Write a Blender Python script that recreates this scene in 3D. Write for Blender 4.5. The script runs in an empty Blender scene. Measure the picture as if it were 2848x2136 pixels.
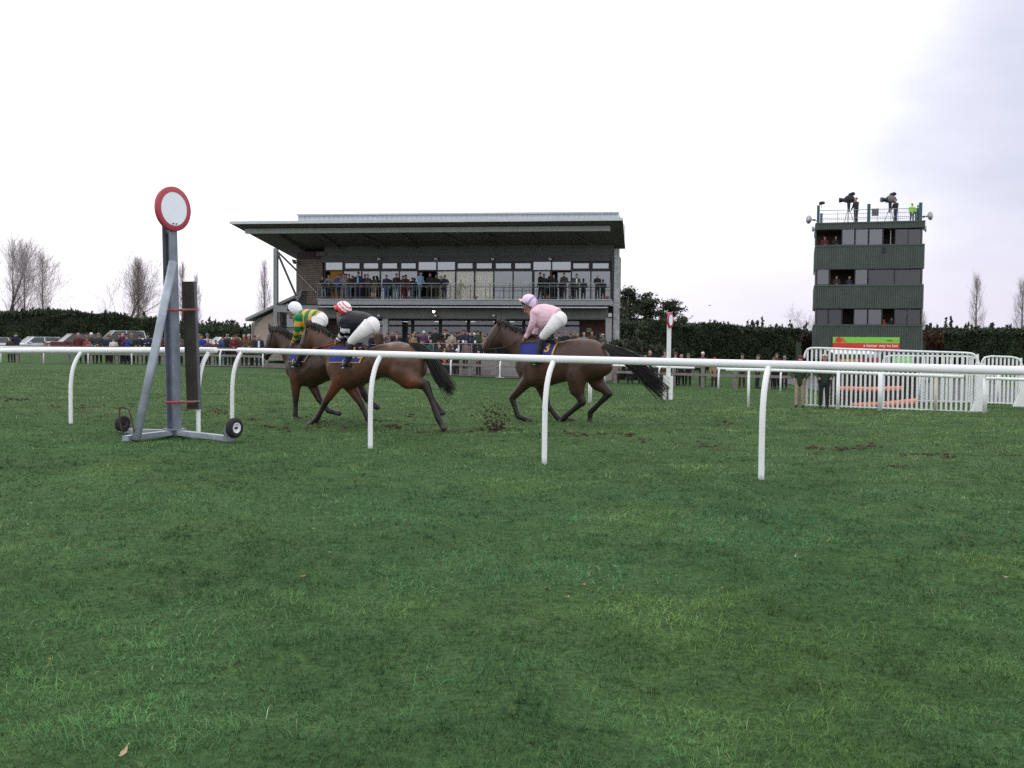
import bpy, bmesh, math, random
import numpy as np
from mathutils import Vector, Matrix
from mathutils.bvhtree import BVHTree
random.seed(7); RNG = np.random.default_rng(7)
S = bpy.context.scene
COL = S.collection
R = math.radians

# ------------------------------------------------------------------ camera, light, exposure
F_PX, PW, PH = 2800.0, 2848.0, 2136.0          # focal length in photo pixels, photo size
CAM = Vector((0, 0, 1.45))
PITCH, ROLL = math.atan(110 / F_PX), 0.009
fwd = Vector((0, math.cos(PITCH), -math.sin(PITCH)))
rt0 = Vector((1, 0, 0)); up0 = rt0.cross(fwd)
RT = (rt0 * math.cos(ROLL) + up0 * math.sin(ROLL)).normalized()
UP = RT.cross(fwd)
cam = bpy.data.cameras.new('camera'); cam_o = bpy.data.objects.new('camera', cam); COL.objects.link(cam_o)
cam.sensor_width = 36; cam.lens = 36 * F_PX / PW; cam.clip_end = 6000; cam.clip_start = 0.05
cam_o.matrix_world = Matrix(((RT.x, UP.x, -fwd.x, CAM.x), (RT.y, UP.y, -fwd.y, CAM.y), (RT.z, UP.z, -fwd.z, CAM.z), (0, 0, 0, 1)))
S.camera = cam_o

SUN_EL, SUN_AZ = 38.0, -35.0                  # azimuth from +Y towards +X
w = bpy.data.worlds.new('World'); S.world = w; w.use_nodes = True
nt = w.node_tree; nt.nodes.clear(); N = nt.nodes.new; L = nt.links.new
out = N('ShaderNodeOutputWorld'); bg = N('ShaderNodeBackground'); bg.inputs['Strength'].default_value = 0.1
sky = N('ShaderNodeTexSky'); sky.sky_type = 'NISHITA'; sky.sun_disc = False
sky.sun_elevation = R(SUN_EL); sky.sun_rotation = R(SUN_AZ); sky.dust_density = 3
tc = N('ShaderNodeTexCoord')
mp = N('ShaderNodeMapping'); mp.inputs['Scale'].default_value = (1, 1, 2.6); L(tc.outputs['Generated'], mp.inputs[0])
nz = N('ShaderNodeTexNoise'); nz.inputs['Scale'].default_value = 2.3; nz.inputs['Detail'].default_value = 6; nz.inputs['Roughness'].default_value = .5
L(mp.outputs[0], nz.inputs['Vector'])
# one big grey cloud bank out to the right, ragged by the noise
def vmath(op, a, b=None):
    n = N('ShaderNodeVectorMath'); n.operation = op
    L(a, n.inputs[0])
    if b is not None:
        if hasattr(b, 'is_output'): L(b, n.inputs[1])
        else: n.inputs[1].default_value = b
    return n
def fmath(op, a, b, clamp=False):
    n = N('ShaderNodeMath'); n.operation = op; n.use_clamp = clamp
    for i, v in enumerate((a, b)):
        if hasattr(v, 'is_output'): L(v, n.inputs[i])
        else: n.inputs[i].default_value = v
    return n.outputs[0]
bank_dir = Vector((math.sin(R(34)), math.cos(R(34)), .13)).normalized()
dist = vmath('DISTANCE', tc.outputs['Generated'], tuple(bank_dir)).outputs['Value']
nb = fmath('MULTIPLY', fmath('SUBTRACT', nz.outputs['Fac'], .5), .55)
dd = fmath('ADD', dist, nb)
mr = N('ShaderNodeMapRange'); mr.interpolation_type = 'SMOOTHSTEP'
mr.inputs['From Min'].default_value = .05; mr.inputs['From Max'].default_value = .56
mr.inputs['To Min'].default_value = 1; mr.inputs['To Max'].default_value = 0
L(dd, mr.inputs['Value'])
ramp = N('ShaderNodeValToRGB')
ramp.color_ramp.elements[0].position = .3; ramp.color_ramp.elements[0].color = (14.5, 14.8, 15.8, 1)
ramp.color_ramp.elements[1].position = .7; ramp.color_ramp.elements[1].color = (19.0, 18.8, 19.2, 1)
L(nz.outputs['Fac'], ramp.inputs[0])
mixb = N('ShaderNodeMix'); mixb.data_type = 'RGBA'
L(mr.outputs[0], mixb.inputs['Factor']); L(ramp.outputs[0], mixb.inputs[6]); mixb.inputs[7].default_value = (7.4, 7.6, 9.3, 1)
# low air near the horizon: a little lilac and less bright
sep = N('ShaderNodeSeparateXYZ'); L(tc.outputs['Generated'], sep.inputs[0])
mh = N('ShaderNodeMapRange'); mh.interpolation_type = 'SMOOTHSTEP'
mh.inputs['From Min'].default_value = -.02; mh.inputs['From Max'].default_value = .17
mh.inputs['To Min'].default_value = .9; mh.inputs['To Max'].default_value = 0
L(sep.outputs['Z'], mh.inputs['Value'])
mixh = N('ShaderNodeMix'); mixh.data_type = 'RGBA'
L(mh.outputs[0], mixh.inputs['Factor']); L(mixb.outputs[2], mixh.inputs[6]); mixh.inputs[7].default_value = (9.8, 9.2, 10.7, 1)
mixs = N('ShaderNodeMix'); mixs.data_type = 'RGBA'; mixs.inputs['Factor'].default_value = .93
L(sky.outputs[0], mixs.inputs[6]); L(mixh.outputs[2], mixs.inputs[7])
L(mixs.outputs[2], bg.inputs[0]); L(bg.outputs[0], out.inputs[0])
sun = bpy.data.lights.new('sun', 'SUN'); sun.energy = .6; sun.angle = R(25); sun.color = (1, .96, .9)
sun_o = bpy.data.objects.new('sun', sun); COL.objects.link(sun_o)
sd = Vector((math.sin(R(SUN_AZ)) * math.cos(R(SUN_EL)), math.cos(R(SUN_AZ)) * math.cos(R(SUN_EL)), math.sin(R(SUN_EL))))
sun_o.rotation_euler = sd.to_track_quat('Z', 'Y').to_euler()
S.view_settings.view_transform = 'Standard'; S.view_settings.look = 'None'
S.view_settings.exposure = -0.1; S.view_settings.gamma = 1; S.view_settings.use_curve_mapping = False
S.cycles.use_denoising = False; S.cycles.max_bounces = 6; S.cycles.transparent_max_bounces = 12

# ------------------------------------------------------------------ geometry of the view: rays, ground, frames
def ray(px, py):
    return (fwd * F_PX + RT * (px - PW / 2) + UP * (PH / 2 - py)).normalized()
def sstep(a, b, x):
    t = np.clip((x - a) / (b - a), 0, 1); return t * t * (3 - 2 * t)
def gz(x, y):                                   # lie of the land: falls gently away to the far right
    return -0.62 * sstep(17, 36, y) * sstep(-20, 10, x) + 0.36 * sstep(72, 80, y) * (1 - sstep(-24, -14, x))
def on_ground(px, py):
    d = ray(px, py); z = 0.0
    for _ in range(30):
        t = (z - CAM.z) / d.z; p = CAM + d * t; z = float(gz(p.x, p.y))
    return Vector((p.x, p.y, z))
def at_y(px, py, Y):
    d = ray(px, py); return CAM + d * (Y / d.y)
class Frame:                                    # upright plane through P; u along it (to the right), d behind it
    def __init__(s, P, deg):
        a = R(deg); s.P = Vector(P); s.a = a
        s.u = Vector((math.cos(a), math.sin(a), 0)); s.v = Vector((-math.sin(a), math.cos(a), 0))
    def at(s, px, py, d=0.0):                   # local point where the ray through a photo pixel meets depth d
        D = ray(px, py); t = (d - (CAM - s.P).dot(s.v)) / D.dot(s.v); q = CAM + D * t - s.P
        return Vector((q.dot(s.u), d, q.z))
    def world(s, l): return s.P + s.u * l[0] + s.v * l[1] + Vector((0, 0, l[2]))
    def local(s, wpt):
        q = Vector(wpt) - s.P; return Vector((q.dot(s.u), q.dot(s.v), q.z))

# ------------------------------------------------------------------ materials
MATS = {}
def mat(name, col, rough=.7, var=.12, scale=6, bump=0, metal=0, spec=.4, attr=None, emit=None, sheen=0, detail=4, bscale=None):
    if name in MATS: return MATS[name]
    m = bpy.data.materials.new(name); MATS[name] = m; m.use_nodes = True
    t = m.node_tree; p = t.nodes['Principled BSDF']; n = t.nodes.new; l = t.links.new
    p.inputs['Roughness'].default_value = rough; p.inputs['Metallic'].default_value = metal
    p.inputs['Specular IOR Level'].default_value = spec
    if sheen: p.inputs['Sheen Weight'].default_value = sheen
    tcn = n('ShaderNodeTexCoord'); no = n('ShaderNodeTexNoise'); no.inputs['Scale'].default_value = scale; no.inputs['Detail'].default_value = detail
    l(tcn.outputs['Object'], no.inputs['Vector'])
    mrn = n('ShaderNodeMapRange'); mrn.inputs['From Min'].default_value = .3; mrn.inputs['From Max'].default_value = .7
    mrn.inputs['To Min'].default_value = 1 - var; mrn.inputs['To Max'].default_value = 1 + var
    l(no.outputs['Fac'], mrn.inputs['Value'])
    vm = n('ShaderNodeVectorMath'); vm.operation = 'SCALE'
    if attr:
        a = n('ShaderNodeAttribute'); a.attribute_name = attr; l(a.outputs['Color'], vm.inputs[0])
    else: vm.inputs[0].default_value = col[:3]
    l(mrn.outputs[0], vm.inputs['Scale']); l(vm.outputs[0], p.inputs['Base Color'])
    if bump:
        b = n('ShaderNodeBump'); b.inputs['Strength'].default_value = bump; b.inputs['Distance'].default_value = .02
        n2 = n('ShaderNodeTexNoise'); n2.inputs['Scale'].default_value = bscale or scale * 5; n2.inputs['Detail'].default_value = 5
        l(tcn.outputs['Object'], n2.inputs['Vector']); l(n2.outputs['Fac'], b.inputs['Height']); l(b.outputs[0], p.inputs['Normal'])
    if emit:
        p.inputs['Emission Color'].default_value = (*emit[:3], 1); p.inputs['Emission Strength'].default_value = emit[3]
    return m
def glass_mat(name, col, trans, rough=.03, refl=.35, tcol=(.8, .85, .85)):
    if name in MATS: return MATS[name]
    m = bpy.data.materials.new(name); MATS[name] = m; m.use_nodes = True; t = m.node_tree; t.nodes.clear(); n = t.nodes.new; l = t.links.new
    o = n('ShaderNodeOutputMaterial'); tr = n('ShaderNodeBsdfTransparent'); tr.inputs[0].default_value = (*tcol, 1)
    di = n('ShaderNodeBsdfDiffuse'); di.inputs[0].default_value = (*col, 1)
    gl = n('ShaderNodeBsdfGlossy'); gl.inputs['Roughness'].default_value = rough; gl.inputs[0].default_value = (.85, .9, .92, 1)
    nzz = n('ShaderNodeTexNoise'); nzz.inputs['Scale'].default_value = .6; b = n('ShaderNodeBump'); b.inputs['Strength'].default_value = .03; b.inputs['Distance'].default_value = .05
    tcn = n('ShaderNodeTexCoord'); l(tcn.outputs['Object'], nzz.inputs['Vector']); l(nzz.outputs['Fac'], b.inputs['Height']); l(b.outputs[0], gl.inputs['Normal'])
    m1 = n('ShaderNodeMixShader'); m1.inputs[0].default_value = trans; l(di.outputs[0], m1.inputs[1]); l(tr.outputs[0], m1.inputs[2])
    lw = n('ShaderNodeFresnel'); lw.inputs[0].default_value = 1.5
    ad = n('ShaderNodeMath'); ad.operation = 'ADD'; ad.use_clamp = True; ad.inputs[1].default_value = refl; l(lw.outputs[0], ad.inputs[0])
    m2 = n('ShaderNodeMixShader'); l(ad.outputs[0], m2.inputs[0]); l(m1.outputs[0], m2.inputs[1]); l(gl.outputs[0], m2.inputs[2]); l(m2.outputs[0], o.inputs[0])
    return m

# ------------------------------------------------------------------ mesh builder
class MB:
    def __init__(s): s.V = []; s.F = []; s.M = []
    def add(s, vs, fs, m=0):
        b = len(s.V); s.V += [tuple(v) for v in vs]; s.F += [tuple(i + b for i in f) for f in fs]; s.M += [m] * len(fs)
        return s
    def box(s, x0, x1, y0, y1, z0, z1, m=0):
        v = [(x, y, z) for z in (z0, z1) for y in (y0, y1) for x in (x0, x1)]
        return s.add(v, [(0, 2, 3, 1), (4, 5, 7, 6), (0, 1, 5, 4), (2, 6, 7, 3), (0, 4, 6, 2), (1, 3, 7, 5)], m)
    def hexa(s, v, m=0):                         # eight corners in box order
        return s.add(v, [(0, 2, 3, 1), (4, 5, 7, 6), (0, 1, 5, 4), (2, 6, 7, 3), (0, 4, 6, 2), (1, 3, 7, 5)], m)
    def bar(s, a, b, wx, wz, m=0, side=None):    # rectangular bar from a to b
        a = Vector(a); b = Vector(b); t = (b - a).normalized()
        sd_ = Vector(side) if side else (Vector((0, 0, 1)) if abs(t.z) < .9 else Vector((0, 1, 0)))
        x = t.cross(sd_).normalized() * wx / 2; y = x.cross(t).normalized() * wz / 2
        return s.hexa([a - x - y, a + x - y, a - x + y, a + x + y, b - x - y, b + x - y, b - x + y, b + x + y], m)
    def loft(s, rings, m=0, cap=True):
        n = len(rings[0]); vs = [p for r in rings for p in r]; fs = []
        for i in range(len(rings) - 1):
            for j in range(n):
                k = (j + 1) % n; fs.append((i * n + j, i * n + k, (i + 1) * n + k, (i + 1) * n + j))
        if cap: fs += [tuple(range(n))[::-1], tuple((len(rings) - 1) * n + j for j in range(n))]
        return s.add(vs, fs, m)
    def tube(s, pts, rad, n=8, m=0, lat=None, latf=1.0, cap=True):
        pts = [Vector(p) for p in pts]; rings = []
        if not hasattr(rad, '__len__'): rad = [rad] * len(pts)
        px = None
        for i, p in enumerate(pts):
            t = (pts[min(i + 1, len(pts) - 1)] - pts[max(i - 1, 0)]).normalized()
            if lat is not None: x = Vector(lat); x = (x - t * x.dot(t)).normalized()
            else:
                if px is None: x = t.orthogonal().normalized()
                else: x = (px - t * px.dot(t)).normalized()
            px = x; y = t.cross(x)
            rings.append([p + x * (math.cos(2 * math.pi * k / n) * rad[i] * latf) + y * (math.sin(2 * math.pi * k / n) * rad[i]) for k in range(n)])
        return s.loft(rings, m, cap)
    def ball(s, c, r, n=10, k=7, m=0):
        c = Vector(c); r = r if hasattr(r, '__len__') else (r, r, r); rings = []
        for i in range(1, k):
            a = math.pi * i / k
            rings.append([c + Vector((math.sin(a) * math.cos(2 * math.pi * j / n) * r[0], math.sin(a) * math.sin(2 * math.pi * j / n) * r[1], -math.cos(a) * r[2])) for j in range(n)])
        b = len(s.V); s.loft(rings, m, False); bot = len(s.V)
        s.V += [tuple(c - Vector((0, 0, r[2]))), tuple(c + Vector((0, 0, r[2])))]
        for j in range(n):
            s.F.append((b + (j + 1) % n, b + j, bot)); s.M.append(m)
            q = b + (k - 2) * n; s.F.append((q + j, q + (j + 1) % n, bot + 1)); s.M.append(m)
        return s
    def mesh(s, name, mats=(), smooth=False):
        me = bpy.data.meshes.new(name); me.from_pydata(s.V, [], s.F)
        for m in (mats if isinstance(mats, (list, tuple)) else [mats]): me.materials.append(m)
        if any(s.M): me.polygons.foreach_set('material_index', s.M)
        if smooth: me.polygons.foreach_set('use_smooth', [True] * len(me.polygons))
        me.update(); return me
    def obj(s, name, mats, parent=None, smooth=False, loc=None):
        return link(name, s.mesh(name, mats, smooth), parent, loc)
def link(name, data, parent=None, loc=None, rz=None):
    o = bpy.data.objects.new(name, data); COL.objects.link(o)
    if parent: o.parent = parent
    if loc is not None: o.location = loc
    if rz is not None: o.rotation_euler = (0, 0, rz)
    return o
def tag(o, label=None, cat=None, group=None, kind=None):
    if label: o['label'] = label
    if cat: o['category'] = cat
    if group: o['group'] = group
    if kind: o['kind'] = kind
    return o
def thing(name, label, cat, loc=(0, 0, 0), rz=0, group=None):
    o = link(name, None, None, loc, rz); o.empty_display_size = .2
    return tag(o, label, cat, group)
def np_mesh(name, V, F, mats, cols=None, parent=None, smooth=False):   # V (n,3), F (m,k) with k constant
    V = np.asarray(V, np.float32); F = np.asarray(F, np.int32); k = F.shape[1]
    me = bpy.data.meshes.new(name); me.vertices.add(len(V)); me.loops.add(F.size); me.polygons.add(len(F))
    me.vertices.foreach_set('co', V.ravel()); me.loops.foreach_set('vertex_index', F.ravel())
    me.polygons.foreach_set('loop_start', np.arange(0, F.size, k, dtype=np.int32)); me.polygons.foreach_set('loop_total', np.full(len(F), k, np.int32))
    if smooth: me.polygons.foreach_set('use_smooth', np.ones(len(F), bool))
    if cols is not None:
        at = me.color_attributes.new('tint', 'FLOAT_COLOR', 'POINT'); c = np.ones((len(V), 4), np.float32); c[:, :3] = cols; at.data.foreach_set('color', c.ravel())
    me.update(calc_edges=True); me.validate()
    for m in (mats if isinstance(mats, (list, tuple)) else [mats]): me.materials.append(m)
    return link(name, me, parent)
def text_mesh(s, size, mats, extrude=.002, align='CENTER', bold=0):
    c = bpy.data.curves.new('lettering', 'FONT'); c.body = s; c.size = size; c.extrude = extrude; c.align_x = align; c.align_y = 'CENTER'; c.offset = bold
    o = bpy.data.objects.new('lettering', c); COL.objects.link(o)
    me = bpy.data.meshes.new_from_object(o.evaluated_get(bpy.context.evaluated_depsgraph_get()))
    bpy.data.objects.remove(o); me.materials.clear(); me.materials.append(mats); return me
def fuse(mb, voxel, smooth=4):                  # many overlapping closed shapes -> one continuous skin
    o = link('tmp', mb.mesh('tmp'))
    m = o.modifiers.new('r', 'REMESH'); m.mode = 'VOXEL'; m.voxel_size = voxel; m.use_smooth_shade = True
    if smooth: m2 = o.modifiers.new('s', 'SMOOTH'); m2.iterations = smooth; m2.factor = .5
    dg = bpy.context.evaluated_depsgraph_get(); dg.update()
    me = bpy.data.meshes.new_from_object(o.evaluated_get(dg)); bpy.data.objects.remove(o); me.materials.clear()
    me.polygons.foreach_set('use_smooth', [True] * len(me.polygons)); return me
def verts_np(me):
    a = np.empty(len(me.vertices) * 3, np.float32); me.vertices.foreach_get('co', a); return a.reshape(-1, 3)
def nearest_seg(P, segs):                       # segs: (a, b, ra, rb, label); returns label index and position along it
    best = np.full(len(P), 1e9); lab = np.zeros(len(P), int); tt = np.zeros(len(P))
    for i, (a, b, ra, rb, _) in enumerate(segs):
        a = np.array(a); b = np.array(b); ab = b - a; t = np.clip(((P - a) @ ab) / max(ab @ ab, 1e-9), 0, 1)
        d = np.linalg.norm(P - (a + t[:, None] * ab), axis=1) - (ra + (rb - ra) * t); k = d < best
        best[k] = d[k]; lab[k] = i; tt[k] = t[k]
    return lab, tt
def set_tint(me, cols):
    at = me.color_attributes.new('tint', 'FLOAT_COLOR', 'POINT'); c = np.ones((len(cols), 4), np.float32); c[:, :3] = cols; at.data.foreach_set('color', c.ravel())
def vnoise(x, y, cell, seed):                   # smooth value noise
    g = np.random.default_rng(seed).random((256, 256)); x = x / cell + 1000; y = y / cell + 1000
    i = np.floor(x).astype(int); j = np.floor(y).astype(int); fx = x - i; fy = y - j; fx = fx * fx * (3 - 2 * fx); fy = fy * fy * (3 - 2 * fy)
    i %= 255; j %= 255
    return (g[i, j] * (1 - fx) + g[i + 1, j] * fx) * (1 - fy) + (g[i, j + 1] * (1 - fx) + g[i + 1, j + 1] * fx) * fy
# ------------------------------------------------------------------ ground
def micro(x, y):
    return (vnoise(x, y, .7, 3) - .5) * .06 + (vnoise(x, y, .3, 5) - .5) * .042 + (vnoise(x, y, 2.3, 4) - .5) * .05
def ground_z(x, y): return gz(x, y) + micro(x, y) * (1 - sstep(22, 30, y))
def make_turf_mat():
    m = bpy.data.materials.new('turf'); m.use_nodes = True; t = m.node_tree; p = t.nodes['Principled BSDF']; n = t.nodes.new; l = t.links.new
    g = n('ShaderNodeNewGeometry'); cr = []
    for sc, det in ((.35, 5), (3.0, 6), (28, 6)):
        q = n('ShaderNodeTexNoise'); q.inputs['Scale'].default_value = sc; q.inputs['Detail'].default_value = det; l(g.outputs['Position'], q.inputs['Vector']); cr.append(q)
    r = n('ShaderNodeValToRGB'); e = r.color_ramp.elements
    e[0].position = .34; e[0].color = (.031, .073, .024, 1); e[1].position = .66; e[1].color = (.062, .116, .038, 1)
    mx = n('ShaderNodeMix'); mx.inputs[0].default_value = .5; l(cr[0].outputs['Fac'], mx.inputs[2]); l(cr[1].outputs['Fac'], mx.inputs[3]); l(mx.outputs[0], r.inputs[0])
    r2 = n('ShaderNodeMapRange'); r2.inputs['From Min'].default_value = .3; r2.inputs['From Max'].default_value = .7; r2.inputs['To Min'].default_value = .6; r2.inputs['To Max'].default_value = 1.35; l(cr[2].outputs['Fac'], r2.inputs['Value'])
    v = n('ShaderNodeVectorMath'); v.operation = 'SCALE'; l(r.outputs[0], v.inputs[0]); l(r2.outputs[0], v.inputs['Scale'])
    # worn, divoted strip where the field runs: earth shows in ragged patches
    a = n('ShaderNodeAttribute'); a.attribute_name = 'tint'; sx = n('ShaderNodeSeparateColor'); l(a.outputs['Color'], sx.inputs[0])
    q = n('ShaderNodeTexNoise'); q.inputs['Scale'].default_value = 2.2; q.inputs['Detail'].default_value = 7; q.inputs['Roughness'].default_value = .62
    mp_ = n('ShaderNodeMapping'); mp_.inputs['Rotation'].default_value = (0, 0, R(29)); mp_.inputs['Scale'].default_value = (.7, 1.3, 1); l(g.outputs['Position'], mp_.inputs[0]); l(mp_.outputs[0], q.inputs['Vector'])
    ad = n('ShaderNodeMath'); ad.operation = 'MULTIPLY_ADD'; ad.inputs[1].default_value = .17; l(sx.outputs[0], ad.inputs[0]); l(q.outputs['Fac'], ad.inputs[2])
    mm = n('ShaderNodeMapRange'); mm.interpolation_type = 'SMOOTHSTEP'; mm.inputs['From Min'].default_value = .735; mm.inputs['From Max'].default_value = .80; l(ad.outputs[0], mm.inputs['Value'])
    m2 = n('ShaderNodeMix'); m2.data_type = 'RGBA'; l(mm.outputs[0], m2.inputs[0]); l(v.outputs[0], m2.inputs[6]); m2.inputs[7].default_value = (.052, .034, .02, 1)
    l(m2.outputs[2], p.inputs['Base Color']); p.inputs['Roughness'].default_value = .95; p.inputs['Specular IOR Level'].default_value = .09
    b = n('ShaderNodeBump'); b.inputs['Strength'].default_value = .9; b.inputs['Distance'].default_value = .05; l(cr[2].outputs['Fac'], b.inputs['Height']); l(b.outputs[0], p.inputs['Normal'])
    return m
TRACK = Vector((-.875, .485, 0)); TNORM = Vector((.485, .875, 0))       # running direction, and across it
def band(x, y):                                  # how close to the line the field gallops on (0..1)
    s_ = x * TNORM.x + y * TNORM.y
    return np.exp(-((s_ - 14.0) / 1.6) ** 2)
def make_ground():
    ys = np.concatenate([np.arange(-30, 2.5, 2.5), np.arange(2.5, 24, .16), np.arange(24, 90, 1.5), np.geomspace(90, 3000, 24)])
    xs_in = np.concatenate([np.arange(-14, 14, .2)]); xo = np.geomspace(14, 2500, 34)
    xs = np.concatenate([-xo[::-1], xs_in[1:], xo])
    X, Y = np.meshgrid(xs, ys); Z = ground_z(X, Y); ny, nx = X.shape
    V = np.stack([X.ravel(), Y.ravel(), Z.ravel()], 1); i = np.arange(ny * nx).reshape(ny, nx)
    F = np.stack([i[:-1, :-1].ravel(), i[:-1, 1:].ravel(), i[1:, 1:].ravel(), i[1:, :-1].ravel()], 1)
    c = np.zeros((len(V), 3)); c[:, 0] = band(V[:, 0], V[:, 1])
    o = np_mesh('ground', V, F, make_turf_mat(), c, smooth=True)
    tag(o, 'wide grass racecourse turf running to the horizon', kind='structure')
make_ground()
def make_grass():
    n = 640000
    y = 3.0 * (80 / 3.0) ** RNG.random(n); hw = .56 * y + 2.0; x = (RNG.random(n) * 2 - 1) * hw
    patch = vnoise(x, y, .55, 11); p2 = vnoise(x, y, 1.9, 12); p3 = vnoise(x, y, .16, 13); big = vnoise(x, y, 4.5, 14)
    L_ = (.02 + .042 * RNG.random(n) ** 1.6) * (.45 + .8 * patch + .6 * p3) * (1 + .012 * y); W = .0011 + .00034 * np.minimum(y, 40)
    near_dirt = band(x, y)
    keep = (RNG.random(n) > near_dirt * .35) & (RNG.random(n) > sstep(45, 80, y)) & ~((y > 50) & (x > -28) & (x < 8))
    lean_dir = 2 * math.pi * (vnoise(x, y, .22, 21) + vnoise(x, y, .9, 22)) + RNG.normal(0, 1.5, n)
    lean = np.clip(1.18 + .34 * RNG.normal(0, 1, n), .2, 1.55)
    # two thirds of the near blades grow in tufts that splay outwards
    nt_ = 26000; ty_ = 3.0 * (22 / 3.0) ** RNG.random(nt_); tx_ = (RNG.random(nt_) * 2 - 1) * (.56 * ty_ + 2.0); tl = .6 + .9 * RNG.random(nt_) ** 1.5; tb = .74 + .58 * RNG.random(nt_)
    tm = (RNG.random(n) < .62) & (y < 22); k_ = RNG.integers(0, nt_, tm.sum()); ang = RNG.random(tm.sum()) * 6.283; rr_ = np.abs(RNG.normal(0, .022, tm.sum())) * (1 + .05 * ty_[k_])
    x[tm] = tx_[k_] + np.cos(ang) * rr_; y[tm] = ty_[k_] + np.sin(ang) * rr_; lean_dir[tm] = ang + RNG.normal(0, .7, tm.sum()); L_[tm] *= tl[k_]; tuft_b = np.ones(n); tuft_b[tm] = tb[k_]
    patch = vnoise(x, y, .55, 11); p2 = vnoise(x, y, 1.9, 12); big = vnoise(x, y, 4.5, 14); W = .0011 + .00034 * np.minimum(y, 40)
    ca, sa = np.cos(lean_dir), np.sin(lean_dir)
    z = ground_z(x, y) - .004
    fa = RNG.random(n) * math.pi * 2; wx, wy = np.cos(fa) * W / 2, np.sin(fa) * W / 2
    sl, cl = np.sin(lean * .55), np.cos(lean * .55); sl2, cl2 = np.sin(np.clip(lean * 1.35, 0, 1.6)), np.cos(np.clip(lean * 1.35, 0, 1.6))
    mx_, my_, mz_ = x + ca * sl * L_ * .5, y + sa * sl * L_ * .5, z + cl * L_ * .5
    tx, ty, tz = mx_ + ca * sl2 * L_ * .5, my_ + sa * sl2 * L_ * .5, mz_ + cl2 * L_ * .5
    V = np.stack([np.stack([x - wx, y - wy, z], 1), np.stack([x + wx, y + wy, z], 1), np.stack([mx_ - wx * .8, my_ - wy * .8, mz_], 1), np.stack([mx_ + wx * .8, my_ + wy * .8, mz_], 1), np.stack([tx, ty, tz], 1)], 1)
    V = V[keep]; k = len(V); base = np.arange(k)[:, None] * 5
    F = np.concatenate([base + [0, 1, 3], base + [0, 3, 2], base + [2, 3, 4]])
    g0 = np.array([.031, .084, .032]); g1 = np.array([.070, .148, .050]); yel = np.array([.105, .165, .038]); straw = np.array([.17, .20, .10]); blue = np.array([.032, .104, .054])
    a = np.clip(.55 * p2 + .45 * patch + .12 * RNG.normal(0, 1, n), 0, 1)[:, None]
    c = g0 * (1 - a) + g1 * a
    b = np.clip((big - .55) * 3, 0, 1)[:, None] * .6; c = c * (1 - b) + blue * b
    q = np.clip((vnoise(x, y, 1.1, 31) - .66) * 4, 0, 1)[:, None] * .55; c = c * (1 - q) + yel * q
    trk = sstep(8.5, 14, x * TNORM.x + y * TNORM.y)[:, None] * .62; c = c * (1 - trk) + np.array([.112, .150, .060]) * trk
    d = (RNG.random(n) < .035 + .09 * np.clip(vnoise(x, y, .8, 33) - .5, 0, 1))[:, None]; c = np.where(d, straw * (.6 + .5 * RNG.random(n)[:, None]), c)
    c = c * ((.85 + .8 * RNG.random(n)) * tuft_b * (.24 + .86 * vnoise(x, y, .75, 35) + .72 * vnoise(x, y, .3, 37)) * (.8 + .4 * vnoise(x, y, .12, 36)))[:, None]
    c = np.repeat(c[keep][:, None, :], 5, 1).reshape(-1, 3)
    o = np_mesh('grass', V.reshape(-1, 3), F, mat('grass_blade', (0, 0, 0), .8, .05, attr='tint', spec=.08), c)
    tag(o, 'short tousled green turf grass covering the foreground', 'grass', kind='stuff')
make_grass()
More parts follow.
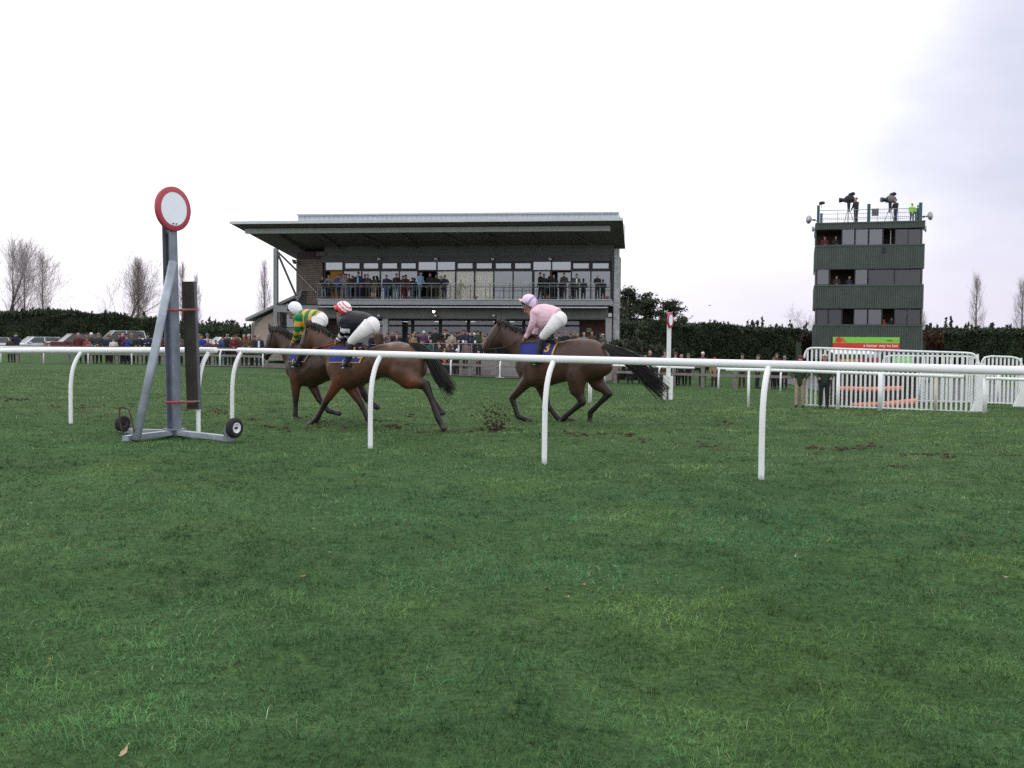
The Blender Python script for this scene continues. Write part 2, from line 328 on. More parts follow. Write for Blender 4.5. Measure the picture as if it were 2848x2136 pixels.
def soil_clods():
    mb = MB(); rnd = random.Random(5)
    spots = [(165, 1130), (225, 1131), (262, 1133), (375, 1126), (395, 1098), (430, 1105), (700, 1168), (760, 1192), (850, 1163), (905, 1176), (975, 1190), (1060, 1172), (1095, 1188), (1150, 1158), (1110, 1187),
             (1580, 1208), (1640, 1213), (1690, 1210), (1750, 1216), (1780, 1226), (1950, 1229), (1975, 1236), (2250, 1247), (2280, 1251), (2345, 1252), (2365, 1252), (2395, 1249), (2425, 1245), (2610, 1266), (2530, 1267), (2500, 1305), (590, 1147), (610, 1143), (510, 1140), (870, 1190), (1340, 1200), (1700, 1160), (2010, 1180), (2640, 1275), (2800, 1266), (60, 1112), (20, 1110)]
    for px, py in spots:
        for _ in range(rnd.randint(7, 14)):
            g = on_ground(px + rnd.gauss(0, 17), py + rnd.gauss(0, 2.6)); r_ = rnd.uniform(.010, .036)
            b0 = len(mb.V); mb.ball((g.x, g.y, float(ground_z(g.x, g.y)) + r_ * .35), (r_ * rnd.uniform(.8, 1.7), r_ * rnd.uniform(.8, 1.5), r_ * rnd.uniform(.5, .9)), 6, 4, 0 if rnd.random() < .75 else 1)
            for i in range(b0, len(mb.V)):
                v = mb.V[i]; mb.V[i] = (v[0] + rnd.uniform(-.3, .3) * r_, v[1] + rnd.uniform(-.3, .3) * r_, v[2] + rnd.uniform(-.25, .25) * r_)
    o = mb.obj('turf_clods', [mat('soil', (.05, .034, .02), .95, .3, 30, .5), mat('soil_turf', (.07, .085, .035), .95, .3, 30, .5)])
    tag(o, 'scattered divots of brown earth along the galloping line', 'divots', kind='stuff')
    mb = MB()
    for i in range(420):                         # turf kicked up by the last horse
        t = rnd.random() ** 1.7; px = 1382 + rnd.gauss(0, 8 + 30 * t) - 16 * t; py = 1209 - 92 * t + rnd.gauss(0, 4); r_ = rnd.uniform(.004, .017) * (1.4 - .8 * t)
        p = at_y(px, py, 16.6 + rnd.gauss(0, .12))
        if p.z < .01: p.z = .01
        b0 = len(mb.V); mb.ball(p, (r_ * rnd.uniform(.8, 1.7), r_, r_ * rnd.uniform(.6, 1.3)), 5, 4)
        for i in range(b0, len(mb.V)):
            v = mb.V[i]; mb.V[i] = tuple(c + rnd.uniform(-.35, .35) * r_ for c in v)
    o = mb.obj('kicked_up_turf', mat('soil', (0, 0, 0)))
    tag(o, 'spray of dark earth kicked up behind the front pair of horses', 'flying turf', kind='stuff')
soil_clods()
def fallen_leaves():
    def leaf(px, py, size, colr, label, k):
        size *= .62
        g = on_ground(px, py); mb = MB(); rnd = random.Random(k); n = 9; top = []
        for i in range(n):
            t = i / (n - 1) * 2 - 1; wv = (1 - t * t) ** .7 * .42 * (1 + .2 * math.sin(7 * t + k)); top.append((t, wv))
        pts = [(t, a) for t, a in top] + [(t, -a * rnd.uniform(.7, 1)) for t, a in top[::-1]][1:-1]
        vs = [(t * size, a * size, .35 * size * (t * t) * rnd.uniform(.8, 1.2) + .25 * size * abs(a)) for t, a in pts] + [(t * size * 1.01, 0, .35 * size * t * t + .004) for t, _ in top[1:-1]]
        m_ = len(pts); c0 = m_
        fs = []
        for i in range(n - 2):
            pass
        mid = [0] + [m_ + i for i in range(n - 2)] + [n - 1]; up_ = list(range(n)); dn = [0] + list(range(m_ - 1, n - 1, -1)) + [n - 1]
        for i in range(n - 1):
            for rowa, rev in ((up_, 0), (dn, 1)):
                q = [mid[i], mid[i + 1], rowa[i + 1], rowa[i]]; q = list(dict.fromkeys(q))
                if len(q) > 2: fs.append(tuple(q[::-1] if rev else q))
        mb.add(vs, fs); mb.tube([(size, 0, .35 * size), (size * 1.5, .02 * size, .3 * size)], .002, 4)
        o = mb.obj('fallen_leaf', mat('leaf_' + colr, dict(red=(.30, .06, .03), tan=(.36, .25, .15), brown=(.2, .1, .05), grey=(.27, .22, .2), orange=(.38, .15, .05))[colr], .7, .25, 25), None, True, (g.x, g.y, float(ground_z(g.x, g.y)) + .022))
        o.rotation_euler = (rnd.uniform(-.35, .35), rnd.uniform(-.35, .35), rnd.uniform(0, 6.3)); tag(o, label, 'leaf', 'fallen leaves on the turf')
    leaf(345, 2122, .042, 'tan', 'large curled tan and red leaf at the bottom edge of the grass', 1)
    leaf(309, 1547, .03, 'red', 'bright red crumpled leaf alone on the left foreground grass', 2)
    leaf(845, 1604, .032, 'orange', 'orange red crumpled leaf lying left of the middle foreground', 3)
    leaf(86, 1404, .026, 'tan', 'small pale tan leaf high up by the left edge', 4)
    leaf(500, 1783, .04, 'grey', 'flat faded grey leaf in the left foreground', 5)
    leaf(141, 1823, .024, 'orange', 'small orange leaf in the lower left grass near the edge', 6)
    leaf(1520, 1635, .038, 'brown', 'dark brown leaf in the flattened patch of the middle foreground', 7)
    leaf(1578, 1660, .034, 'tan', 'pale straw coloured leaf beside the dark brown one', 8)
    leaf(1625, 1632, .026, 'orange', 'small orange brown leaf right of the flattened patch', 9)
    leaf(870, 1486, .022, 'tan', 'tiny whitish leaf in the middle left turf', 10)
    leaf(1711, 1590, .026, 'grey', 'upright greyish leaf in the centre right foreground', 11)
    leaf(2300, 1505, .026, 'orange', 'orange leaf in the right of the field in front of the post', 12)
    leaf(2685, 1512, .026, 'red', 'rusty red leaf near the right edge of the turf', 13)
    leaf(2212, 1563, .028, 'grey', 'grey curled leaf right of centre in the foreground', 14)
    leaf(2798, 1615, .03, 'grey', 'dusty grey leaf close to the right edge', 15)
    leaf(2010, 1645, .028, 'tan', 'cream leaf in the right centre foreground', 16)
    leaf(918, 1552, .026, 'tan', 'pale sliver of leaf just above the orange red one', 17)
    leaf(1148, 1428, .018, 'red', 'tiny red leaf in the middle distance turf below the first horses', 18)
    leaf(2640, 1440, .03, 'brown', 'dark brown leaf on the right turf beyond the grey one', 19)
fallen_leaves()
# ------------------------------------------------------------------ materials shared by the buildings
M_dark = mat('dark_frame', (.018, .018, .026), .45, .1)
M_soffit = mat('soffit', (.14, .118, .122), .8, .15, 2)
M_wallgrey = mat('grey_cladding', (.13, .135, .13), .75, .08, 3)
M_bulk = mat('dark_bulkhead', (.095, .095, .105), .7, .08, 3)
M_steel = mat('painted_steel', (.27, .285, .30), .5, .1, 4)
M_fascia = mat('pale_fascia', (.52, .55, .56), .45, .06, 3)
M_sheet = mat('pale_sheet', (.55, .62, .70), .4, .05, 2)
M_rail = mat('galvanised_tube', (.30, .32, .33), .4, .15, 10, metal=.5)
M_glass = glass_mat('sky_glass', (.045, .06, .06), .45, .03, .17)
M_glass_hi = glass_mat('vent_glass', (.05, .065, .065), .3, .03, .27)
M_glass_dim = glass_mat('dim_glass', (.045, .05, .055), .5, .04, .075)
M_glass_clear = glass_mat('clear_glass', (.05, .06, .06), .97, .03, .04, (.98, .98, .97))
M_blind = mat('beige_blind', (.80, .76, .58), .8, .05, 2)
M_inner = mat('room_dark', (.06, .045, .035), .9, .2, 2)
M_warm = mat('room_glow', (.30, .17, .045), .9, .15, 2, emit=(.30, .16, .03, .35))  # wall colour glows by itself in place of lamplight in the room
M_brick = mat('red_brown_cladding', (.10, .05, .04), .8, .25, 8)
M_render = mat('beige_render', (.40, .34, .29), .85, .08, 2)
M_timber = mat('weathered_boards', (.17, .135, .115), .8, .25, 5)
M_terracotta = mat('terracotta', (.32, .11, .06), .8, .15, 12)
M_concrete = mat('concrete', (.24, .23, .22), .9, .15, 3, .2)
M_tarmac = mat('tarmac', (.085, .078, .07), .92, .2, 2, .3)
M_white = mat('white_plastic', (.80, .82, .84), .35, .04, 3)
M_whitepaint = mat('white_paint', (.74, .77, .76), .5, .08, 9)

# ------------------------------------------------------------------ grandstand
G = Frame(((1300 - 1424) / F_PX * 67.5, 67.5, -.45), -9.6)
def gpt(px, py, d): return G.at(px, py, d)
gs = thing('grandstand', 'grey two storey grandstand with a glazed balcony under a huge tilted flat canopy', 'grandstand', G.P, G.a)
def gbox(name, px0, px1, py0, py1, d0, d1, m, parent=None):      # box whose front face covers these photo pixels
    a = gpt(px0, (py0 + py1) / 2, d0); b = gpt(px1, (py0 + py1) / 2, d0); mid = (px0 + px1) / 2
    t = gpt(mid, py0, d0).z; bt = gpt(mid, py1, d0).z
    return MB().box(a.x, b.x, d0, d1, bt, t).obj(name, m, parent or gs)
def tri(name, pts, m, th=None): pass
# canopy: a tilted slab, high at the front, thin pale fascia on its edge
DF = -6.4
fl = gpt(640, 622, DF); fr = gpt(1732, 612, DF); bl = gpt(826, 722, 4.2); br = gpt(1739, 692, 1.1)
T = .10
mb = MB(); up_ = Vector((0, 0, T)); mb.hexa([fl, fr, bl, br, fl + up_, fr + up_, bl + up_, br + up_]); canopy = mb.obj('canopy', M_soffit, gs)
mb = MB(); mb.bar(fl + Vector((0, -.05, T / 2)), fr + Vector((0, -.05, T / 2)), .1, T + .07, side=(0, 0, 1)); mb.obj('fascia', M_fascia, canopy)
def soff(u, d):                                  # height of the canopy underside
    # bilinear on the four corners
    f = (d - DF) / (3.0 - DF); zf = fl.z + (fr.z - fl.z) * (u - fl.x) / (fr.x - fl.x); zb = bl.z + (br.z - bl.z) * (u - bl.x) / (br.x - bl.x); return zf + (zb - zf) * f
a = gpt(684, 643.5, -5.1); b = gpt(1697, 635.5, -5.1)
MB().bar((a.x, -5.1, a.z), (b.x, -5.1, b.z), .3, .30, side=(0, 0, 1)).obj('canopy_beam', mat('pale_beam', (.42, .43, .43), .6, .08, 3), canopy)
for i in range(9):                               # rafters under the canopy
    u0 = fl.x + 2.2 + i * (fr.x - fl.x - 2.6) / 8
    MB().bar((u0, -3.9, soff(u0, -3.9) - .08), (u0, .3, soff(u0, .3) - .08), .14, .14).obj('rafter', M_soffit, canopy)
    if i in (2, 4, 5, 7): MB().tube([(u0 + .9, -.6, soff(u0, -.6) - .28), (u0 - .2, -3.9, soff(u0, -4) - .12)], .05, 6).obj('canopy_strut', M_wallgrey, canopy)
# raised roof plant screen behind the fascia, standing-seam sheet
s0 = gpt(826, 622, -2.5); s1 = gpt(1719, 612, -2.5); zt0 = gpt(826, 597, -2.5).z; zt1 = gpt(1719, 590.5, -2.5).z
mb = MB(); mb.hexa([(s0.x, -2.5, s0.z - .6), (s1.x, -2.5, s1.z - .6), (s0.x, 5, s0.z - .6), (s1.x, 5, s1.z - .6), (s0.x, -2.3, zt0), (s1.x, -2.3, zt1), (s0.x, 5, zt0), (s1.x, 5, zt1)])
pl = mb.obj('roof_screen', M_sheet, gs)
mb = MB(); mb.bar((s0.x - .05, -2.42, zt0), (s1.x + .05, -2.42, zt1), .16, .1); mb.obj('capping', M_fascia, pl)
mb = MB()
for i in range(64):
    t = (i + .5) / 64; x = s0.x + (s1.x - s0.x) * t; zz = zt0 + (zt1 - zt0) * t
    mb.hexa([Vector(v) for v in ((x - .01, -2.515, zz - 1.0), (x + .01, -2.515, zz - 1.0), (x - .01, -2.4, zz - 1.0), (x + .01, -2.4, zz - 1.0), (x - .01, -2.345, zz - .06), (x + .01, -2.345, zz - .06), (x - .01, -2.25, zz - .06), (x + .01, -2.25, zz - .06))])
tag(mb.obj('seam', M_sheet, pl), kind='stuff')
# upper wall above the balcony windows
gbox('upper_wall', 902, 1706, 664, 712, 0, .3, M_wallgrey)
gbox('lintel', 893, 1706, 711, 728, -.06, .3, M_bulk)
for x in (955, 1062, 1168, 1272, 1378, 1484, 1590): gbox('wall_joint', x, x + 1.2, 690, 711, -.012, 0, M_bulk)
gbox('main_block', 903, 1700, 690, 728, 4.6, 8, M_bulk)
gbox('gallery_ceiling', 903, 1700, 716, 722, .3, 5, M_bulk)
# window wall of the balcony: frame grid with real recessed panes, bay by bay
xb = [903, 953.5, 1005, 1057, 1109.6, 1161.4, 1214.5, 1266.8, 1319.5, 1373, 1426.6, 1481, 1533.7, 1588.8, 1643, 1698]
kinds = ['open_warm', 'g', 'g', 'g', 'g', 'open', 'bl', 'bl', 'bl', 'c', 'c', 'door', 'half', 'g', 'g']
def gq(px, py, d): return gpt(px, py, d)
for i, kd in enumerate(kinds):
    x0, x1 = xb[i], xb[i + 1]; big = kd in ('open_warm', 'open', 'door', 'half') or i == 6
    win = gbox('window', x0 - 1.6, x0 + 1.6, 728, 833, -.05, .1, M_dark)                       # mullion carries its bay
    gbox('transom_bar', x0 + 1.6, x1 - 1.6, 750.5, 754.5, -.04, .09, M_dark, win)
    if big: gbox('pane', x0 + 1.6, x1 - 1.6, 728.5, 750.5, .02, .04, M_glass_hi, win)
    else:
        gbox('vent_frame', x0 + 1.6, x0 + 5.5, 728, 750.5, -.045, .08, M_dark, win); gbox('vent_frame', x1 - 5.5, x1 - 1.6, 728, 750.5, -.045, .08, M_dark, win)
        gbox('vent_frame', x0 + 5.5, x1 - 5.5, 728, 732, -.045, .08, M_dark, win); gbox('vent_frame', x0 + 5.5, x1 - 5.5, 746.5, 750.5, -.045, .08, M_dark, win)
        gbox('pane', x0 + 5.5, x1 - 5.5, 732, 746.5, .02, .04, M_glass_hi, win)
    if kd in ('g', 'c', 'door', 'bl'): gbox('pane', x0 + 1.6, x1 - 1.6, 754.5, 832, .02, .04, M_glass_clear if kd == 'bl' else M_glass, win)
    if kd == 'bl': gbox('blind', x0 + 2, x1 - 2, 755, 832, .08, .10, M_blind, win)
    if kd == 'half': gbox('pane', x0 + 17, x1 - 1.6, 758, 832, .02, .04, M_glass, win); gbox('door_stile', x0 + 15, x0 + 17, 754.5, 832, -.03, .07, M_dark, win)
    if kd == 'door': gbox('door_stile', x1 - 5, x1 - 1.6, 754.5, 832, -.03, .07, M_dark, win); gbox('door_stile', x0 + 1.6, x0 + 5, 754.5, 832, -.03, .07, M_dark, win)
    if kd == 'open': gbox('open_door_leaf', x0 + 1.5, x0 + 4, 757, 832, -.9, .0, M_dark, win)
    if i in (9, 14):
        c0 = x0 + (3 if i == 9 else 36); mb = MB()
        for k in range(5):
            a0 = gpt(c0 + k * 2.4, 758, .35); b0 = gpt(c0 + k * 2.4, 831, .35); mb.tube([a0, b0], .035, 6)
        mb.obj('curtain', mat('net_curtain', (.6, .62, .64), .9, .1), win)
gbox('window_post', 1696.5, 1700, 728, 833, -.05, .1, M_dark)
gbox('room_back', 903, 1700, 716, 846, 5, 5.2, M_inner); gbox('room_glow_wall', 905, 952, 752, 833, 1.6, 1.7, M_warm)
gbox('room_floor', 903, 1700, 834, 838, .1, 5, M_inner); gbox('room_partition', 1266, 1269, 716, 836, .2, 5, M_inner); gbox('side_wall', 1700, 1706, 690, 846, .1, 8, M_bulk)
# balcony deck
deck = gbox('balcony', 884, 1699, 833.5, 848, -2.6, .0, M_steel); gbox('deck_edge', 880, 1701, 831.8, 833.4, -2.68, -2.5, M_fascia, deck)
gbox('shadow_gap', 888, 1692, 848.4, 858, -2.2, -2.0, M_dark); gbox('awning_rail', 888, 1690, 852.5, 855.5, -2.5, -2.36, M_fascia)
rail = MB()
zt = lambda py: gpt(1300, py, -2.5).z
u0, u1 = gpt(884, 810, -2.5).x, gpt(1698, 810, -2.5).x; zdeck = gpt(1300, 832, -2.5).z
M_brail = mat('balcony_tube', (.13, .14, .145), .5, .15, 10)
bal = MB().box(u0, u1, -2.53, -2.47, zt(788.6) , zt(787)).obj('balcony_rail', M_rail, gs)
for py in (794.5, 797.5, 826.5): MB().box(u0, u1, -2.515, -2.485, zt(py + .7), zt(py - .3)).obj('rail_bar', M_brail, bal)
k = 0; npan = 15
for i in range(npan + 1):
    u = u0 + (u1 - u0) * i / npan; MB().box(u - .018, u + .018, -2.54, -2.46, zdeck, zt(789)).obj('baluster', M_brail, bal)
    if i < npan:
        for f in (.24, .76): uu = u + (u1 - u0) / npan * f; MB().box(uu - .008, uu + .008, -2.51, -2.49, zdeck + .1, zt(796)).obj('baluster', M_brail, bal)
gl_panel = MB()
# lower storey: bulkhead, lights, columns, glazing
gbox('lower_bulkhead', 884, 1690, 855, 884, -1.6, -1.3, M_wallgrey); gbox('lower_ceiling', 884, 1692, 884.2, 887, -1.6, 1.2, M_bulk)
for x in (1002, 1095, 1190, 1298, 1392, 1488, 1592): gbox('wall_joint', x, x + 1.2, 857, 883, -1.615, -1.6, M_bulk)
xg = [955, 1069.5, 1147, 1224, 1302, 1378, 1456, 1535, 1615]
for i in range(8):
    x0, x1 = xg[i], xg[i + 1]
    win = gbox('shop_window', x0 - 4, x0 + 4, 889, 985, .9, 1.1, M_dark)
    gbox('transom_bar', x0 + 4, x1 - 4, 889, 892, .92, 1.08, M_dark, win); gbox('transom_bar', x0 + 4, x1 - 4, 903.5, 908.5, .92, 1.08, M_dark, win)
    gbox('pane', x0 + 4, x1 - 4, 892, 903.5, .98, 1.0, M_glass_dim, win); gbox('pane', x0 + 4, x1 - 4, 908.5, 985, .98, 1.0, M_glass_dim, win)
gbox('window_post', 1611, 1619, 889, 985, .9, 1.1, M_dark)
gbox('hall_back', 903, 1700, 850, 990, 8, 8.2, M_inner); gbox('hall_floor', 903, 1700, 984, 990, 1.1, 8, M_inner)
M_tubelight = mat('strip_light', (.9, .9, .85), .5, 0, emit=(1, .97, .88, 3.5))
for x in (1062, 1121, 1208, 1294, 1309, 1372, 1418, 1490, 1560):
    gbox('strip_light', x, x + 9, 893.5, 895.5, 4.4, 4.9, M_tubelight)
gbox('dark_doorway', 885, 955, 888, 985, .9, 1.0, M_inner); gbox('brick_panel', 1619, 1690, 886, 985, .7, 1.0, M_brick)
col = gbox('column', 1064, 1078, 884, 985, -1.55, -1.2, M_steel)
gbox('column', 1684, 1700, 884, 985, -1.7, -1.35, M_steel)
gbox('wall_sign', 1668, 1676, 928, 938, .62, .7, mat('green_sign', (.25, .4, .33), .5, .1))
gbox('poster', 1631, 1645, 912, 924, .62, .7, mat('poster_green', (.30, .36, .2), .6, .2))
for x, y in ((1053, 877.5), (1211, 877.5), (1373, 877.5)):
    fx = gbox('floodlight', x - 4, x + 4, y - 2.5, y + 3, -1.95, -1.75, M_wallgrey); gbox('lens', x - 3, x + 3, y - 1.5, y + 2, -1.97, -1.95, M_fascia, fx)
for x in (1053, 1212, 1370, 1530):
    fx = gbox('floodlight', x - 4, x + 3, 717.5, 723, -.5, -.2, M_fascia); gbox('bracket', x + 3, x + 7, 716, 718, -.3, .0, M_dark, fx)
lp = gpt(1207, 867, -1.9); fx = MB().tube([(lp.x, -1.95, lp.z), (lp.x, -1.62, lp.z)], [.1, .06], 10).obj('lamp_housing', M_wallgrey, gs)
MB().ball((lp.x, -2.0, lp.z), (.06, .03, .06), 12, 8).obj('lit_bulb', mat('lit_bulb', (1, .9, .85), .5, 0, emit=(1, .82, .74, 45)), fx, True)
for x in (1210,): gbox('lamp_box', x - 4, x + 5, 875, 881, -1.9, -1.62, M_bulk, fx)
# left flank: weathered boards one above the other, column, braces, floodlight
gbox('side_tower_core', 826, 900, 700, 1000, .25, 6, mat('core_brown', (.07, .05, .045), .9, .2, 3))
for i in range(21):
    y0 = 722 + i * 5.9
    gbox('side_board', 823.5, 897, y0, y0 + 5.0, .12, .24, M_timber)
gbox('side_beam', 880, 905, 700, 712, -.1, .3, M_soffit)
def strut(name, a, b, r, m, par=None): return MB().tube([a, b], r, 8).obj(name, m, par or gs)
ca = gpt(765.5, 690, 1.0); cbm = gpt(764, 985, 1.0)
cc = gbox('roof_column', 760, 771, 690, 985, .95, 1.2, M_steel)
strut('brace', gpt(769, 697, 1.05), gpt(828, 755, .3), .07, M_bulk); strut('brace', gpt(769, 697, 1.05), gpt(825, 826, .3), .08, M_bulk); strut('brace', gpt(826, 758, .2), gpt(882, 815, -.2), .05, M_steel)
mb = MB(); a = gpt(812, 721, 0); mb.hexa([gpt(811, 721, .3), gpt(823, 723, .3), gpt(811, 721, -.2), gpt(823, 723, -.2), gpt(815, 733, .3), gpt(824, 735, .3), gpt(815, 733, -.2), gpt(824, 735, -.2)]); mb.obj('floodlight', M_dark, gs)
gbox('landing_panel', 771, 888, 848, 868, -.4, .0, M_steel); gbox('landing_edge', 768, 888, 846.2, 848, -.46, .05, M_dark)
mb = MB()
for p, q in (((822, 832), (841, 806)), ((841, 806), (860, 808)), ((826, 836), (838, 818))): mb.tube([gpt(*p, -.2), gpt(*q, -.2)], .03, 6)
mb.obj('stair_rail', M_rail, gs)
mb = MB(); mb.hexa([gpt(828, 846, .1), gpt(850, 846, .1), gpt(828, 846, .05), gpt(850, 846, .05), gpt(840, 808, .1), gpt(851, 809, .1), gpt(840, 808, .05), gpt(851, 809, .05)]); mb.obj('stair_opening', M_dark, gs)
# right flank: raking timber-faced column and steel leg
a0, a1 = gpt(1714, 985, -1.2), gpt(1716, 700, -.3)
mb = MB(); x0, x1 = gpt(1705, 985, -1.3), gpt(1721, 985, -1.3); y0, y1 = gpt(1710, 692, -.2), gpt(1722, 692, -.2)
mb.hexa([x0, x1, x0 + Vector((0, .5, 0)), x1 + Vector((0, .5, 0)), y0, y1, y0 + Vector((0, .5, 0)), y1 + Vector((0, .5, 0))]); mb.obj('raking_column', mat('weathered_pale', (.36, .37, .38), .8, .3, 5), gs)
gbox('column', 1700, 1706, 714, 985, -.2, .2, M_bulk); gbox('junction_box', 1692, 1701, 871, 881, -1.9, -1.7, M_fascia)
# ground level terraces and apron
rows = [(-7.3, -.04), (-6.35, .22), (-5.4, .5)]
for k_, (d, z) in enumerate(rows):
    d1 = rows[k_ + 1][0] if k_ < 2 else .9
    MB().box(gpt(905, 985, -6).x, gpt(1704, 985, -6).x, d, d1, -.5, z - G.P.z).obj('terrace_step', M_concrete, gs)
hr = MB().tube([gpt(1150, 955.5, -7.0), gpt(1345, 956.5, -7.0)], .022, 6).obj('hand_rail', M_rail, gs)
for x in (1150, 1205, 1258, 1312, 1345): MB().tube([gpt(x, 955.5, -7.0), gpt(x, 995, -7.0)], .022, 6).obj('rail_post', M_rail, hr)
# annexe with a lean-to roof on the left
an = thing('annexe', 'low beige rendered annexe with a sloping lean-to roof at the left end of the grandstand', 'building', G.P, G.a)
D1 = 1.9
pts = [gpt(700, 1000, D1), gpt(900, 1000, D1), gpt(900, 800, D1), gpt(823, 836, D1), gpt(700, 898, D1)]
mb = MB(); n_ = len(pts); mb.add(pts + [p + Vector((0, 5, 0)) for p in pts], [tuple(range(n_)), tuple(range(2 * n_ - 1, n_ - 1, -1))] + [(i, i + n_, (i + 1) % n_ + n_, (i + 1) % n_) for i in range(n_)]); mb.obj('wall', M_render, an)
r0, r1 = gpt(682, 893, D1 - .5), gpt(824, 826, D1 - .5); th = Vector((0, 0, .2)); bk = Vector((0, 6, 0))
MB().hexa([r0, r1, r0 + bk, r1 + bk, r0 + th, r1 + th, r0 + bk + th, r1 + bk + th]).obj('roof', M_steel, an)
MB().tube([gpt(707, 905, D1 - .12), gpt(713, 893, D1 - .12), gpt(727, 884, D1 - .12)], .05, 6).obj('downpipe', M_rail, an); MB().tube([gpt(700, 990, D1 - .1), gpt(702, 900, D1 - .1)], .06, 6).obj('downpipe', M_rail, an)
def abox(name, px0, px1, py0, py1, d0, d1, m, parent): return gbox(name, px0, px1, py0, py1, d0, d1, m, parent)
wv = abox('window', 786, 823, 870, 914, D1 - .06, D1 - .02, M_dark, an); abox('pane', 791, 818, 874, 910, D1 - .09, D1 - .065, M_glass, wv)
for x in (778, 782): abox('downpipe', x, x + 1.5, 868, 985, D1 - .12, D1 - .04, M_bulk, an)
wr = MB()
for y in (915, 922): wr.tube([gpt(775, y, D1 - .9), gpt(880, y, D1 - .9)], .03, 6)
for x in (776, 800, 830, 860): wr.tube([gpt(x, 915, D1 - .9), gpt(x, 985, D1 - .9)], .03, 6)
wr.obj('ramp_rail', M_rail, an)
# pots on the balcony and white furniture behind the glass
for x, lab in ((897, 'terracotta flower pot at the far left end of the balcony edge'), (1035, 'terracotta pot under the woman with her back turned on the balcony'), (1140, 'terracotta pot below the woman in the red jacket'), (1322, 'terracotta pot in the middle of the empty balcony stretch'), (1524, 'terracotta pot just left of the bulky man in black'), (1689, 'terracotta pot at the right hand corner of the balcony')):
    p = G.world(gpt(x, 832, -2.1)); mb = MB(); mb.tube([(0, 0, 0), (0, 0, .14), (0, 0, .15), (0, 0, .2)], [.09, .13, .15, .15], 10); mb.ball((0, 0, .2), (.12, .12, .02), 8, 4)
    tag(mb.obj('flower_pot', M_terracotta, None, True, (p.x, p.y, G.world(gpt(x, 832.5, -2.1)).z)), lab, 'flower pot', 'flower pots along the balcony')
for x, lab in ((1416, 'white garden chair behind the glass above the pink rider'), (1640, 'white garden chair inside the right hand balcony window')):
    p = G.world(gpt(x, 832, .9)); mb = MB(); m0 = (0, 0, 0)
    t = thing('garden_chair', lab, 'chair', (p.x, p.y, p.z + .02), G.a, 'white chairs behind the balcony glass')
    MB().box(-.26, .26, -.25, .25, .4, .45).obj('seat', M_white, t); MB().box(-.26, .26, .22, .27, .45, .85).obj('backrest', M_white, t)
    for sx in (-1, 1):
        MB().box(sx * .25 - .03, sx * .25 + .03, -.25, .25, .6, .65).obj('armrest', M_white, t)
        for sy in (-1, 1): MB().tube([(sx * .24, sy * .23, 0), (sx * .24, sy * .23, .62 if sy < 0 else .4)], .025, 6).obj('leg', M_white, t)
t = thing('easel', 'pale folding step frame standing among the men at the right of the balcony', 'step ladder', G.world(gpt(1577, 832, -1.6)), G.a)
for a_, b_ in (((-.32, 0, 0), (-.02, 0, 1.05)), ((.1, 0, 0), (.1, .1, 1.1)), ((.28, 0, 0), (.13, 0, 1.05))): MB().tube([a_, b_], .022, 6).obj('leg', M_rail, t)
MB().tube([(-.2, 0, .4), (.23, 0, .4)], .018, 6).obj('rung', M_rail, t); MB().tube([(-.1, 0, .75), (.17, 0, .75)], .018, 6).obj('rung', M_rail, t)
# tarmac apron in front of the stand, laid on the slope
mb = MB(); nx_, ny_ = 30, 12; b0 = gpt(690, 985, 0).x; b1 = gpt(1725, 985, 0).x
vs = []
for j in range(ny_ + 1):
    for i in range(nx_ + 1):
        q = G.world((b0 + (b1 - b0) * i / nx_, -10.5 + 11 * j / ny_, 0)); vs.append((q.x, q.y, float(gz(q.x, q.y)) + .03))
mb.add(vs, [(j * (nx_ + 1) + i, j * (nx_ + 1) + i + 1, (j + 1) * (nx_ + 1) + i + 1, (j + 1) * (nx_ + 1) + i) for j in range(ny_) for i in range(nx_)])
tag(mb.obj('tarmac_apron', M_tarmac), 'brown grey tarmac apron in front of the grandstand', kind='structure')

# ------------------------------------------------------------------ judges' tower
W_ = Frame(((2415 - 1424) / F_PX * 73, 73, -.62), -16)
tw = thing('judges_tower', 'dark green corrugated tower with three window bands and a railed roof deck', 'tower', W_.P, W_.a)
tgreen = mat('green_sheet', (.072, .092, .084), .6, .14, 1.2); M_teal = mat('teal_post', (.03, .09, .10), .5, .1)
def wp(px, py, d=0.0): return W_.at(px, py, d)
def tbox(name, px0, px1, py0, py1, d0, d1, m, parent=None):
    mid = (px0 + px1) / 2; my = (py0 + py1) / 2
    return MB().box(wp(px0, my, d0).x, wp(px1, my, d0).x, d0, d1, wp(mid, py1, d0).z, wp(mid, py0, d0).z).obj(name, m, parent or tw)
TL, TR = wp(2267, 800, -.0).x, wp(2566, 800, -.0).x; DEP = 6.0
ZB = lambda py: wp(2415, py, 0).z
bands = [(619, 636), (683, 748), (794, 858), (905, 1000)]
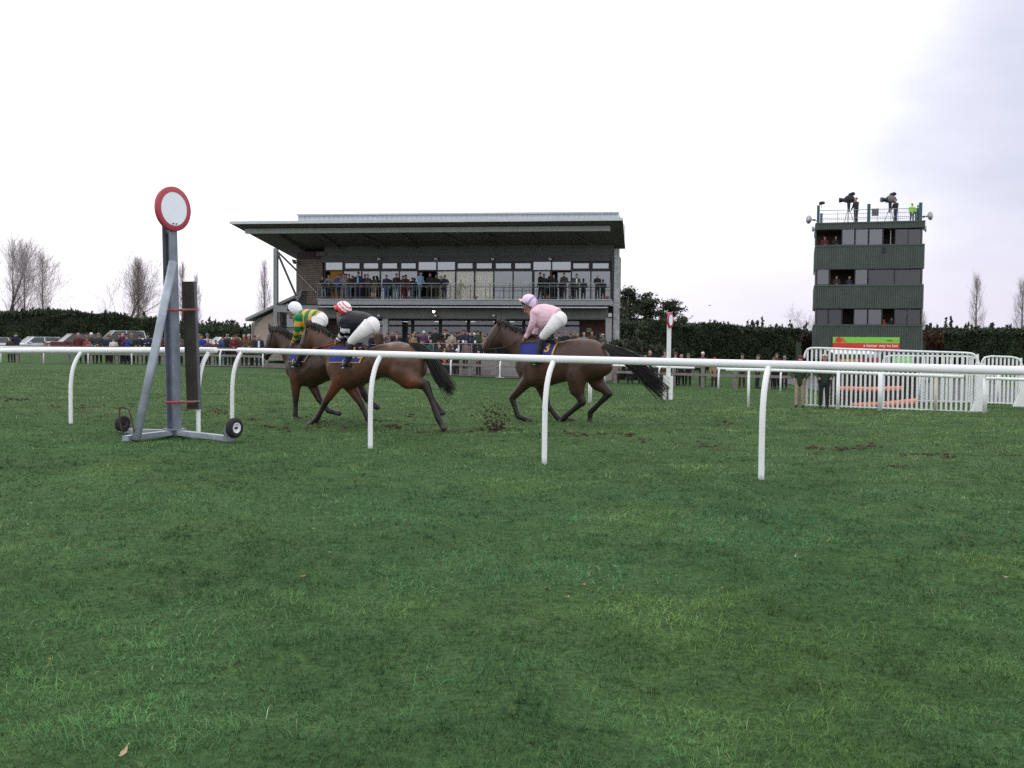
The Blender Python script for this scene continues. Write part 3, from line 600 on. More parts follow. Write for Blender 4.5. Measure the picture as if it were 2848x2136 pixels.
for k_, (y0, y1) in enumerate(bands):
    z0, z1 = ZB(y1), ZB(y0); mb = MB(); n_ = 47; prof = []
    over = .04
    for i in range(n_):
        a_ = TL - over + (TR - TL + 2 * over) * i / n_; s_ = (TR - TL + 2 * over) / n_
        prof += [(a_, 0), (a_ + .40 * s_, 0), (a_ + .52 * s_, -.055), (a_ + .88 * s_, -.055)]
    prof.append((TR + over, 0)); np_ = len(prof)
    mb.add([(x, d - .02, z) for z in (z0, z1) for x, d in prof], [(i, i + 1, np_ + i + 1, np_ + i) for i in range(np_ - 1)])
    for sx in (TL - over, TR + over):                                    # side sheeting
        prs = []
        for i in range(30):
            a_ = -.02 + DEP * i / 30; s_ = DEP / 30; sg = -1 if sx < 0 else 1
            prs += [(a_, 0), (a_ + .4 * s_, 0), (a_ + .52 * s_, .05 * sg), (a_ + .88 * s_, .05 * sg)]
        b_ = len(mb.V); q_ = len(prs); mb.add([(sx + o_, d, z) for z in (z0, z1) for d, o_ in prs], [(i, i + 1, q_ + i + 1, q_ + i) for i in range(q_ - 1)])
    mb.box(TL, TR, .01, .06, z0, z1); mb.box(TL, TR, DEP - .05, DEP, z0, z1); o = mb.obj('corrugated_band', tgreen, tw)
    MB().box(TL - .07, TR + .07, -.10, .02, z1 - .03, z1 + .06).obj('flashing', tgreen, o)
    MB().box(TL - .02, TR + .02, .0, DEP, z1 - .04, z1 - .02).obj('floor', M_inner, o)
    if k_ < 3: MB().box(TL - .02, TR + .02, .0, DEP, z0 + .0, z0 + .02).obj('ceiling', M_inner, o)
pane_rows = [(637, 682, [(2268, 2341, 'o'), (2342, 2377, 'p'), (2379, 2415, 'p'), (2417, 2455, 'p'), (2456, 2489, 'o'), (2490, 2526, 'd'), (2526, 2562, 'd')]),
             (749, 793, [(2272, 2306, 'p'), (2308, 2377, 'o'), (2378, 2413, 'p'), (2415, 2487, 'd'), (2488, 2561, 'd')]),
             (860, 904, [(2271, 2303, 'd'), (2304, 2341, 'd'), (2342, 2374, 'o'), (2375, 2412, 'p'), (2414, 2452, 'p'), (2453, 2487, 'o'), (2488, 2523, 'd'), (2523, 2560, 'd')])]
M_tglass = glass_mat('tower_glass', (.06, .06, .065), .45, .05, .085); M_tglass2 = glass_mat('tower_glass_dark', (.04, .036, .042), .5, .06, .02)
for (y0, y1, ps) in pane_rows:
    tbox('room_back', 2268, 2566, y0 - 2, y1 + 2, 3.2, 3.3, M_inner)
    tbox('corner_post', 2266, 2270, y0 - 1, y1 + 1, .02, .2, M_bulk); tbox('corner_post', 2562, 2566, y0 - 1, y1 + 1, .02, .2, M_bulk)
    for (x0, x1, kd) in ps:
        wf = tbox('window', x0 - 1.3, x0 + 1.3, y0, y1, .05, .13, M_dark); tbox('sill', x0 + 1.3, x1 - 1.3, y1 - 2, y1, .04, .13, M_dark, wf)
        if kd != 'o': tbox('pane', x0 + 1.3, x1 - 1.3, y0 + 1, y1 - 2, .08, .095, M_tglass if kd == 'p' else M_tglass2, wf)
tbox('door_jamb', 2476, 2478.5, 638, 680, .6, .7, M_fascia)
tbox('junction_box', 2455, 2463, 685, 692, -.2, -.09, M_dark); tbox('junction_box', 2455, 2463, 695, 702, -.2, -.09, M_dark)
# roof deck: posts, barred railing
zd = ZB(620)
for x0, x1, yt in ((2272, 2280, 571), (2412, 2421, 567), (2556, 2565, 563)): tbox('deck_post', x0, x1, yt, 620, .02, .25, M_teal)
tbox('deck_locker', 2281, 2288, 593, 620, .5, .9, M_teal); tbox('deck_locker', 2546, 2556, 590, 620, .5, .9, M_teal)
for seg in ((2280, 2412), (2421, 2556)):
    sl = lambda x: -.025 * (x - 2280)
    rr = MB().tube([wp(seg[0], 586 + sl(seg[0]), .12), wp(seg[1], 586 + sl(seg[1]), .12)], .022, 6).obj('deck_rail', M_rail, tw)
    MB().tube([wp(seg[0], 608 + sl(seg[0]), .12), wp(seg[1], 608 + sl(seg[1]), .12)], .018, 6).obj('rail_bar', M_rail, rr)
    n_ = int((seg[1] - seg[0]) / 5.5)
    for i in range(1, n_):
        x = seg[0] + (seg[1] - seg[0]) * i / n_; MB().tube([wp(x, 586 + sl(x), .12), (wp(x, 586, .12).x, .12, zd)], .009, 4).obj('rail_bar', M_rail, rr)
bk_ = MB()
for y in (596, 612): bk_.tube([wp(2280, y, 5.6), wp(2556, y - 6, 5.6)], .02, 5)
for x in (2330, 2360, 2440, 2500): bk_.tube([wp(x, 588, 5.6), wp(x, 618, 5.6)], .02, 5)
bk_.obj('rear_rail', M_rail, tw)
cr = tbox('equipment_box', 2425, 2444, 582, 599, .3, .6, mat('grey_box', (.3, .3, .32), .6, .2)); tbox('box_lid', 2424, 2445, 580, 583, .28, .62, M_dark, cr)
for i in range(5): tbox('box_rib', 2427 + i * 3.5, 2428.5 + i * 3.5, 584, 598, .27, .3, M_dark, cr)
# horn loudspeakers
def horn(px, py, face, r_, label):
    c = wp(px, py, .3); c = W_.world(c); t = thing('horn_loudspeaker', label, 'loudspeaker', c, W_.a, 'horn loudspeakers on the tower corners')
    dv = Vector((math.cos(R(face)), math.sin(R(face)), 0)); pr = [(-.42, .05), (-.3, .06), (-.12, .11), (0, .2), (.1, .32), (.16, .40), (.15, .385), (.0, .17)]
    MB().tube([dv * (a_ * r_ / .4) for a_, _ in pr], [b_ * r_ / .4 for _, b_ in pr], 20, cap=True).obj('horn', mat('pale_horn', (.40, .42, .46), .5, .06), t, True)
    MB().tube([dv * (-.62 * r_ / .4), dv * (-.4 * r_ / .4)], .09 * r_ / .4, 10).obj('driver', M_bulk, t); MB().tube([dv * (-.45), dv * (-.45) + Vector((-dv.x * .35, .0, -.12))], .025, 6).obj('bracket', M_bulk, t)
horn(2253, 611, 222, .31, 'larger grey horn loudspeaker at the left corner of the tower deck')
horn(2583, 601, -42, .31, 'larger grey horn loudspeaker sticking out at the right corner of the tower deck')
horn(2264, 637, 150, .2, 'smaller horn loudspeaker tucked under the left roof edge of the tower')
horn(2571, 637, -20, .24, 'smaller horn loudspeaker under the right roof edge of the tower')
c = W_.world(wp(2284, 568, .15)); t = thing('deck_spotlight', 'small dark spotlight on the left post of the tower deck', 'spotlight', c, W_.a)
MB().tube([(-.15, 0, .05), (-.02, 0, .07), (.12, 0, .1), (.26, 0, .09)], [.11, .13, .12, .07], 12).obj('lamp_head', M_dark, t); MB().tube([(0, 0, 0), (.03, 0, -.3)], .02, 6).obj('bracket', M_rail, t); MB().tube([(-.16, 0, .05), (-.15, 0, .05)], .1, 12).obj('lens', M_fascia, t)
# banner on the foot of the tower
bn0, bn1 = wp(2316, 951, -.16), wp(2502, 951, -.16); zt_, zm_, zb_ = wp(2409, 937.5, -.16).z, wp(2409, 954, -.16).z, wp(2409, 970, -.16).z
bc = W_.world((( bn0.x + bn1.x) / 2, -.16, zm_)); bn = thing('banner', 'green over red betting banner lettered in white on the foot of the tower', 'banner', bc, W_.a)
hwid = (bn1.x - bn0.x) / 2; g_ = mat('banner_green', (.22, .62, .08), .5, .03); r_ = mat('banner_red', (.68, .045, .035), .5, .03)
up_p = MB().box(-hwid, hwid, 0, .05, .0, zt_ - zm_).obj('green_panel', g_, bn); rd = MB().box(-hwid, hwid, 0, .05, zb_ - zm_, -.003).obj('red_panel', r_, bn)
t1 = link('lettering', text_mesh('a better way to bet', .30, mat('banner_white', (.85, .8, .78), .5, 0), .004, 'RIGHT', .004), rd); t1.location = (hwid - .1, -.008, (zb_ - zm_) / 2 + .02); t1.rotation_euler = (R(90), 0, 0)
t2 = link('lettering', text_mesh('tote', .21, mat('banner_dark', (.05, .12, .04), .5, 0), .004, 'RIGHT', .004), up_p); t2.location = (hwid - .52, -.008, .2); t2.rotation_euler = (R(90), 0, 0)
t3 = link('lettering', text_mesh('sport', .21, mat('banner_orange', (.75, .28, .06), .5, 0), .004, 'LEFT', .003), up_p); t3.location = (hwid - .50, -.008, .2); t3.rotation_euler = (R(90), 0, 0)
mb = MB()
for i in range(3): mb.box(-hwid + .12 + i * .06, -hwid + .95 - i * .09, -.012 - .003 * i, .0, .05 + i * .12, .12 + i * .12)
mb.tube([(-hwid + .42, -.014, .22), (-hwid + .42, -.001, .22)], .2, 18); mb.obj('emblem', r_, up_p)
# ------------------------------------------------------------------ vegetation
M_leafdark = mat('hedge_leaf', (0, 0, 0), .75, .15, 3, attr='tint', spec=.2)
M_hedgecore = mat('hedge_core', (.02, .028, .018), .95, .2, 2)
M_bark = mat('bark', (.085, .07, .065), .9, .2, 6); M_twig = mat('twig', (.32, .28, .30), .9, .1, 3); M_twigbrown = mat('twig_brown', (.22, .17, .15), .9, .1, 3)
def leaf_tris(C_, size, rng, squash=1.0, k=1):
    n = len(C_); a = rng.normal(0, 1, (n, 3)); a /= np.linalg.norm(a, axis=1)[:, None]; b = rng.normal(0, 1, (n, 3)); b -= a * (a * b).sum(1)[:, None]; b /= np.linalg.norm(b, axis=1)[:, None]
    s = (size * (.6 + .8 * rng.random(n)))[:, None]
    V = np.stack([C_ - b * s * .5, C_ + b * s * .5, C_ + a * s * 1.3 * np.array([1, 1, squash])], 1).reshape(-1, 3); return V, np.arange(3 * n).reshape(-1, 3)
def hedge(name, label, pts, thick, n, seed, col=(.046, .068, .036), spikes=1.0, leaf=.17, cat='hedge'):
    # pts: (px, top py, depth Y); a clipped conifer hedge with ragged leaders standing up along its top
    rng = np.random.default_rng(seed); P = []
    for px, py, Y in pts: q = at_y(px, py, Y); P.append((q.x, q.y, q.z))
    P = np.array(P); base = np.array([float(gz(p[0], p[1])) for p in P]); root = link(name, None, None, (P[0][0], P[0][1], base[0])); tag(root, label, cat); o0 = np.array([P[0][0], P[0][1], base[0]])
    seg = np.linalg.norm(np.diff(P[:, :2], axis=0), axis=1); cum = np.concatenate([[0], np.cumsum(seg)])
    def at(t):
        s_ = t * cum[-1]; return np.stack([np.interp(s_, cum, P[:, i]) for i in range(3)], 1), np.interp(s_, cum, base)
    d = P[-1, :2] - P[0, :2]; d /= np.linalg.norm(d); nrm = np.array([d[1], -d[0]]);  nrm = nrm if nrm[1] < 0 else -nrm
    mb = MB(); m_ = 40; q, bz = at(np.linspace(0, 1, m_ + 1)); h = q[:, 2] - bz
    fr_, bk_ = q[:, :2] + nrm * thick * .38, q[:, :2] - nrm * thick * .4
    rings = [[(f[0], f[1], b - .3), (f[0], f[1], b + hh * .93), (k_[0], k_[1], b + hh * .93), (k_[0], k_[1], b - .3)] for f, k_, b, hh in zip(fr_, bk_, bz, h)]
    mb.loft([[Vector(v) - Vector(o0) for v in r_] for r_ in rings]); mb.obj('inner_growth', M_hedgecore, root)
    t = rng.random(n); q, bz = at(t); hh = q[:, 2] - bz; top = rng.random(n) < .3
    f = rng.random(n); bulge = (vnoise(t * cum[-1], f * hh, 1.1, seed) - .5) * .8; hh = hh + (vnoise(t * cum[-1], t * 0, 2.2, seed + 5) - .5) * .7
    z = np.where(top, hh * (.93 + .07 * rng.random(n)) + bulge * .4, f * hh); off = np.where(top, (rng.random(n) - .5) * thick, thick * .42 + bulge + .25 * (1 - f))
    C_ = np.stack([q[:, 0] + nrm[0] * off, q[:, 1] + nrm[1] * off, bz + z], 1)
    ns = int(cum[-1] * 2.4 * spikes); ts = rng.random(ns); qs, bs = at(ts); SP = []
    for i in range(ns):                           # leaders
        hgt = rng.uniform(.25, .9) * (1 if rng.random() < .85 else 1.5); k = int(34 * hgt) + 8; u = rng.random(k) ** 1.1; r0 = .34 * (1 - u) * min(1, hgt) * rng.random(k)
        a = rng.random(k) * 6.28; oo = (rng.random() - .4) * thick * .6
        SP.append(np.stack([qs[i, 0] + nrm[0] * oo + np.cos(a) * r0, qs[i, 1] + nrm[1] * oo + np.sin(a) * r0, qs[i, 2] - .15 + u * hgt], 1))
    if SP: C_ = np.concatenate([C_] + SP)
    V, F = leaf_tris(C_ - o0, leaf, rng, 1.3)
    sh = .55 + .75 * vnoise(C_[:, 0] + C_[:, 1], C_[:, 2], .8, seed + 1) ; sh = sh * (.7 + .6 * rng.random(len(C_)))
    cc = np.array(col)[None] * sh[:, None]; br = (rng.random(len(C_)) < .04)[:, None]; cc = np.where(br, np.array([.06, .05, .03]), cc)
    np_mesh('foliage', V, F, M_leafdark, np.repeat(cc, 3, 0), root); return root
hedge('conifer_hedge', 'long tall dark conifer hedge behind the parked cars at the far left', [(-90, 866, 98), (60, 872, 99), (200, 874, 101), (300, 880, 103), (420, 892, 105), (470, 905, 107)], 3.2, 46000, 41)
hedge('conifer_hedge', 'ragged lower conifer hedge between the mirror post and the beige annexe', [(470, 912, 99), (560, 914, 95), (640, 912, 92), (700, 916, 90)], 2.6, 14000, 42, spikes=2.2)
hedge('conifer_hedge', 'tall dark hedge running from the grandstand right column to the green tower', [(1700, 893, 84), (1800, 898, 86), (1880, 904, 88), (1960, 909, 91), (2080, 916, 94), (2200, 924, 97), (2290, 930, 99)], 3.4, 52000, 43)
hedge('conifer_hedge', 'dark conifer hedge at the far right beyond the tower', [(2560, 922, 96), (2640, 918, 92), (2750, 924, 88), (2950, 926, 82)], 3.2, 30000, 44, spikes=1.6)
hedge('shrub_bed', 'low grey green rounded shrubs at the right foot of the grandstand', [(1716, 958, 61), (1760, 960, 61.5), (1810, 966, 62), (1852, 978, 62.5)], 2.0, 5000, 45, (.055, .065, .045), .3, .16, 'shrub')
hedge('copper_shrub', 'reddish brown shrub between the tower and the right hand hedge', [(2563, 932, 86), (2585, 930, 86), (2606, 938, 86)], 2.2, 2600, 46, (.075, .038, .022), 1, .2, 'shrub')
hedge('copper_shrub', 'dark reddish bush left of the tower behind the white panels', [(2222, 945, 80), (2250, 940, 80), (2275, 948, 80)], 2.0, 1800, 47, (.045, .022, .02), .5, .2, 'shrub')

class Twigs:                                      # thin three-sided branches collected as arrays
    def __init__(s): s.a = []; s.b = []; s.ra = []; s.rb = []
    def add(s, a, b, ra, rb): s.a.append(a); s.b.append(b); s.ra.append(ra); s.rb.append(rb)
    def obj(s, name, m, parent, org):
        A = np.array(s.a) - org; B = np.array(s.b) - org; ra = np.array(s.ra)[:, None]; rb = np.array(s.rb)[:, None]; t = B - A; t /= np.linalg.norm(t, axis=1)[:, None] + 1e-9
        x = np.cross(t, [0.31, .95, .05]); x /= np.linalg.norm(x, axis=1)[:, None] + 1e-9; y = np.cross(t, x); V = []
        for k in range(3):
            o = x * math.cos(2.094 * k) + y * math.sin(2.094 * k); V += [A + o * ra, B + o * rb]
        V = np.stack(V, 1).reshape(-1, 3); i = np.arange(len(A))[:, None] * 6
        F = np.concatenate([i + [0, 2, 3, 1], i + [2, 4, 5, 3], i + [4, 0, 1, 5]]); return np_mesh(name, V, F, m, None, parent)
def rot_about(v, ax, a): return Matrix.Rotation(a, 3, ax) @ v
def bare_tree(label, px, py_top, Y, seed, spread=.5, width=1.0, twig=.02, py_base=None, m=None, levels=5):
    rnd = random.Random(seed); tp = at_y(px, py_top, Y); z0 = float(gz(tp.x, tp.y)) - .1; H = tp.z - z0; org = np.array([tp.x, tp.y, z0])
    root = thing('bare_tree', label, 'tree', org, 0, 'bare winter trees on the skyline'); tr = MB(); tw_ = Twigs()
    def grow(p, d, L_, r, lv):
        n = 4; pts = [p]; q = p; dd = d
        for i in range(n):
            dd = (dd + Vector((rnd.gauss(0, .09), rnd.gauss(0, .09), .06))).normalized(); q = q + dd * L_ / n; pts.append(q)
        rr = [r * (1 - .5 * i / n) for i in range(n + 1)]
        if lv <= 1: tr.tube([v - Vector(org) for v in pts], rr, 6)
        else:
            for i in range(n): tw_.add(tuple(pts[i]), tuple(pts[i + 1]), rr[i], rr[i + 1])
        if lv >= levels: return
        nk = rnd.randint(6, 8) if lv == 0 else rnd.randint(3, 4) if lv < 3 else rnd.randint(2, 3)
        for k in range(nk):
            f = rnd.uniform(.3, 1); pp = pts[min(n, int(f * n))]; ax = Vector((rnd.gauss(0, 1), rnd.gauss(0, 1), 0)).normalized(); a = rnd.uniform(.5, 1.05) * spread * 1.7
            nd = rot_about(dd, ax, a); nd.x *= width; nd.y *= width; nd.normalize(); grow(pp, nd, L_ * rnd.uniform(.6, .85), max(rr[-1] * .6, twig * .5), lv + 1)
        grow(pts[-1], dd, L_ * .62, max(rr[-1] * .8, twig * .5), lv + 1)
    grow(Vector(org), Vector((0, 0, 1)), H * .40, H * .017, 0)
    tr.obj('trunk', M_bark, root, True); tw_.obj('crown', m or M_twig, root, org); return root
def poplar(label, px, py_top, Y, wpx, seed, n=110, m=None, twig=.011):
    rnd = random.Random(seed); tp = at_y(px, py_top, Y); z0 = float(gz(tp.x, tp.y)) - .1; H = tp.z - z0; org = np.array([tp.x, tp.y, z0]); wid = wpx * Y / F_PX / 2
    root = thing('poplar_tree', label, 'tree', org, 0, 'bare winter trees on the skyline'); MB().tube([(0, 0, 0), (.05, 0, H * .3), (0, .05, H * .65), (.03, 0, H)], [H * .014, H * .011, H * .006, .012], 6).obj('trunk', M_bark, root, True); tw_ = Twigs()
    for i in range(n):
        t = rnd.uniform(.12, .93); a = rnd.random() * 6.283; prof = wid * (min(1, (1 - t) * 2.2) ** .8) * rnd.uniform(.5, 1.05); L_ = H * rnd.uniform(.12, .26) * (1.1 - .5 * t); p = Vector((org[0], org[1], z0 + H * t)); r0 = rnd.uniform(.008, .02)
        if p.z + L_ > z0 + H: L_ = z0 + H - p.z
        pts = [p + Vector((math.cos(a), math.sin(a), 0)) * prof * s_ + Vector((rnd.gauss(0, .05), rnd.gauss(0, .05), L_ * f)) for s_, f in ((0, 0), (.62, .3), (.9, .65), (1, 1))]
        for k in range(3): tw_.add(tuple(pts[k]), tuple(pts[k + 1]), r0 * (1 - k * .25), r0 * (.75 - k * .25))
        for _ in range(6):
            k = rnd.randint(0, 2); f = rnd.random(); b = pts[k].lerp(pts[k + 1], f); e = b + Vector((rnd.gauss(math.cos(a) * .1, .22), rnd.gauss(math.sin(a) * .1, .22), rnd.uniform(.35, 1.0))); tw_.add(tuple(b), tuple(e), twig * .7, twig * .35)
    tw_.obj('crown', m or M_twig, root, org); return root
bare_tree('largest bare tree, its thick dark trunk at the left edge of the photo', 7, 610, 112, 51, .46, .8, .02)
poplar('slim bare poplar nearest the big tree at the far left', 34, 700, 118, 42, 52)
poplar('bare poplar in the middle of the far left group, leaning top', 66, 690, 120, 52, 53, 130)
poplar('narrow bare poplar standing apart at the right of the far left group', 117, 708, 116, 42, 54, 130)
bare_tree('wide spreading bare tree left of the tall finish post', 342, 690, 114, 57, .5, .9, .016)
poplar('dense brown poplar touching the wide tree left of the finish post', 383, 722, 112, 52, 56, 260, M_twigbrown)
poplar('bare poplar half hidden behind the wooden mirror board', 506, 735, 116, 48, 57, 120)
poplar('thin bare poplar just right of the wooden mirror board', 546, 770, 118, 30, 58, 80)
poplar('bare poplar beside the left column of the grandstand', 735, 728, 114, 44, 59, 130)
bare_tree('low rounded bare tree against the left side of the tower', 2238, 832, 108, 60, .8, 1.15, .02)
poplar('bare poplar above the right hand hedge', 2718, 772, 110, 52, 61, 140)
poplar('bare poplar cut by the right edge of the photo', 2846, 782, 106, 56, 62, 150)
poplar('faint bare poplar hidden behind the tower right edge', 2570, 870, 120, 20, 63, 40)
def pine(label, px, Y, top, clumps, seed):
    rng = np.random.default_rng(seed); tp = at_y(px, top, Y); z0 = float(gz(tp.x, tp.y)); org = np.array([tp.x, tp.y, z0]); root = thing('pine_tree', label, 'tree', org, 0, 'dark pines behind the grandstand'); C_ = []; tk = MB()
    H = tp.z - z0; tk.tube([(0, 0, 0), (.15, 0, H * .4), (-.1, 0, H * .75), (.05, 0, H * .95)], [.26, .2, .13, .05], 7)
    for cx, cy, rx, ry in clumps:
        q = at_y(cx, cy, Y + rng.normal(0, .8)); rX, rZ = rx * Y / F_PX, ry * Y / F_PX; sub = max(3, int(rx * ry / 46))
        tk.tube([(0, 0, max(.5, q.z - z0 - .9)), tuple(np.array(q) - org)], [.07, .03], 5)
        for _ in range(sub):
            c = np.array(q) + rng.normal(0, .5, 3) * [rX, rX * .8, rZ]; k = int(85 + 60 * rng.random()); C_.append(c + rng.normal(0, 1, (k, 3)) * [.30, .30, .12])
    C_ = np.concatenate(C_); V, F = leaf_tris(C_ - org, .15, rng, .7); sh = (.5 + .9 * rng.random(len(C_)))[:, None]
    tk.obj('trunk', M_bark, root, True); np_mesh('crown', V, F, M_leafdark, np.repeat(np.array([[.044, .058, .034]]) * sh, 3, 0), root)
pine('tallest dark pine close against the grandstand right column', 1748, 92, 802, [(1745, 812, 24, 12), (1738, 835, 26, 18), (1765, 838, 22, 20), (1732, 862, 24, 14), (1760, 868, 26, 14), (1780, 855, 12, 14), (1735, 885, 22, 12), (1765, 890, 22, 10)], 71)
pine('second dark pine with a bushy middle', 1798, 93, 818, [(1798, 824, 11, 8), (1800, 842, 20, 12), (1808, 858, 22, 12), (1790, 872, 22, 12), (1815, 878, 16, 10), (1800, 892, 18, 8)], 72)
pine('dark wind bent pine with a flat detached head, right of the other two', 1866, 94, 838, [(1868, 842, 22, 8), (1850, 848, 18, 8), (1880, 856, 14, 7), (1858, 860, 18, 8), (1836, 872, 14, 8), (1862, 876, 18, 7), (1845, 888, 16, 8), (1895, 890, 16, 6)], 73)

# ------------------------------------------------------------------ rails, posts and fences
def smooth_path(pts, n=5):
    P = [Vector(p) for p in pts]; out = []
    for i in range(len(P) - 1):
        p0, p1, p2, p3 = P[max(i - 1, 0)], P[i], P[i + 1], P[min(i + 2, len(P) - 1)]
        for k in range(n):
            t = k / n; out.append(.5 * ((2 * p1) + (-p0 + p2) * t + (2 * p0 - 5 * p1 + 4 * p2 - p3) * t * t + (-p0 + 3 * p1 - 3 * p2 + p3) * t ** 3))
    return out + [P[-1]]
def near_rail(label, posts, ends, r):             # posts: pixel traces top..foot of each goose-neck post; every post stands on the turf
    feet = [on_ground(*p[-1]) for p in posts]; root = thing('running_rail', label, 'rail', feet[0]); o = root.location; tops = []
    for tr_, ft in zip(posts, feet):
        # the post leans over from its foot towards the track
        FR = Frame(ft, -29); pts = []
        e = .24; topz = None
        tz = FR.at(tr_[0][0], tr_[0][1], e).z
        path = [(0, -.06), (0, tz * .42), (.012, tz * .6), (.05, tz * .76), (.13, tz * .9), (e, tz)]
        # lateral drift of the trace off the vertical
        pts = [ft + FR.v * a + Vector((0, 0, b)) for a, b in path]
        MB().tube([p - o for p in smooth_path(pts, 4)], .034, 10).obj('post', M_white, root, True); tops.append(pts[-1])
    P0 = tops[0]; line = []
    first, last = ends
    d0 = (tops[0] - tops[1]).normalized(); d1 = (tops[-1] - tops[-2]).normalized()
    line = [tops[0] + d0 * first] + tops + [tops[-1] + d1 * last]
    line = [p + Vector((0, 0, .015)) for p in line]
    MB().tube([p - o for p in line], r, 16).obj('rail', M_white, root, True)
    for p, nx in ((line[0], line[1]), (line[-1], line[-2])):
        dd = (p - nx).normalized(); MB().tube([p - o - dd * .002, p - o + dd * .012, p - o + dd * .03], [r * 1.0, r * 1.0, r * .72], 16).obj('end_cap', M_white, root, True)
near_rail('near white plastic running rail on curved posts crossing the right two thirds of the photo',
          [((668, 977), (646, 1192)), ((1046, 988), (1030, 1247)), ((1533.6, 1002), (1514, 1285)), ((2118.6, 1017), (2117, 1331))], (.12, 4.6), .046)
near_rail('nearer left section of white running rail ending beside the mirror board',
          [((-90, 978), (-135, 1160)), ((234, 977), (197, 1183)), ((577, 977), (552, 1211))], (8, .12), .048)
# far rail along the other side of the course
fgp = [(-140, 1005.5), (2, 1009), (121, 1011), (245, 1012.5), (366, 1015), (488, 1018), (612, 1021), (731, 1025), (860, 1029), (990, 1034), (1120, 1039), (1254, 1045), (1391, 1051), (1530, 1056), (1683, 1062), (1834, 1071), (2000, 1079), (2173, 1087), (2360, 1097), (2560, 1108), (2780, 1120)]
FP = [on_ground(*p) for p in fgp]
lft, mid_, rgt = FP[1], FP[12], FP[17]
def far_line(px, off=0.0):                        # point of the far rail line (or a parallel one behind it) in the direction of a photo column
    d = ray(px, 960); dv = Vector((d.x, d.y)).normalized(); best = None
    A, B = (lft, mid_) if px < fgp[12][0] else (mid_, rgt)
    t_ = (B - A).to_2d().normalized(); nn = Vector((-t_.y, t_.x)); nn = nn if nn.y > 0 else -nn; a = A.to_2d() + nn * off
    den = dv.x * t_.y - dv.y * t_.x; s_ = (a.x * t_.y - a.y * t_.x) / den; q = dv * s_; return Vector((q.x, q.y, float(gz(q.x, q.y))))
fr_root = thing('running_rail', 'far white running rail on the other side of the course in front of the crowd', 'rail', mid_)
tops = []
for px, _ in fgp:
    if 1929 < px < 1990: continue
    p = far_line(px); q = p + Vector((0, 0, .98)) + TNORM * .14; tops.append((px, q))
    MB().tube([v - mid_ for v in (p - Vector((0, 0, .05)), p + Vector((0, 0, .72)), p + Vector((0, 0, .88)) + TNORM * .05, q)], .048, 8).obj('post', M_white, fr_root, True)
segA = [q for px, q in tops if px < 1900]; segB = [q for px, q in tops if px >= 1990]
eA = far_line(1929) + Vector((0, 0, .98)) + TNORM * .14
MB().tube([q - mid_ for q in segA] + [eA - mid_], .055, 10).obj('rail', M_white, fr_root, True); MB().tube([far_line(1993) + Vector((0, 0, .98)) + TNORM * .14 - mid_] + [q - mid_ for q in segB], .055, 10).obj('rail', M_white, fr_root, True)
b_ = far_line(1391); MB().box(-.25, .25, -.12, .12, 0, .04).obj('foot_plate', M_white, fr_root).location = b_ - mid_
# grey timber post and rail fence with the crowd behind it
M_fence = mat('grey_timber', (.20, .185, .17), .9, .2, 6)
fn = thing('timber_fence', 'weathered grey timber post and rail fence holding back the spectators', 'fence', far_line(1391, 1.3))
pxs = [-60, 48, 118, 190, 254, 325, 390, 455, 520, 592, 664, 742, 824, 908, 996, 1088, 1180, 1282, 1306, 1384, 1478, 1574, 1672, 1712, 1796, 1875, 1956, 2046, 2140, 2240, 2350]
prev = None
for i, px in enumerate(pxs):
    p = far_line(px, 1.3) - fn.location; MB().box(-.09, .09, -.06, .06, -.1, 1.12).obj('post', M_fence, fn).location = p
    if prev is not None:
        for z in (.62, 1.04):
            if px > 1990 and z > 1: continue
            MB().bar(prev + Vector((0, -.08, z)), p + Vector((0, -.08, z)), .04, .13).obj('rail', M_fence, fn)
    prev = p
# gate-like white rail on the near side of the crossing and a lone post
def straight_rail(label, line, posts, r=.05):
    P = [at_y(px, py, Y) for px, py, Y in line]; root = thing('running_rail', label, 'rail', (P[0].x, P[0].y, float(gz(P[0].x, P[0].y)))); o = root.location
    MB().tube([p - o for p in P], r, 10).obj('rail', M_whitepaint, root, True)
    for px, py, Y, w_, m in posts:
        q = at_y(px, py, Y); z = float(gz(q.x, q.y)); MB().tube([(q.x - o.x, q.y - o.y, z - .05 - o.z), (q.x - o.x, q.y - o.y, q.z - o.z)], w_, 8).obj('post', m, root, True)
straight_rail('white rail on straight posts in front of the white barred panels', [(2019, 1028, 34.2), (2200, 1031, 33.4), (2400, 1038, 32.4), (2600, 1045, 31.5), (2681, 1048, 31.2)],
              [(2083, 1030, 33.9, .045, M_whitepaint), (2332, 1036, 32.7, .06, M_whitepaint), (2449, 1041, 32.1, .075, M_whitepaint), (2603, 1046, 31.5, .05, mat('cream_post', (.56, .54, .42), .7, .1))], .052)
straight_rail('short white rail continuing past the panels to the right edge', [(2742, 1052, 30.5), (2860, 1056, 29.8), (3000, 1061, 29)], [(2741, 1052, 30.6, .07, M_whitepaint), (2930, 1058, 29.4, .06, M_whitepaint)], .05)
straight_rail('single straight white post with a stub of rail behind the last horse', [(1600, 1019, 34.6), (1690, 1022, 34.3)], [(1642, 1021, 34.5, .07, M_whitepaint)], .045)

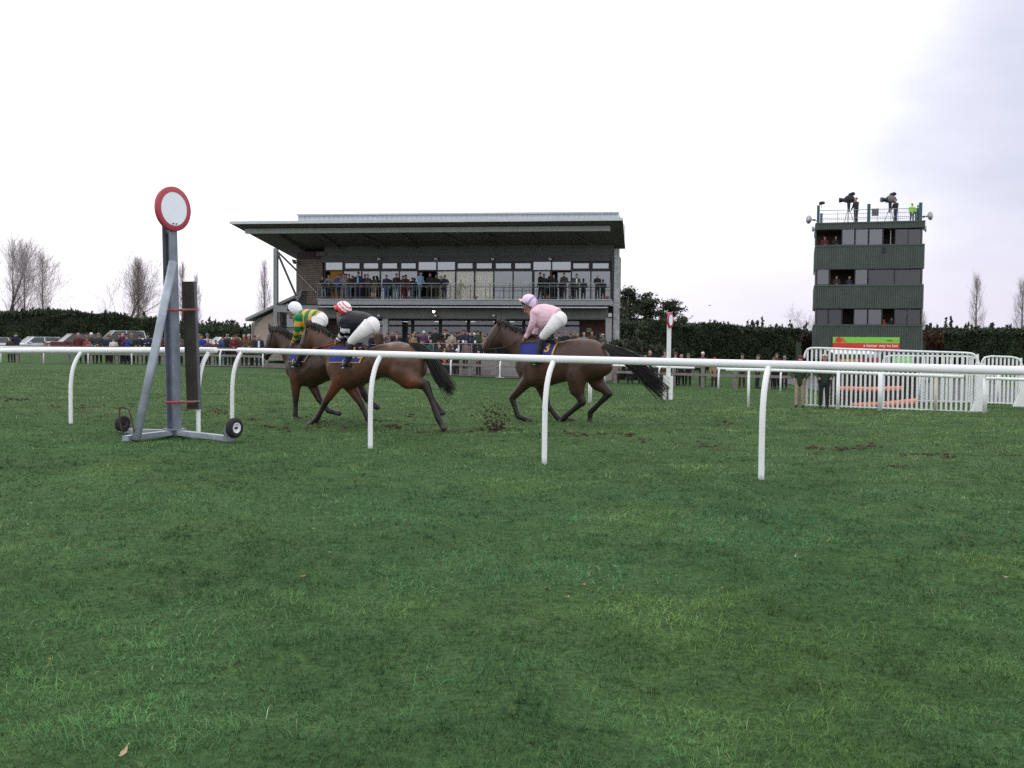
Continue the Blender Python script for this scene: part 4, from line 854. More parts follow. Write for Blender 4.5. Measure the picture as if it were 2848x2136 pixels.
def barred_panel(label, xL, xR, yTL, yTR, yBL, yBR, YL, YR, n, feet=True, bar=.03, mid=None):
    A, B = at_y(xL, yTL, YL), at_y(xR, yTR, YR); a0 = at_y(xL, yBL, YL); b0 = at_y(xR, yBR, YR); root = thing('barred_panel', label, 'panel fence', a0); o = Vector(a0); rad = .35
    up1 = (A - a0); up2 = (B - b0); h = (A - B).normalized()
    path = [a0 + up1 * .82, a0 + up1 * .90 - h * .03, a0 + up1 * .97 - h * .12, A - h * .34] + [A.lerp(B, .25), A.lerp(B, .5), A.lerp(B, .75)] + [B + h * .34, b0 + up2 * .97 + h * .12, b0 + up2 * .90 + h * .03, b0 + up2 * .82]
    MB().tube([p - o for p in smooth_path(path, 3)], .036, 8).obj('top_rail', M_whitepaint, root, True)
    MB().tube([a0 + Vector((0, 0, .06)) - o, b0 + Vector((0, 0, .06)) - o], .022, 6).obj('bottom_rail', M_whitepaint, root, True)
    me = None
    for i in range(n):
        t = (i + .5) / n; p0 = a0.lerp(b0, t); p1 = A.lerp(B, t); rise = (p1 - p0).length
        if me is None: me = MB().box(-bar, bar, -.018, .018, 0, 1).mesh('bar', [M_whitepaint])
        q = link('bar', me, root, p0 - o + Vector((0, 0, .03))); q.scale = (1, 1, rise - .05)
    if feet:
        for p, u_, s_ in ((b0, up2, -1),):
            m_ = MB(); m_.box(-.13, .13, -.07, .07, 0, u_.length * .84); m_.hexa([(-.13 - (.16 if s_ < 0 else 0), -.07, -.03), (.13 + (.16 if s_ > 0 else 0), -.07, -.03), (-.13 - (.16 if s_ < 0 else 0), .07, -.03), (.13 + (.16 if s_ > 0 else 0), .07, -.03), (-.12, -.068, .4), (.12, -.068, .4), (-.12, .068, .4), (.12, .068, .4)]); m_.obj('end_post', M_whitepaint, root).location = p - o
    return root
barred_panel('long white barred panel with rounded top corners in front of the tower', 2237, 2722, 967, 983, 1131, 1151, 34.3, 31.6, 37)
barred_panel('white barred panel at the far right edge, set further back', 2730, 2842, 990, 994, 1124, 1128, 35.2, 34.8, 10)
barred_panel('white barred panel seen through the bars of the long one', 2455, 2722, 989, 992, 1118, 1122, 37.5, 36.5, 15, False, .022)
for k_, (x0, y0, x1, y1, th_, lab) in enumerate(((2336, 1081, 2512, 1080, .17, 'straight orange padded bar behind the white panel, upper of two'), (2366, 1129, 2552, 1116, .22, 'thicker orange padded bar slanting on the ground behind the white panel'))):
    p, q = at_y(x0, y0, 36), at_y(x1, y1, 35.6); o = MB().tube([Vector((0, 0, 0)), (q - p) * .5 + Vector((0, 0, -.03)), q - p], th_ / 2, 10).obj('padded_bar', mat('orange_pad', (.78, .22, .13), .6, .08), None, True, p); tag(o, lab, 'padding')
hb = thing('brush_hurdle', 'dark brush hurdle standing behind the white panel', 'hurdle', at_y(2430, 1126, 36.6)); mb = MB(); rr_ = random.Random(3)
for i in range(260): x = -1.55 + 3.1 * i / 260; mb.tube([(x, rr_.uniform(-.12, .12), -.1), (x + rr_.uniform(-.08, .08), rr_.uniform(-.2, .2), rr_.uniform(1.15, 1.5))], .016, 4)
tag(mb.obj('brush', mat('brush', (.035, .028, .03), .9, .3, 6), hb), kind='stuff'); MB().box(-1.55, 1.55, -.1, .1, -.1, 1.05).obj('frame', mat('brush_frame', (.04, .03, .035), .9, .2), hb)
sb = thing('course_sign', 'small green and white board behind the white panel', 'sign', at_y(2512, 1012, 37.2)); MB().box(-.36, .36, -.03, .03, -.28, .0).obj('white_half', mat('sign_pale', (.62, .72, .78), .6, .05), sb); MB().box(-.36, .36, -.03, .03, .004, .26).obj('green_half', mat('sign_green', (.30, .66, .25), .6, .05), sb)
MB().tube([(0, .03, -1.4), (0, .03, -.28)], .04, 6).obj('post', M_whitepaint, sb); MB().box(-.3, .3, -.03, .03, -.98, -.72).obj('green_tag', mat('sign_green', (0, 0, 0)), sb)

# ------------------------------------------------------------------ the finish posts
M_galv = mat('galvanised', (.185, .21, .26), .5, .22, 5, .05, metal=.3); M_galv2 = mat('galvanised_tube_pale', (.29, .33, .38), .5, .3, 3, .05, metal=.3); M_oldwood = mat('old_wood', (.045, .041, .034), .9, .3, 3, .4, bscale=60); M_red = mat('sign_red', (.42, .05, .075), .45, .1, 4); M_signwhite = mat('sign_white', (.80, .85, .92), .4, .04, 3)
M_strap = mat('red_strap', (.40, .05, .045), .6, .15); M_tyre = mat('tyre', (.018, .018, .02), .85, .2, 20, .3); M_rust = mat('rusty_iron', (.06, .035, .03), .8, .3, 20)
def disc_sign(root, c, az, R_, o, thick=.03, ring=.245):
    dv = Vector((math.sin(R(az)), math.cos(R(az)), 0)); sd_ = Vector((0, 0, 1)).cross(dv); n = 48
    def circ(r_, off): return [c - o + dv * off + (sd_ * math.cos(2 * math.pi * k / n) + Vector((0, 0, 1)) * math.sin(2 * math.pi * k / n)) * r_ for k in range(n)]
    ri = R_ * (1 - ring)
    d_ = MB().loft([circ(ri, -thick), circ(R_ - .006, -thick), circ(R_, -thick + .006), circ(R_, thick - .006), circ(R_ - .006, thick), circ(ri, thick)], 0, False).obj('red_ring', M_red, root, True)
    MB().loft([circ(ri, -thick + .004), circ(ri, thick - .004)]).obj('white_face', M_signwhite, root)
    return dv, sd_
base = on_ground(485, 1213); FS = Frame(base, -29); root = thing('finish_post', 'tall winning post with a red ringed white disc on a wheeled steel base', 'finish post', base); o = root.location
def fpl(px, py, Y): return at_y(px, py, Y) - o
Yb = base.y
top = fpl(472, 652, Yb); bot = fpl(485, 1213, Yb); ax_ = (top - bot).normalized()
TA = Vector((-.875, .485, 0)); TB = Vector((.485, .875, 0))
def hbeam(a, b, A1, B1, w_, d_, m, name, par):   # rolled-steel H section standing between a and b
    mb = MB()
    for s_ in (-1, 1): mb.bar(a + A1 * (s_ * d_ / 2), b + A1 * (s_ * d_ / 2), w_, .012, side=A1)
    mb.bar(a, b, .010, d_ - .012, side=A1); return mb.obj(name, m, par)
hbeam(bot, top + ax_ * .5, TA, TB, .15, .15, M_galv, 'upright', root)
MB().bar(fpl(464, 650, Yb + .05), fpl(472, 930, Yb + .07), .10, .05, side=TB).obj('shaded_flange_strip', M_oldwood, root)  # dark strip added for the shaded left flange of the upright
cs = at_y(481, 581, Yb - .06); dv, sd_ = disc_sign(root, cs, -61, .335, o)
for k in (-1, 1): MB().tube([cs - o - dv * .036 + sd_ * (k * .03) + Vector((0, 0, -.225)), cs - o - dv * .05 + sd_ * (k * .03) + Vector((0, 0, -.225))], .011, 8).obj('bolt', M_dark, root)
# base: three channels lying on the grass
def chan(a, b, name='base_beam'): return MB().bar(a, b, .10, .075).obj(name, M_galv2, root)
zc = Vector((0, 0, .06)); arm1 = on_ground(348, 1231) - o; arm2 = on_ground(334, 1210) - o; arm3 = on_ground(637, 1231) - o; cen = Vector((0, 0, 0))
chan(cen + zc, arm1 + zc); chan(cen + zc + (arm2 - cen).normalized() * .07, arm2 + zc); chan(cen + zc, arm3 + zc)
MB().tube([fpl(481, 728, Yb - .08), fpl(430, 980, Yb - .45), fpl(377, 1226, arm1.y + Yb + .05)], .062, 14).obj('brace', M_galv2, root, True)
MB().bar(bot + Vector((-.1, -.1, .11)), bot + Vector((.12, .06, .11)), .26, .02).obj('base_plate', M_galv, root)
def wheel(c, az, r_, lab, rim, par):
    dv = Vector((math.sin(R(az)), math.cos(R(az)), 0)); sd_ = Vector((0, 0, 1)).cross(dv); n = 28
    def circ(q, off): return [c + dv * off + (sd_ * math.cos(2 * math.pi * k / n) + Vector((0, 0, 1)) * math.sin(2 * math.pi * k / n)) * q for k in range(n)]
    ty = MB().loft([circ(r_ * .52, -.045), circ(r_ * .8, -.055), circ(r_ * .97, -.035), circ(r_, 0), circ(r_ * .97, .035), circ(r_ * .8, .055), circ(r_ * .52, .045)], 0, False).obj('wheel', M_tyre, par, True)
    MB().loft([circ(.02, -.02), circ(r_ * .3, -.018), circ(r_ * .44, -.046), circ(r_ * .53, -.05), circ(r_ * .53, .05), circ(r_ * .44, .046), circ(r_ * .3, .018), circ(.02, .02)]).obj('rim', rim, ty, True)
    MB().tube([c - dv * .055, c + dv * .055], r_ * .12, 8).obj('hub', M_dark, ty)
M_rimw = mat('rim_white', (.7, .72, .76), .5, .06); M_rimd = mat('rim_brown', (.06, .04, .035), .8, .2)
wheel(fpl(652, 1190, arm3.y + Yb - .05), -61, .145, '', M_rimw, root); wheel(fpl(341, 1178, arm2.y + Yb - .1), -61, .125, '', M_rimd, root)
for wx, ay in ((625, arm3.y + Yb - .03), (352, arm2.y + Yb - .06)):
    a = fpl(wx, 1186, ay); MB().hexa([a + Vector((-.03, 0, -.22)), a + Vector((.14 if wx > 500 else -.14, 0, -.22)), a + Vector((-.03, .02, -.22)), a + Vector((.14 if wx > 500 else -.14, .02, -.22)), a + Vector((0, 0, .02)), a + Vector((.06 if wx > 500 else -.06, 0, .02)), a + Vector((0, .02, .02)), a + Vector((.06 if wx > 500 else -.06, .02, .02))]).obj('axle_bracket', M_galv, root)
Yh = arm1.y + Yb + .04
MB().tube(smooth_path([fpl(349, 1224, Yh), fpl(335, 1185, Yh), fpl(333, 1137, Yh), fpl(352, 1137, Yh), fpl(362, 1150, Yh), fpl(379, 1231, Yh)], 3), .011, 6).obj('tow_handle', M_rust, root); MB().tube([fpl(315, 1134, Yh), fpl(335, 1136, Yh)], .008, 6).obj('tow_grip', M_rust, root)
# mirror board strapped to the post
mp0, mp1 = at_y(522, 783, Yb + .12), at_y(536, 1138, Yb + .12); mroot = thing('mirror_board', 'dark old wooden board strapped upright beside the winning post', 'board', mp1)
xw = Vector((.93, -.37, 0)); dn = Vector((.37, .93, 0))
mb = MB(); a, b = Vector((0, 0, 0)), mp0 - mp1
for nm, wl, wr_, dep in (('board', -.11, .03, .05), ('board', .034, .112, .05)):
    MB().hexa([a + xw * wl, a + xw * wr_, a + xw * wl + dn * dep, a + xw * wr_ + dn * dep, b + xw * wl, b + xw * wr_, b + xw * wl + dn * dep, b + xw * wr_ + dn * dep]).obj(nm, M_oldwood, mroot)
MB().hexa([a + xw * .114 - dn * .004, a + xw * .128 - dn * .004, a + xw * .114 + dn * .05, a + xw * .128 + dn * .05, b + xw * .114 - dn * .004, b + xw * .128 - dn * .004, b + xw * .114 + dn * .05, b + xw * .128 + dn * .05]).obj('edge_strip', mat('edge_grey', (.10, .105, .13), .7, .2), mroot)
for py in (862, 1118):
    s_ = thing('ratchet_strap', 'red ratchet strap holding the board %s' % ('at the top' if py < 1000 else 'near its foot'), 'strap', at_y(490, py, Yb), 0, 'straps between post and board'); so = s_.location
    def sp(px, yy, Y): return at_y(px, yy, Y) - so
    x0 = 461 if py < 1000 else 461
    MB().tube([sp(x0, py, Yb - .13), sp(492, py + 1.5, Yb - .13), sp(512, py + 1, Yb + .0), sp(545, py + 0, Yb + .06)], .016 if py < 1000 else .018, 6).obj('webbing', M_strap, s_); MB().tube([sp(497, py - 2, Yb - .12), sp(540 if py < 1000 else 557, py - 2, Yb + .04)], .007, 6).obj('ratchet_bar', M_rail, s_)
# far winning post
b2 = on_ground(1858, 1111); r2 = thing('finish_post', 'slim white winning post with a narrow looking red ringed disc on the far side', 'finish post', b2)
tp2 = at_y(1862, 905, b2.y)
MB().box(-.075, .075, -.05, .05, 0, tp2.z - b2.z + .1).obj('upright', M_whitepaint, r2)
MB().box(-.19, -.075, -.06, .06, -.02, .92).obj('side_plank', M_whitepaint, r2); MB().box(.02, .16, -.11, -.055, -.02, .9).obj('side_plank', M_whitepaint, r2); MB().tube([(-.2, -.066, .42), (.2, -.06, .40)], .012, 6).obj('tie_wire', M_rust, r2); MB().tube([(-.03, -.07, .0), (-.06, -.075, .55)], .022, 6).obj('gap_strip', M_dark, r2)  # planks, tie and a thin dark strip in the gap between the planks
disc_sign(r2, at_y(1864, 890, b2.y - .1), -61, .30, Vector(b2), .03, .30)

# ------------------------------------------------------------------ parked cars
def car(label, px, py_roof, Y, yaw, L_, W2, H_, kind, colr, glassc=None):
    q = at_y(px, py_roof, Y); z = float(gz(q.x, q.y)); t = thing('parked_car', label, 'car', (q.x, q.y, z), R(yaw), 'cars parked behind the crowd'); sc = (q.z - z) / H_; t.scale = (1, 1, max(.9, min(1.12, sc)))
    body = mat('car_' + colr, dict(silver=(.62, .69, .74), maroon=(.13, .03, .04), white=(.72, .74, .76), dark=(.05, .055, .08), blue=(.08, .12, .2), pale=(.6, .58, .6))[colr], .25, .04, 2, spec=.6)
    wst = .93 if kind != 'suv' else 1.0; hood = .80 if kind != 'suv' else 1.02
    if kind == 'suv': prof = [(-.5, .42), (-.5, .95), (-.47, 1.05), (-.24, hood + .04), (.5, hood), (.5, .42)]
    else: prof = [(-.5, .34), (-.5, .62), (-.46, .74), (-.22, .90), (.48, .93), (.5, .8), (.5, .34)]
    def sect(y, ins): return [Vector((a * L_, y, b)) for a, b in prof]
    W_2 = W2 / 2; mb = MB(); mb.loft([[Vector((v.x * .985, -W_2, v.z * (1 if v.z < .5 else .985))) for v in sect(0, 0)], [Vector((v.x, -W_2 + .07, v.z)) for v in sect(0, 0)], [Vector((v.x, W_2 - .07, v.z)) for v in sect(0, 0)], [Vector((v.x * .985, W_2, v.z * (1 if v.z < .5 else .985))) for v in sect(0, 0)]]); mb.obj('body', body, t)
    rear = .49 if kind in ('estate', 'suv') else .36; fr_ = -.24 if kind != 'suv' else -.26; rf = -.08; zr = H_; zb = .9 if kind != 'suv' else 1.03
    cab = lambda y, top: [Vector((fr_ * L_, y, zb)), Vector((rf * L_, y * .86 if top else y, zr - .04)), Vector((.30 * L_, y * .86 if top else y, zr)), Vector(((rear - .05) * L_, y * .86 if top else y, zr - .06)), Vector((rear * L_, y, zb))]
    mg = MB(); A = cab(-W_2 + .05, True); B = cab(W_2 - .05, True); mg.loft([A, B]); mg.obj('windows', mat('car_window', (.035, .048, .055), .12, .05, 2, spec=.5), t)
    mr = MB(); mr.hexa([A[1] + Vector((-.03, 0, .0)), A[3], B[1] + Vector((-.03, 0, 0)), B[3], A[1] + Vector((0, 0, .05)), A[3] + Vector((0, 0, .07)), B[1] + Vector((0, 0, .05)), B[3] + Vector((0, 0, .07))]); mr.obj('roof', body, t)
    for Q in (A, B):
        for i, j in ((0, 1), (3, 4)): MB().bar(Q[i], Q[j], .07, .05).obj('pillar', body, t)
        mid = Q[2] * .55 + Q[1] * .45; MB().bar(mid, Vector((mid.x, Q[0].y, zb)), .08, .05).obj('pillar', body, t)
    for sx in (-.31, .30):
        for sy in (-1, 1):
            c = Vector((sx * L_, sy * (W_2 - .08), .32)); ty = MB().tube([c + Vector((0, -.1, 0)), c + Vector((0, .1, 0))], .32, 16).obj('wheel', M_tyre, t, False); MB().tube([c + Vector((0, -.115, 0)), c + Vector((0, .115, 0))], .19, 12).obj('rim', M_rail, ty)
    for sy in (-1, 1):
        MB().box(-.5 * L_ - .02, -.47 * L_, sy * W_2 * .72 - .2, sy * W_2 * .72 + .2, .62, .76).obj('headlight', M_fascia, t); MB().box(-.2 * L_, -.16 * L_, sy * (W_2 + .09) - .09, sy * (W_2 + .09) + .09, .9, 1.02).obj('wing_mirror', body, t)
    MB().box(-.5 * L_ - .015, -.49 * L_, -.28, .28, .42, .53).obj('number_plate', M_fascia, t); MB().box(-.5 * L_ - .03, -.49 * L_, -W_2 * .95, W_2 * .95, .34, .42).obj('bumper', M_dark if kind == 'suv' else body, t)
car('white car mostly cut off by the left edge of the photo', -22, 940, 88, 25, 4.1, 1.7, 1.45, 'hatch', 'white')
car('silver estate car nearest the left edge, seen three quarters from the front', 96, 937, 88, 48, 4.3, 1.72, 1.46, 'estate', 'silver')
car('small pale car half hidden between the silver estate and the maroon four by four', 170, 940, 91, 40, 3.8, 1.65, 1.45, 'hatch', 'pale')
car('maroon four by four with a pale roof behind the people in red', 206, 928, 88, 42, 4.6, 1.85, 1.78, 'suv', 'maroon')
car('large dark windowed four by four behind the biggest knot of people', 325, 920, 89, 35, 4.8, 1.9, 1.9, 'suv', 'pale')
car('silver car glimpsed left of the slanting brace of the winning post', 402, 941, 89, 40, 4.2, 1.7, 1.44, 'estate', 'silver')
car('white car between the cream jacket and the man in the grey cap', 618, 938, 86, 38, 4.2, 1.7, 1.45, 'hatch', 'white')
# behind the barred panels: a betting stall, a dark blue van, a grey crossing
st = thing('betting_stall', 'red fronted stall with a white and yellow top behind the barred panel', 'stall', at_y(2375, 1000, 58)); sz = float(gz(st.location.x, 58)) - st.location.z
MB().box(-1.2, 1.2, -.4, .4, sz, sz + 1.0).obj('counter', mat('stall_dark', (.03, .028, .05), .7, .2), st); MB().box(-1.25, 1.25, -.46, -.41, sz + 1.02, sz + 1.5).obj('red_board', mat('stall_red', (.42, .05, .05), .6, .1), st); MB().box(-1.1, .1, -.48, -.465, sz + 1.1, sz + 1.4).obj('yellow_panel', mat('stall_yellow', (.62, .45, .14), .6, .1), st)
mb = MB(); mb.hexa([Vector(v) for v in ((-1.4, -.9, sz + 1.68), (1.0, -.9, sz + 1.68), (-1.4, .6, sz + 1.9), (1.0, .6, sz + 1.9), (-1.4, -.9, sz + 1.74), (1.0, -.9, sz + 1.74), (-1.4, .6, sz + 1.96), (1.0, .6, sz + 1.96))]); mb.obj('awning', M_white, st)
for sx in (-1.3, .9):
    for sy in (-.8, .5): MB().tube([(sx, sy, sz), (sx, sy, sz + 1.75)], .025, 6).obj('awning_pole', M_rail, st)
vn = thing('parked_van', 'dark navy van behind the middle of the barred panel', 'van', at_y(2492, 1000, 60), R(4)); sz = float(gz(vn.location.x, 60)) - vn.location.z; vb = mat('van_navy', (.022, .026, .065), .35, .06, 2, spec=.5); mb = MB()
pr = [(-2.1, .35), (-2.1, .95), (-1.75, 1.1), (-1.2, 1.85), (-.9, 1.95), (2.1, 1.95), (2.15, .35)]
mb.loft([[Vector((a, y_, sz + b)) for a, b in pr] for y_ in (-.85, .85)]); mb.obj('body', vb, vn); gl_ = mat('car_window', (0, 0, 0))
MB().hexa([Vector((a, y_, sz + b)) for a, b, y_ in ((-1.5, 1.15, -.87), (-.55, 1.15, -.87), (-1.5, 1.15, -.84), (-.55, 1.15, -.84), (-1.12, 1.75, -.87), (-.55, 1.75, -.87), (-1.12, 1.75, -.84), (-.55, 1.75, -.84))]).obj('cab_window', gl_, vn); MB().box(-.3, 1.9, -.87, -.855, sz + 1.2, sz + 1.7).obj('side_window', gl_, vn); MB().box(-2.14, -2.09, -.7, -.3, sz + .75, sz + .95).obj('headlight', M_fascia, vn)
for sx in (-1.35, 1.45):
    for sy in (-.78, .78): ty = MB().tube([(sx, sy - .1, sz + .33), (sx, sy + .1, sz + .33)], .33, 16).obj('wheel', M_tyre, vn); MB().tube([(sx, sy - .11, sz + .33), (sx, sy + .11, sz + .33)], .18, 12).obj('rim', M_rail, ty)
mb = MB(); vs = []
for j in range(13):
    for i in range(17):
        x_, y_ = 13.2 + 12 * i / 16 + .25 * j, 37.5 + 26 * j / 12; vs.append((x_, y_, float(gz(x_, y_)) + .03))
mb.add(vs, [(j * 17 + i, j * 17 + i + 1, (j + 1) * 17 + i + 1, (j + 1) * 17 + i) for j in range(12) for i in range(16)]); tag(mb.obj('crossing_path', mat('grey_path', (.07, .078, .09), .9, .15, 1.5, .3)), 'blue grey surfaced crossing behind the barred panels', kind='structure')
# a bird far off
bd = at_y(1973, 850, 150); mb = MB(); mb.tube([(-.35, 0, 0), (-.1, 0, .05), (.2, 0, .03), (.42, 0, 0)], [.02, .09, .08, .02], 8)
bd_s = .55; bird = tag(mb.obj('bird', M_dark, None, True, bd), 'small dark bird in the sky between the pines and the tower', 'bird')
bird.scale = (bd_s,) * 3
for s_ in (-1, 1): MB().add([(-.15, 0, .05), (.15, 0, .05), (.25, s_ * .7, .16), (.05, s_ * .75, .17), (-.15, 0, .03), (.15, 0, .03), (.25, s_ * .7, .15), (.05, s_ * .75, .16)], [(0, 1, 2, 3), (7, 6, 5, 4), (0, 4, 5, 1), (2, 6, 7, 3), (1, 5, 6, 2), (3, 7, 4, 0)]).obj('wing', M_dark, bird)
# ------------------------------------------------------------------ horses and riders, traced on the upright plane each one gallops in
def ell_ring(c, ax, ay, n=16): return [c + ax * math.cos(2 * math.pi * k / n) + ay * math.sin(2 * math.pi * k / n) for k in range(n)]
LAT = Vector((0, 1, 0))
class Tracer:
    def __init__(s, foot_px, deg, x0, y0, sc):
        s.F = Frame(on_ground(*foot_px), deg); s.x0, s.y0, s.sc = x0, y0, sc
    def p(s, zx, zy, d=0.0): return s.F.at(s.x0 + zx / s.sc, s.y0 + zy / s.sc, d)
    def ring(s, tx, ty, bx, by, hw, d=0.0, n=18):
        t, b = s.p(tx, ty, d), s.p(bx, by, d); return ell_ring((t + b) / 2, LAT * hw, (t - b) / 2, n)
def limb(mb, segs, tr, pts, rad, d, label, latf=.85, dd=None):
    P = [tr.p(x, y, d + (dd[i] if dd else 0)) for i, (x, y) in enumerate(pts)]
    SP, SR = [], []
    for i in range(len(P) - 1):
        for k in range(4): t = k / 4; SP.append(P[i].lerp(P[i + 1], t)); SR.append(rad[i] * (1 - t) + rad[i + 1] * t)
    SP.append(P[-1]); SR.append(rad[-1]); mb.tube(SP, SR, 10, lat=LAT, latf=latf)
    for i, q in enumerate(P[1:-1], 1): mb.ball(q, (rad[i] * 1.0, rad[i] * latf, rad[i] * 1.0), 10, 7)
    hv_ = (P[-1] - P[-2]).normalized(); mb.ball(P[-1] - hv_ * .02, (.062, .055, .05), 10, 7)
    for i in range(len(P) - 1): segs.append((P[i], P[i + 1], rad[i], rad[i + 1], label + str(i)))
    return P
M_coat = mat('horse_coat', (0, 0, 0), .43, .2, 7, .35, attr='tint', spec=.36, bscale=9)
M_hair = mat('horse_hair', (.012, .010, .010), .55, .3, 20)
M_leather = mat('leather', (.03, .02, .015), .5, .2, 15); M_boot = mat('black_boot', (.014, .013, .016), .35, .15, 8); M_breech = mat('breeches', (.74, .73, .74), .75, .06, 7, .5, bscale=11)
M_blue = mat('cloth_blue', (.022, .034, .20), .8, .08, 10); M_gold = mat('cloth_gold', (.55, .33, .07), .7, .1, 10); M_skin = mat('skin', (.42, .22, .16), .6, .08, 10); M_stirrup = mat('stirrup', (.45, .45, .47), .3, .1, metal=.8)
def horse(label, tr, torso, neck, head, ears, legs, tail, manep, colr, belly, sheet, number, tail_n=150, dark_legs=True, group='runners passing the winning post', tail_sp=.09):
    base = tr.F.P; mb = MB(); segs = []
    rings = [tr.ring(*r) for r in torso]; mb.loft(rings)
    for i in range(len(torso) - 1):
        c0 = sum((Vector(v) for v in rings[i]), Vector()) / 18; c1 = sum((Vector(v) for v in rings[i + 1]), Vector()) / 18; segs.append((c0, c1, .3, .3, 'torso'))
    for part, nm in ((neck, 'neck'), (head, 'head')):
        rg = [tr.ring(*r) for r in part]; mb.loft(rg)
        for i in range(len(part) - 1):
            c0 = sum((Vector(v) for v in rg[i]), Vector()) / 18; c1 = sum((Vector(v) for v in rg[i + 1]), Vector()) / 18; segs.append((c0, c1, part[i][4], part[i + 1][4], nm + str(i)))
    for (ax, ay, bx, by, d) in ears: mb.tube([tr.p(ax, ay, d), tr.p((ax + bx) / 2, (ay + by) / 2, d * 1.15), tr.p(bx, by, d)], [.055, .052, .022], 8, lat=LAT, latf=.7); segs.append((tr.p(ax, ay, d), tr.p(bx, by, d), .04, .01, 'ear'))
    ez = head[1]; q = tr.p((ez[0] * .72 + ez[2] * .28), (ez[1] * .72 + ez[3] * .28), 0)
    for pts, rad, d, lab, *dd in legs: limb(mb, segs, tr, pts, rad, d, lab, .82, dd[0] if dd else None)
    me = fuse(mb, .016, 3); V = verts_np(me); lab, t = nearest_seg(V, segs); names = [s[4] for s in segs]
    ne = len(me.edges); E = np.empty(ne * 2, np.int32); me.edges.foreach_get('vertices', E); E = E.reshape(-1, 2); deg = np.bincount(E.ravel(), minlength=len(V))[:, None].astype(np.float32) + 1e-6
    def avg(A):
        o_ = np.zeros_like(A)
        for q_ in range(A.shape[1]): o_[:, q_] = np.bincount(E[:, 0], A[E[:, 1], q_], len(V)) + np.bincount(E[:, 1], A[E[:, 0], q_], len(V))
        return o_ / deg
    soft = np.array([1.0 if nm in ('torso', 'neck0', 'neck1', 'fore0', 'hind0', 'hind1') else .25 if nm in ('fore1', 'hind2', 'neck2') else 0 for nm in names])[lab][:, None]
    for _ in range(25): soft = .5 * soft + .5 * avg(soft)
    V = V.astype(np.float64)
    for _ in range(28): V = V + (avg(V) - V) * .6 * soft
    me.vertices.foreach_set('co', V.astype(np.float32).ravel()); me.update()
    nr = np.empty(len(V) * 3, np.float32); me.vertices.foreach_get('normal', nr); nr = nr.reshape(-1, 3)            # muscle relief
    mus = (vnoise(V[:, 0] + .35 * V[:, 2], V[:, 2] * .75, .2, 91) - .5) * .022 + (vnoise(V[:, 0] - .3 * V[:, 2], V[:, 2], .09, 92) - .5) * .008
    V = V + nr * (mus * soft[:, 0])[:, None]; me.vertices.foreach_set('co', V.astype(np.float32).ravel()); me.update()
    c = np.zeros((len(V), 3)); body = np.array(colr); bl = np.array(belly); blk = np.array([.012, .010, .009])
    ramps = dict(fore=[(0, 0, .1, .5), (0, 0, .5, 1), (0, .7, 1, 1), (.9, 1, 1, 1)], hind=[(0, 0, .0, .3), (0, 0, .3, .8), (0, .25, 1, 1), (.25, .9, 1, 1), (.95, 1, 1, 1)])
    for i, nm in enumerate(names):
        k = lab == i
        if not k.any(): continue
        if nm.startswith(('fore', 'hind')):
            rp_ = ramps[nm[:4]]; q_ = rp_[min(int(nm[4:]), len(rp_) - 1)]; f = (q_[0] + (q_[1] - q_[0]) * t[k])[:, None]; g = (q_[2] + (q_[3] - q_[2]) * t[k])[:, None]; base_c = body * (1 - g) + bl * g
            c[k] = base_c * (1 - f) + blk * f
        elif nm == 'ear': c[k] = body * .6
        elif nm.startswith('head') and nm != 'head0': c[k] = body * (1 - .3 * t[k][:, None])
        else: c[k] = body
    for i, (a_, b_, ra, rb, nm) in enumerate(segs):
        if nm in ('fore6', 'hind7'): k = (lab == i) & (t > .45); c[k] = np.array([.04, .036, .033])
    for _ in range(9): c = .4 * c + .6 * avg(c)
    n1 = vnoise(V[:, 0] * 3 + 9, V[:, 2] * 3, 1.0, 77)[:, None]; c *= .85 + .3 * n1
    set_tint(me, c); me.materials.append(M_coat); h = link('horse', me, None, base, tr.F.a); tag(h, label, 'horse', group)
    bvh = BVHTree.FromPolygons([v.co[:] for v in me.vertices], [p.vertices[:] for p in me.polygons])
    def onskin(lp, side=-1, off=.012):
        r_ = bvh.ray_cast(Vector((lp[0], side * 1.2, lp[2])), Vector((0, -side, 0)))
        return (r_[0] + Vector((0, side * off, 0))) if r_[0] else Vector((lp[0], side * .25, lp[2]))
    # eyes
    for s_ in (-1, 1):
        e = onskin(q, s_, -.004); MB().ball(e, .02, 8, 6).obj('eye', M_boot, h, True)
    rnd = random.Random(len(label))
    # tail and mane of separate locks
    tp = [tr.p(*a) for a in tail]; mbt = MB(); M_ = len(tp)
    lock = [Vector((rnd.gauss(0, .8), rnd.gauss(0, .5), rnd.gauss(0, .8))) for _ in range(22)]
    for i in range(int(tail_n * 2.4)):
        o = lock[i % 22] + Vector((rnd.gauss(0, .45), rnd.gauss(0, .35), rnd.gauss(0, .45))); e = min(1, rnd.uniform(.5, 1.12)); pts = []
        for k in range(M_):
            f = k / (M_ - 1); pts.append(tp[k] + o * (.016 + tail_sp * f * (1 - .35 * f)) + Vector((0, 0, -.03 * f * rnd.random())))
        cut = max(4, int(round(e * M_))); pts = smooth_path(pts[:cut], 3); n_ = len(pts); mbt.tube(pts, [.0105 * (1 - .8 * (k / (n_ - 1)) ** 2) for k in range(n_)], 3)
    mbt.obj('tail', M_hair, h, True)
    mbm = MB(); mp_ = [tr.p(*a) for a in manep]; line = smooth_path(mp_, 14)
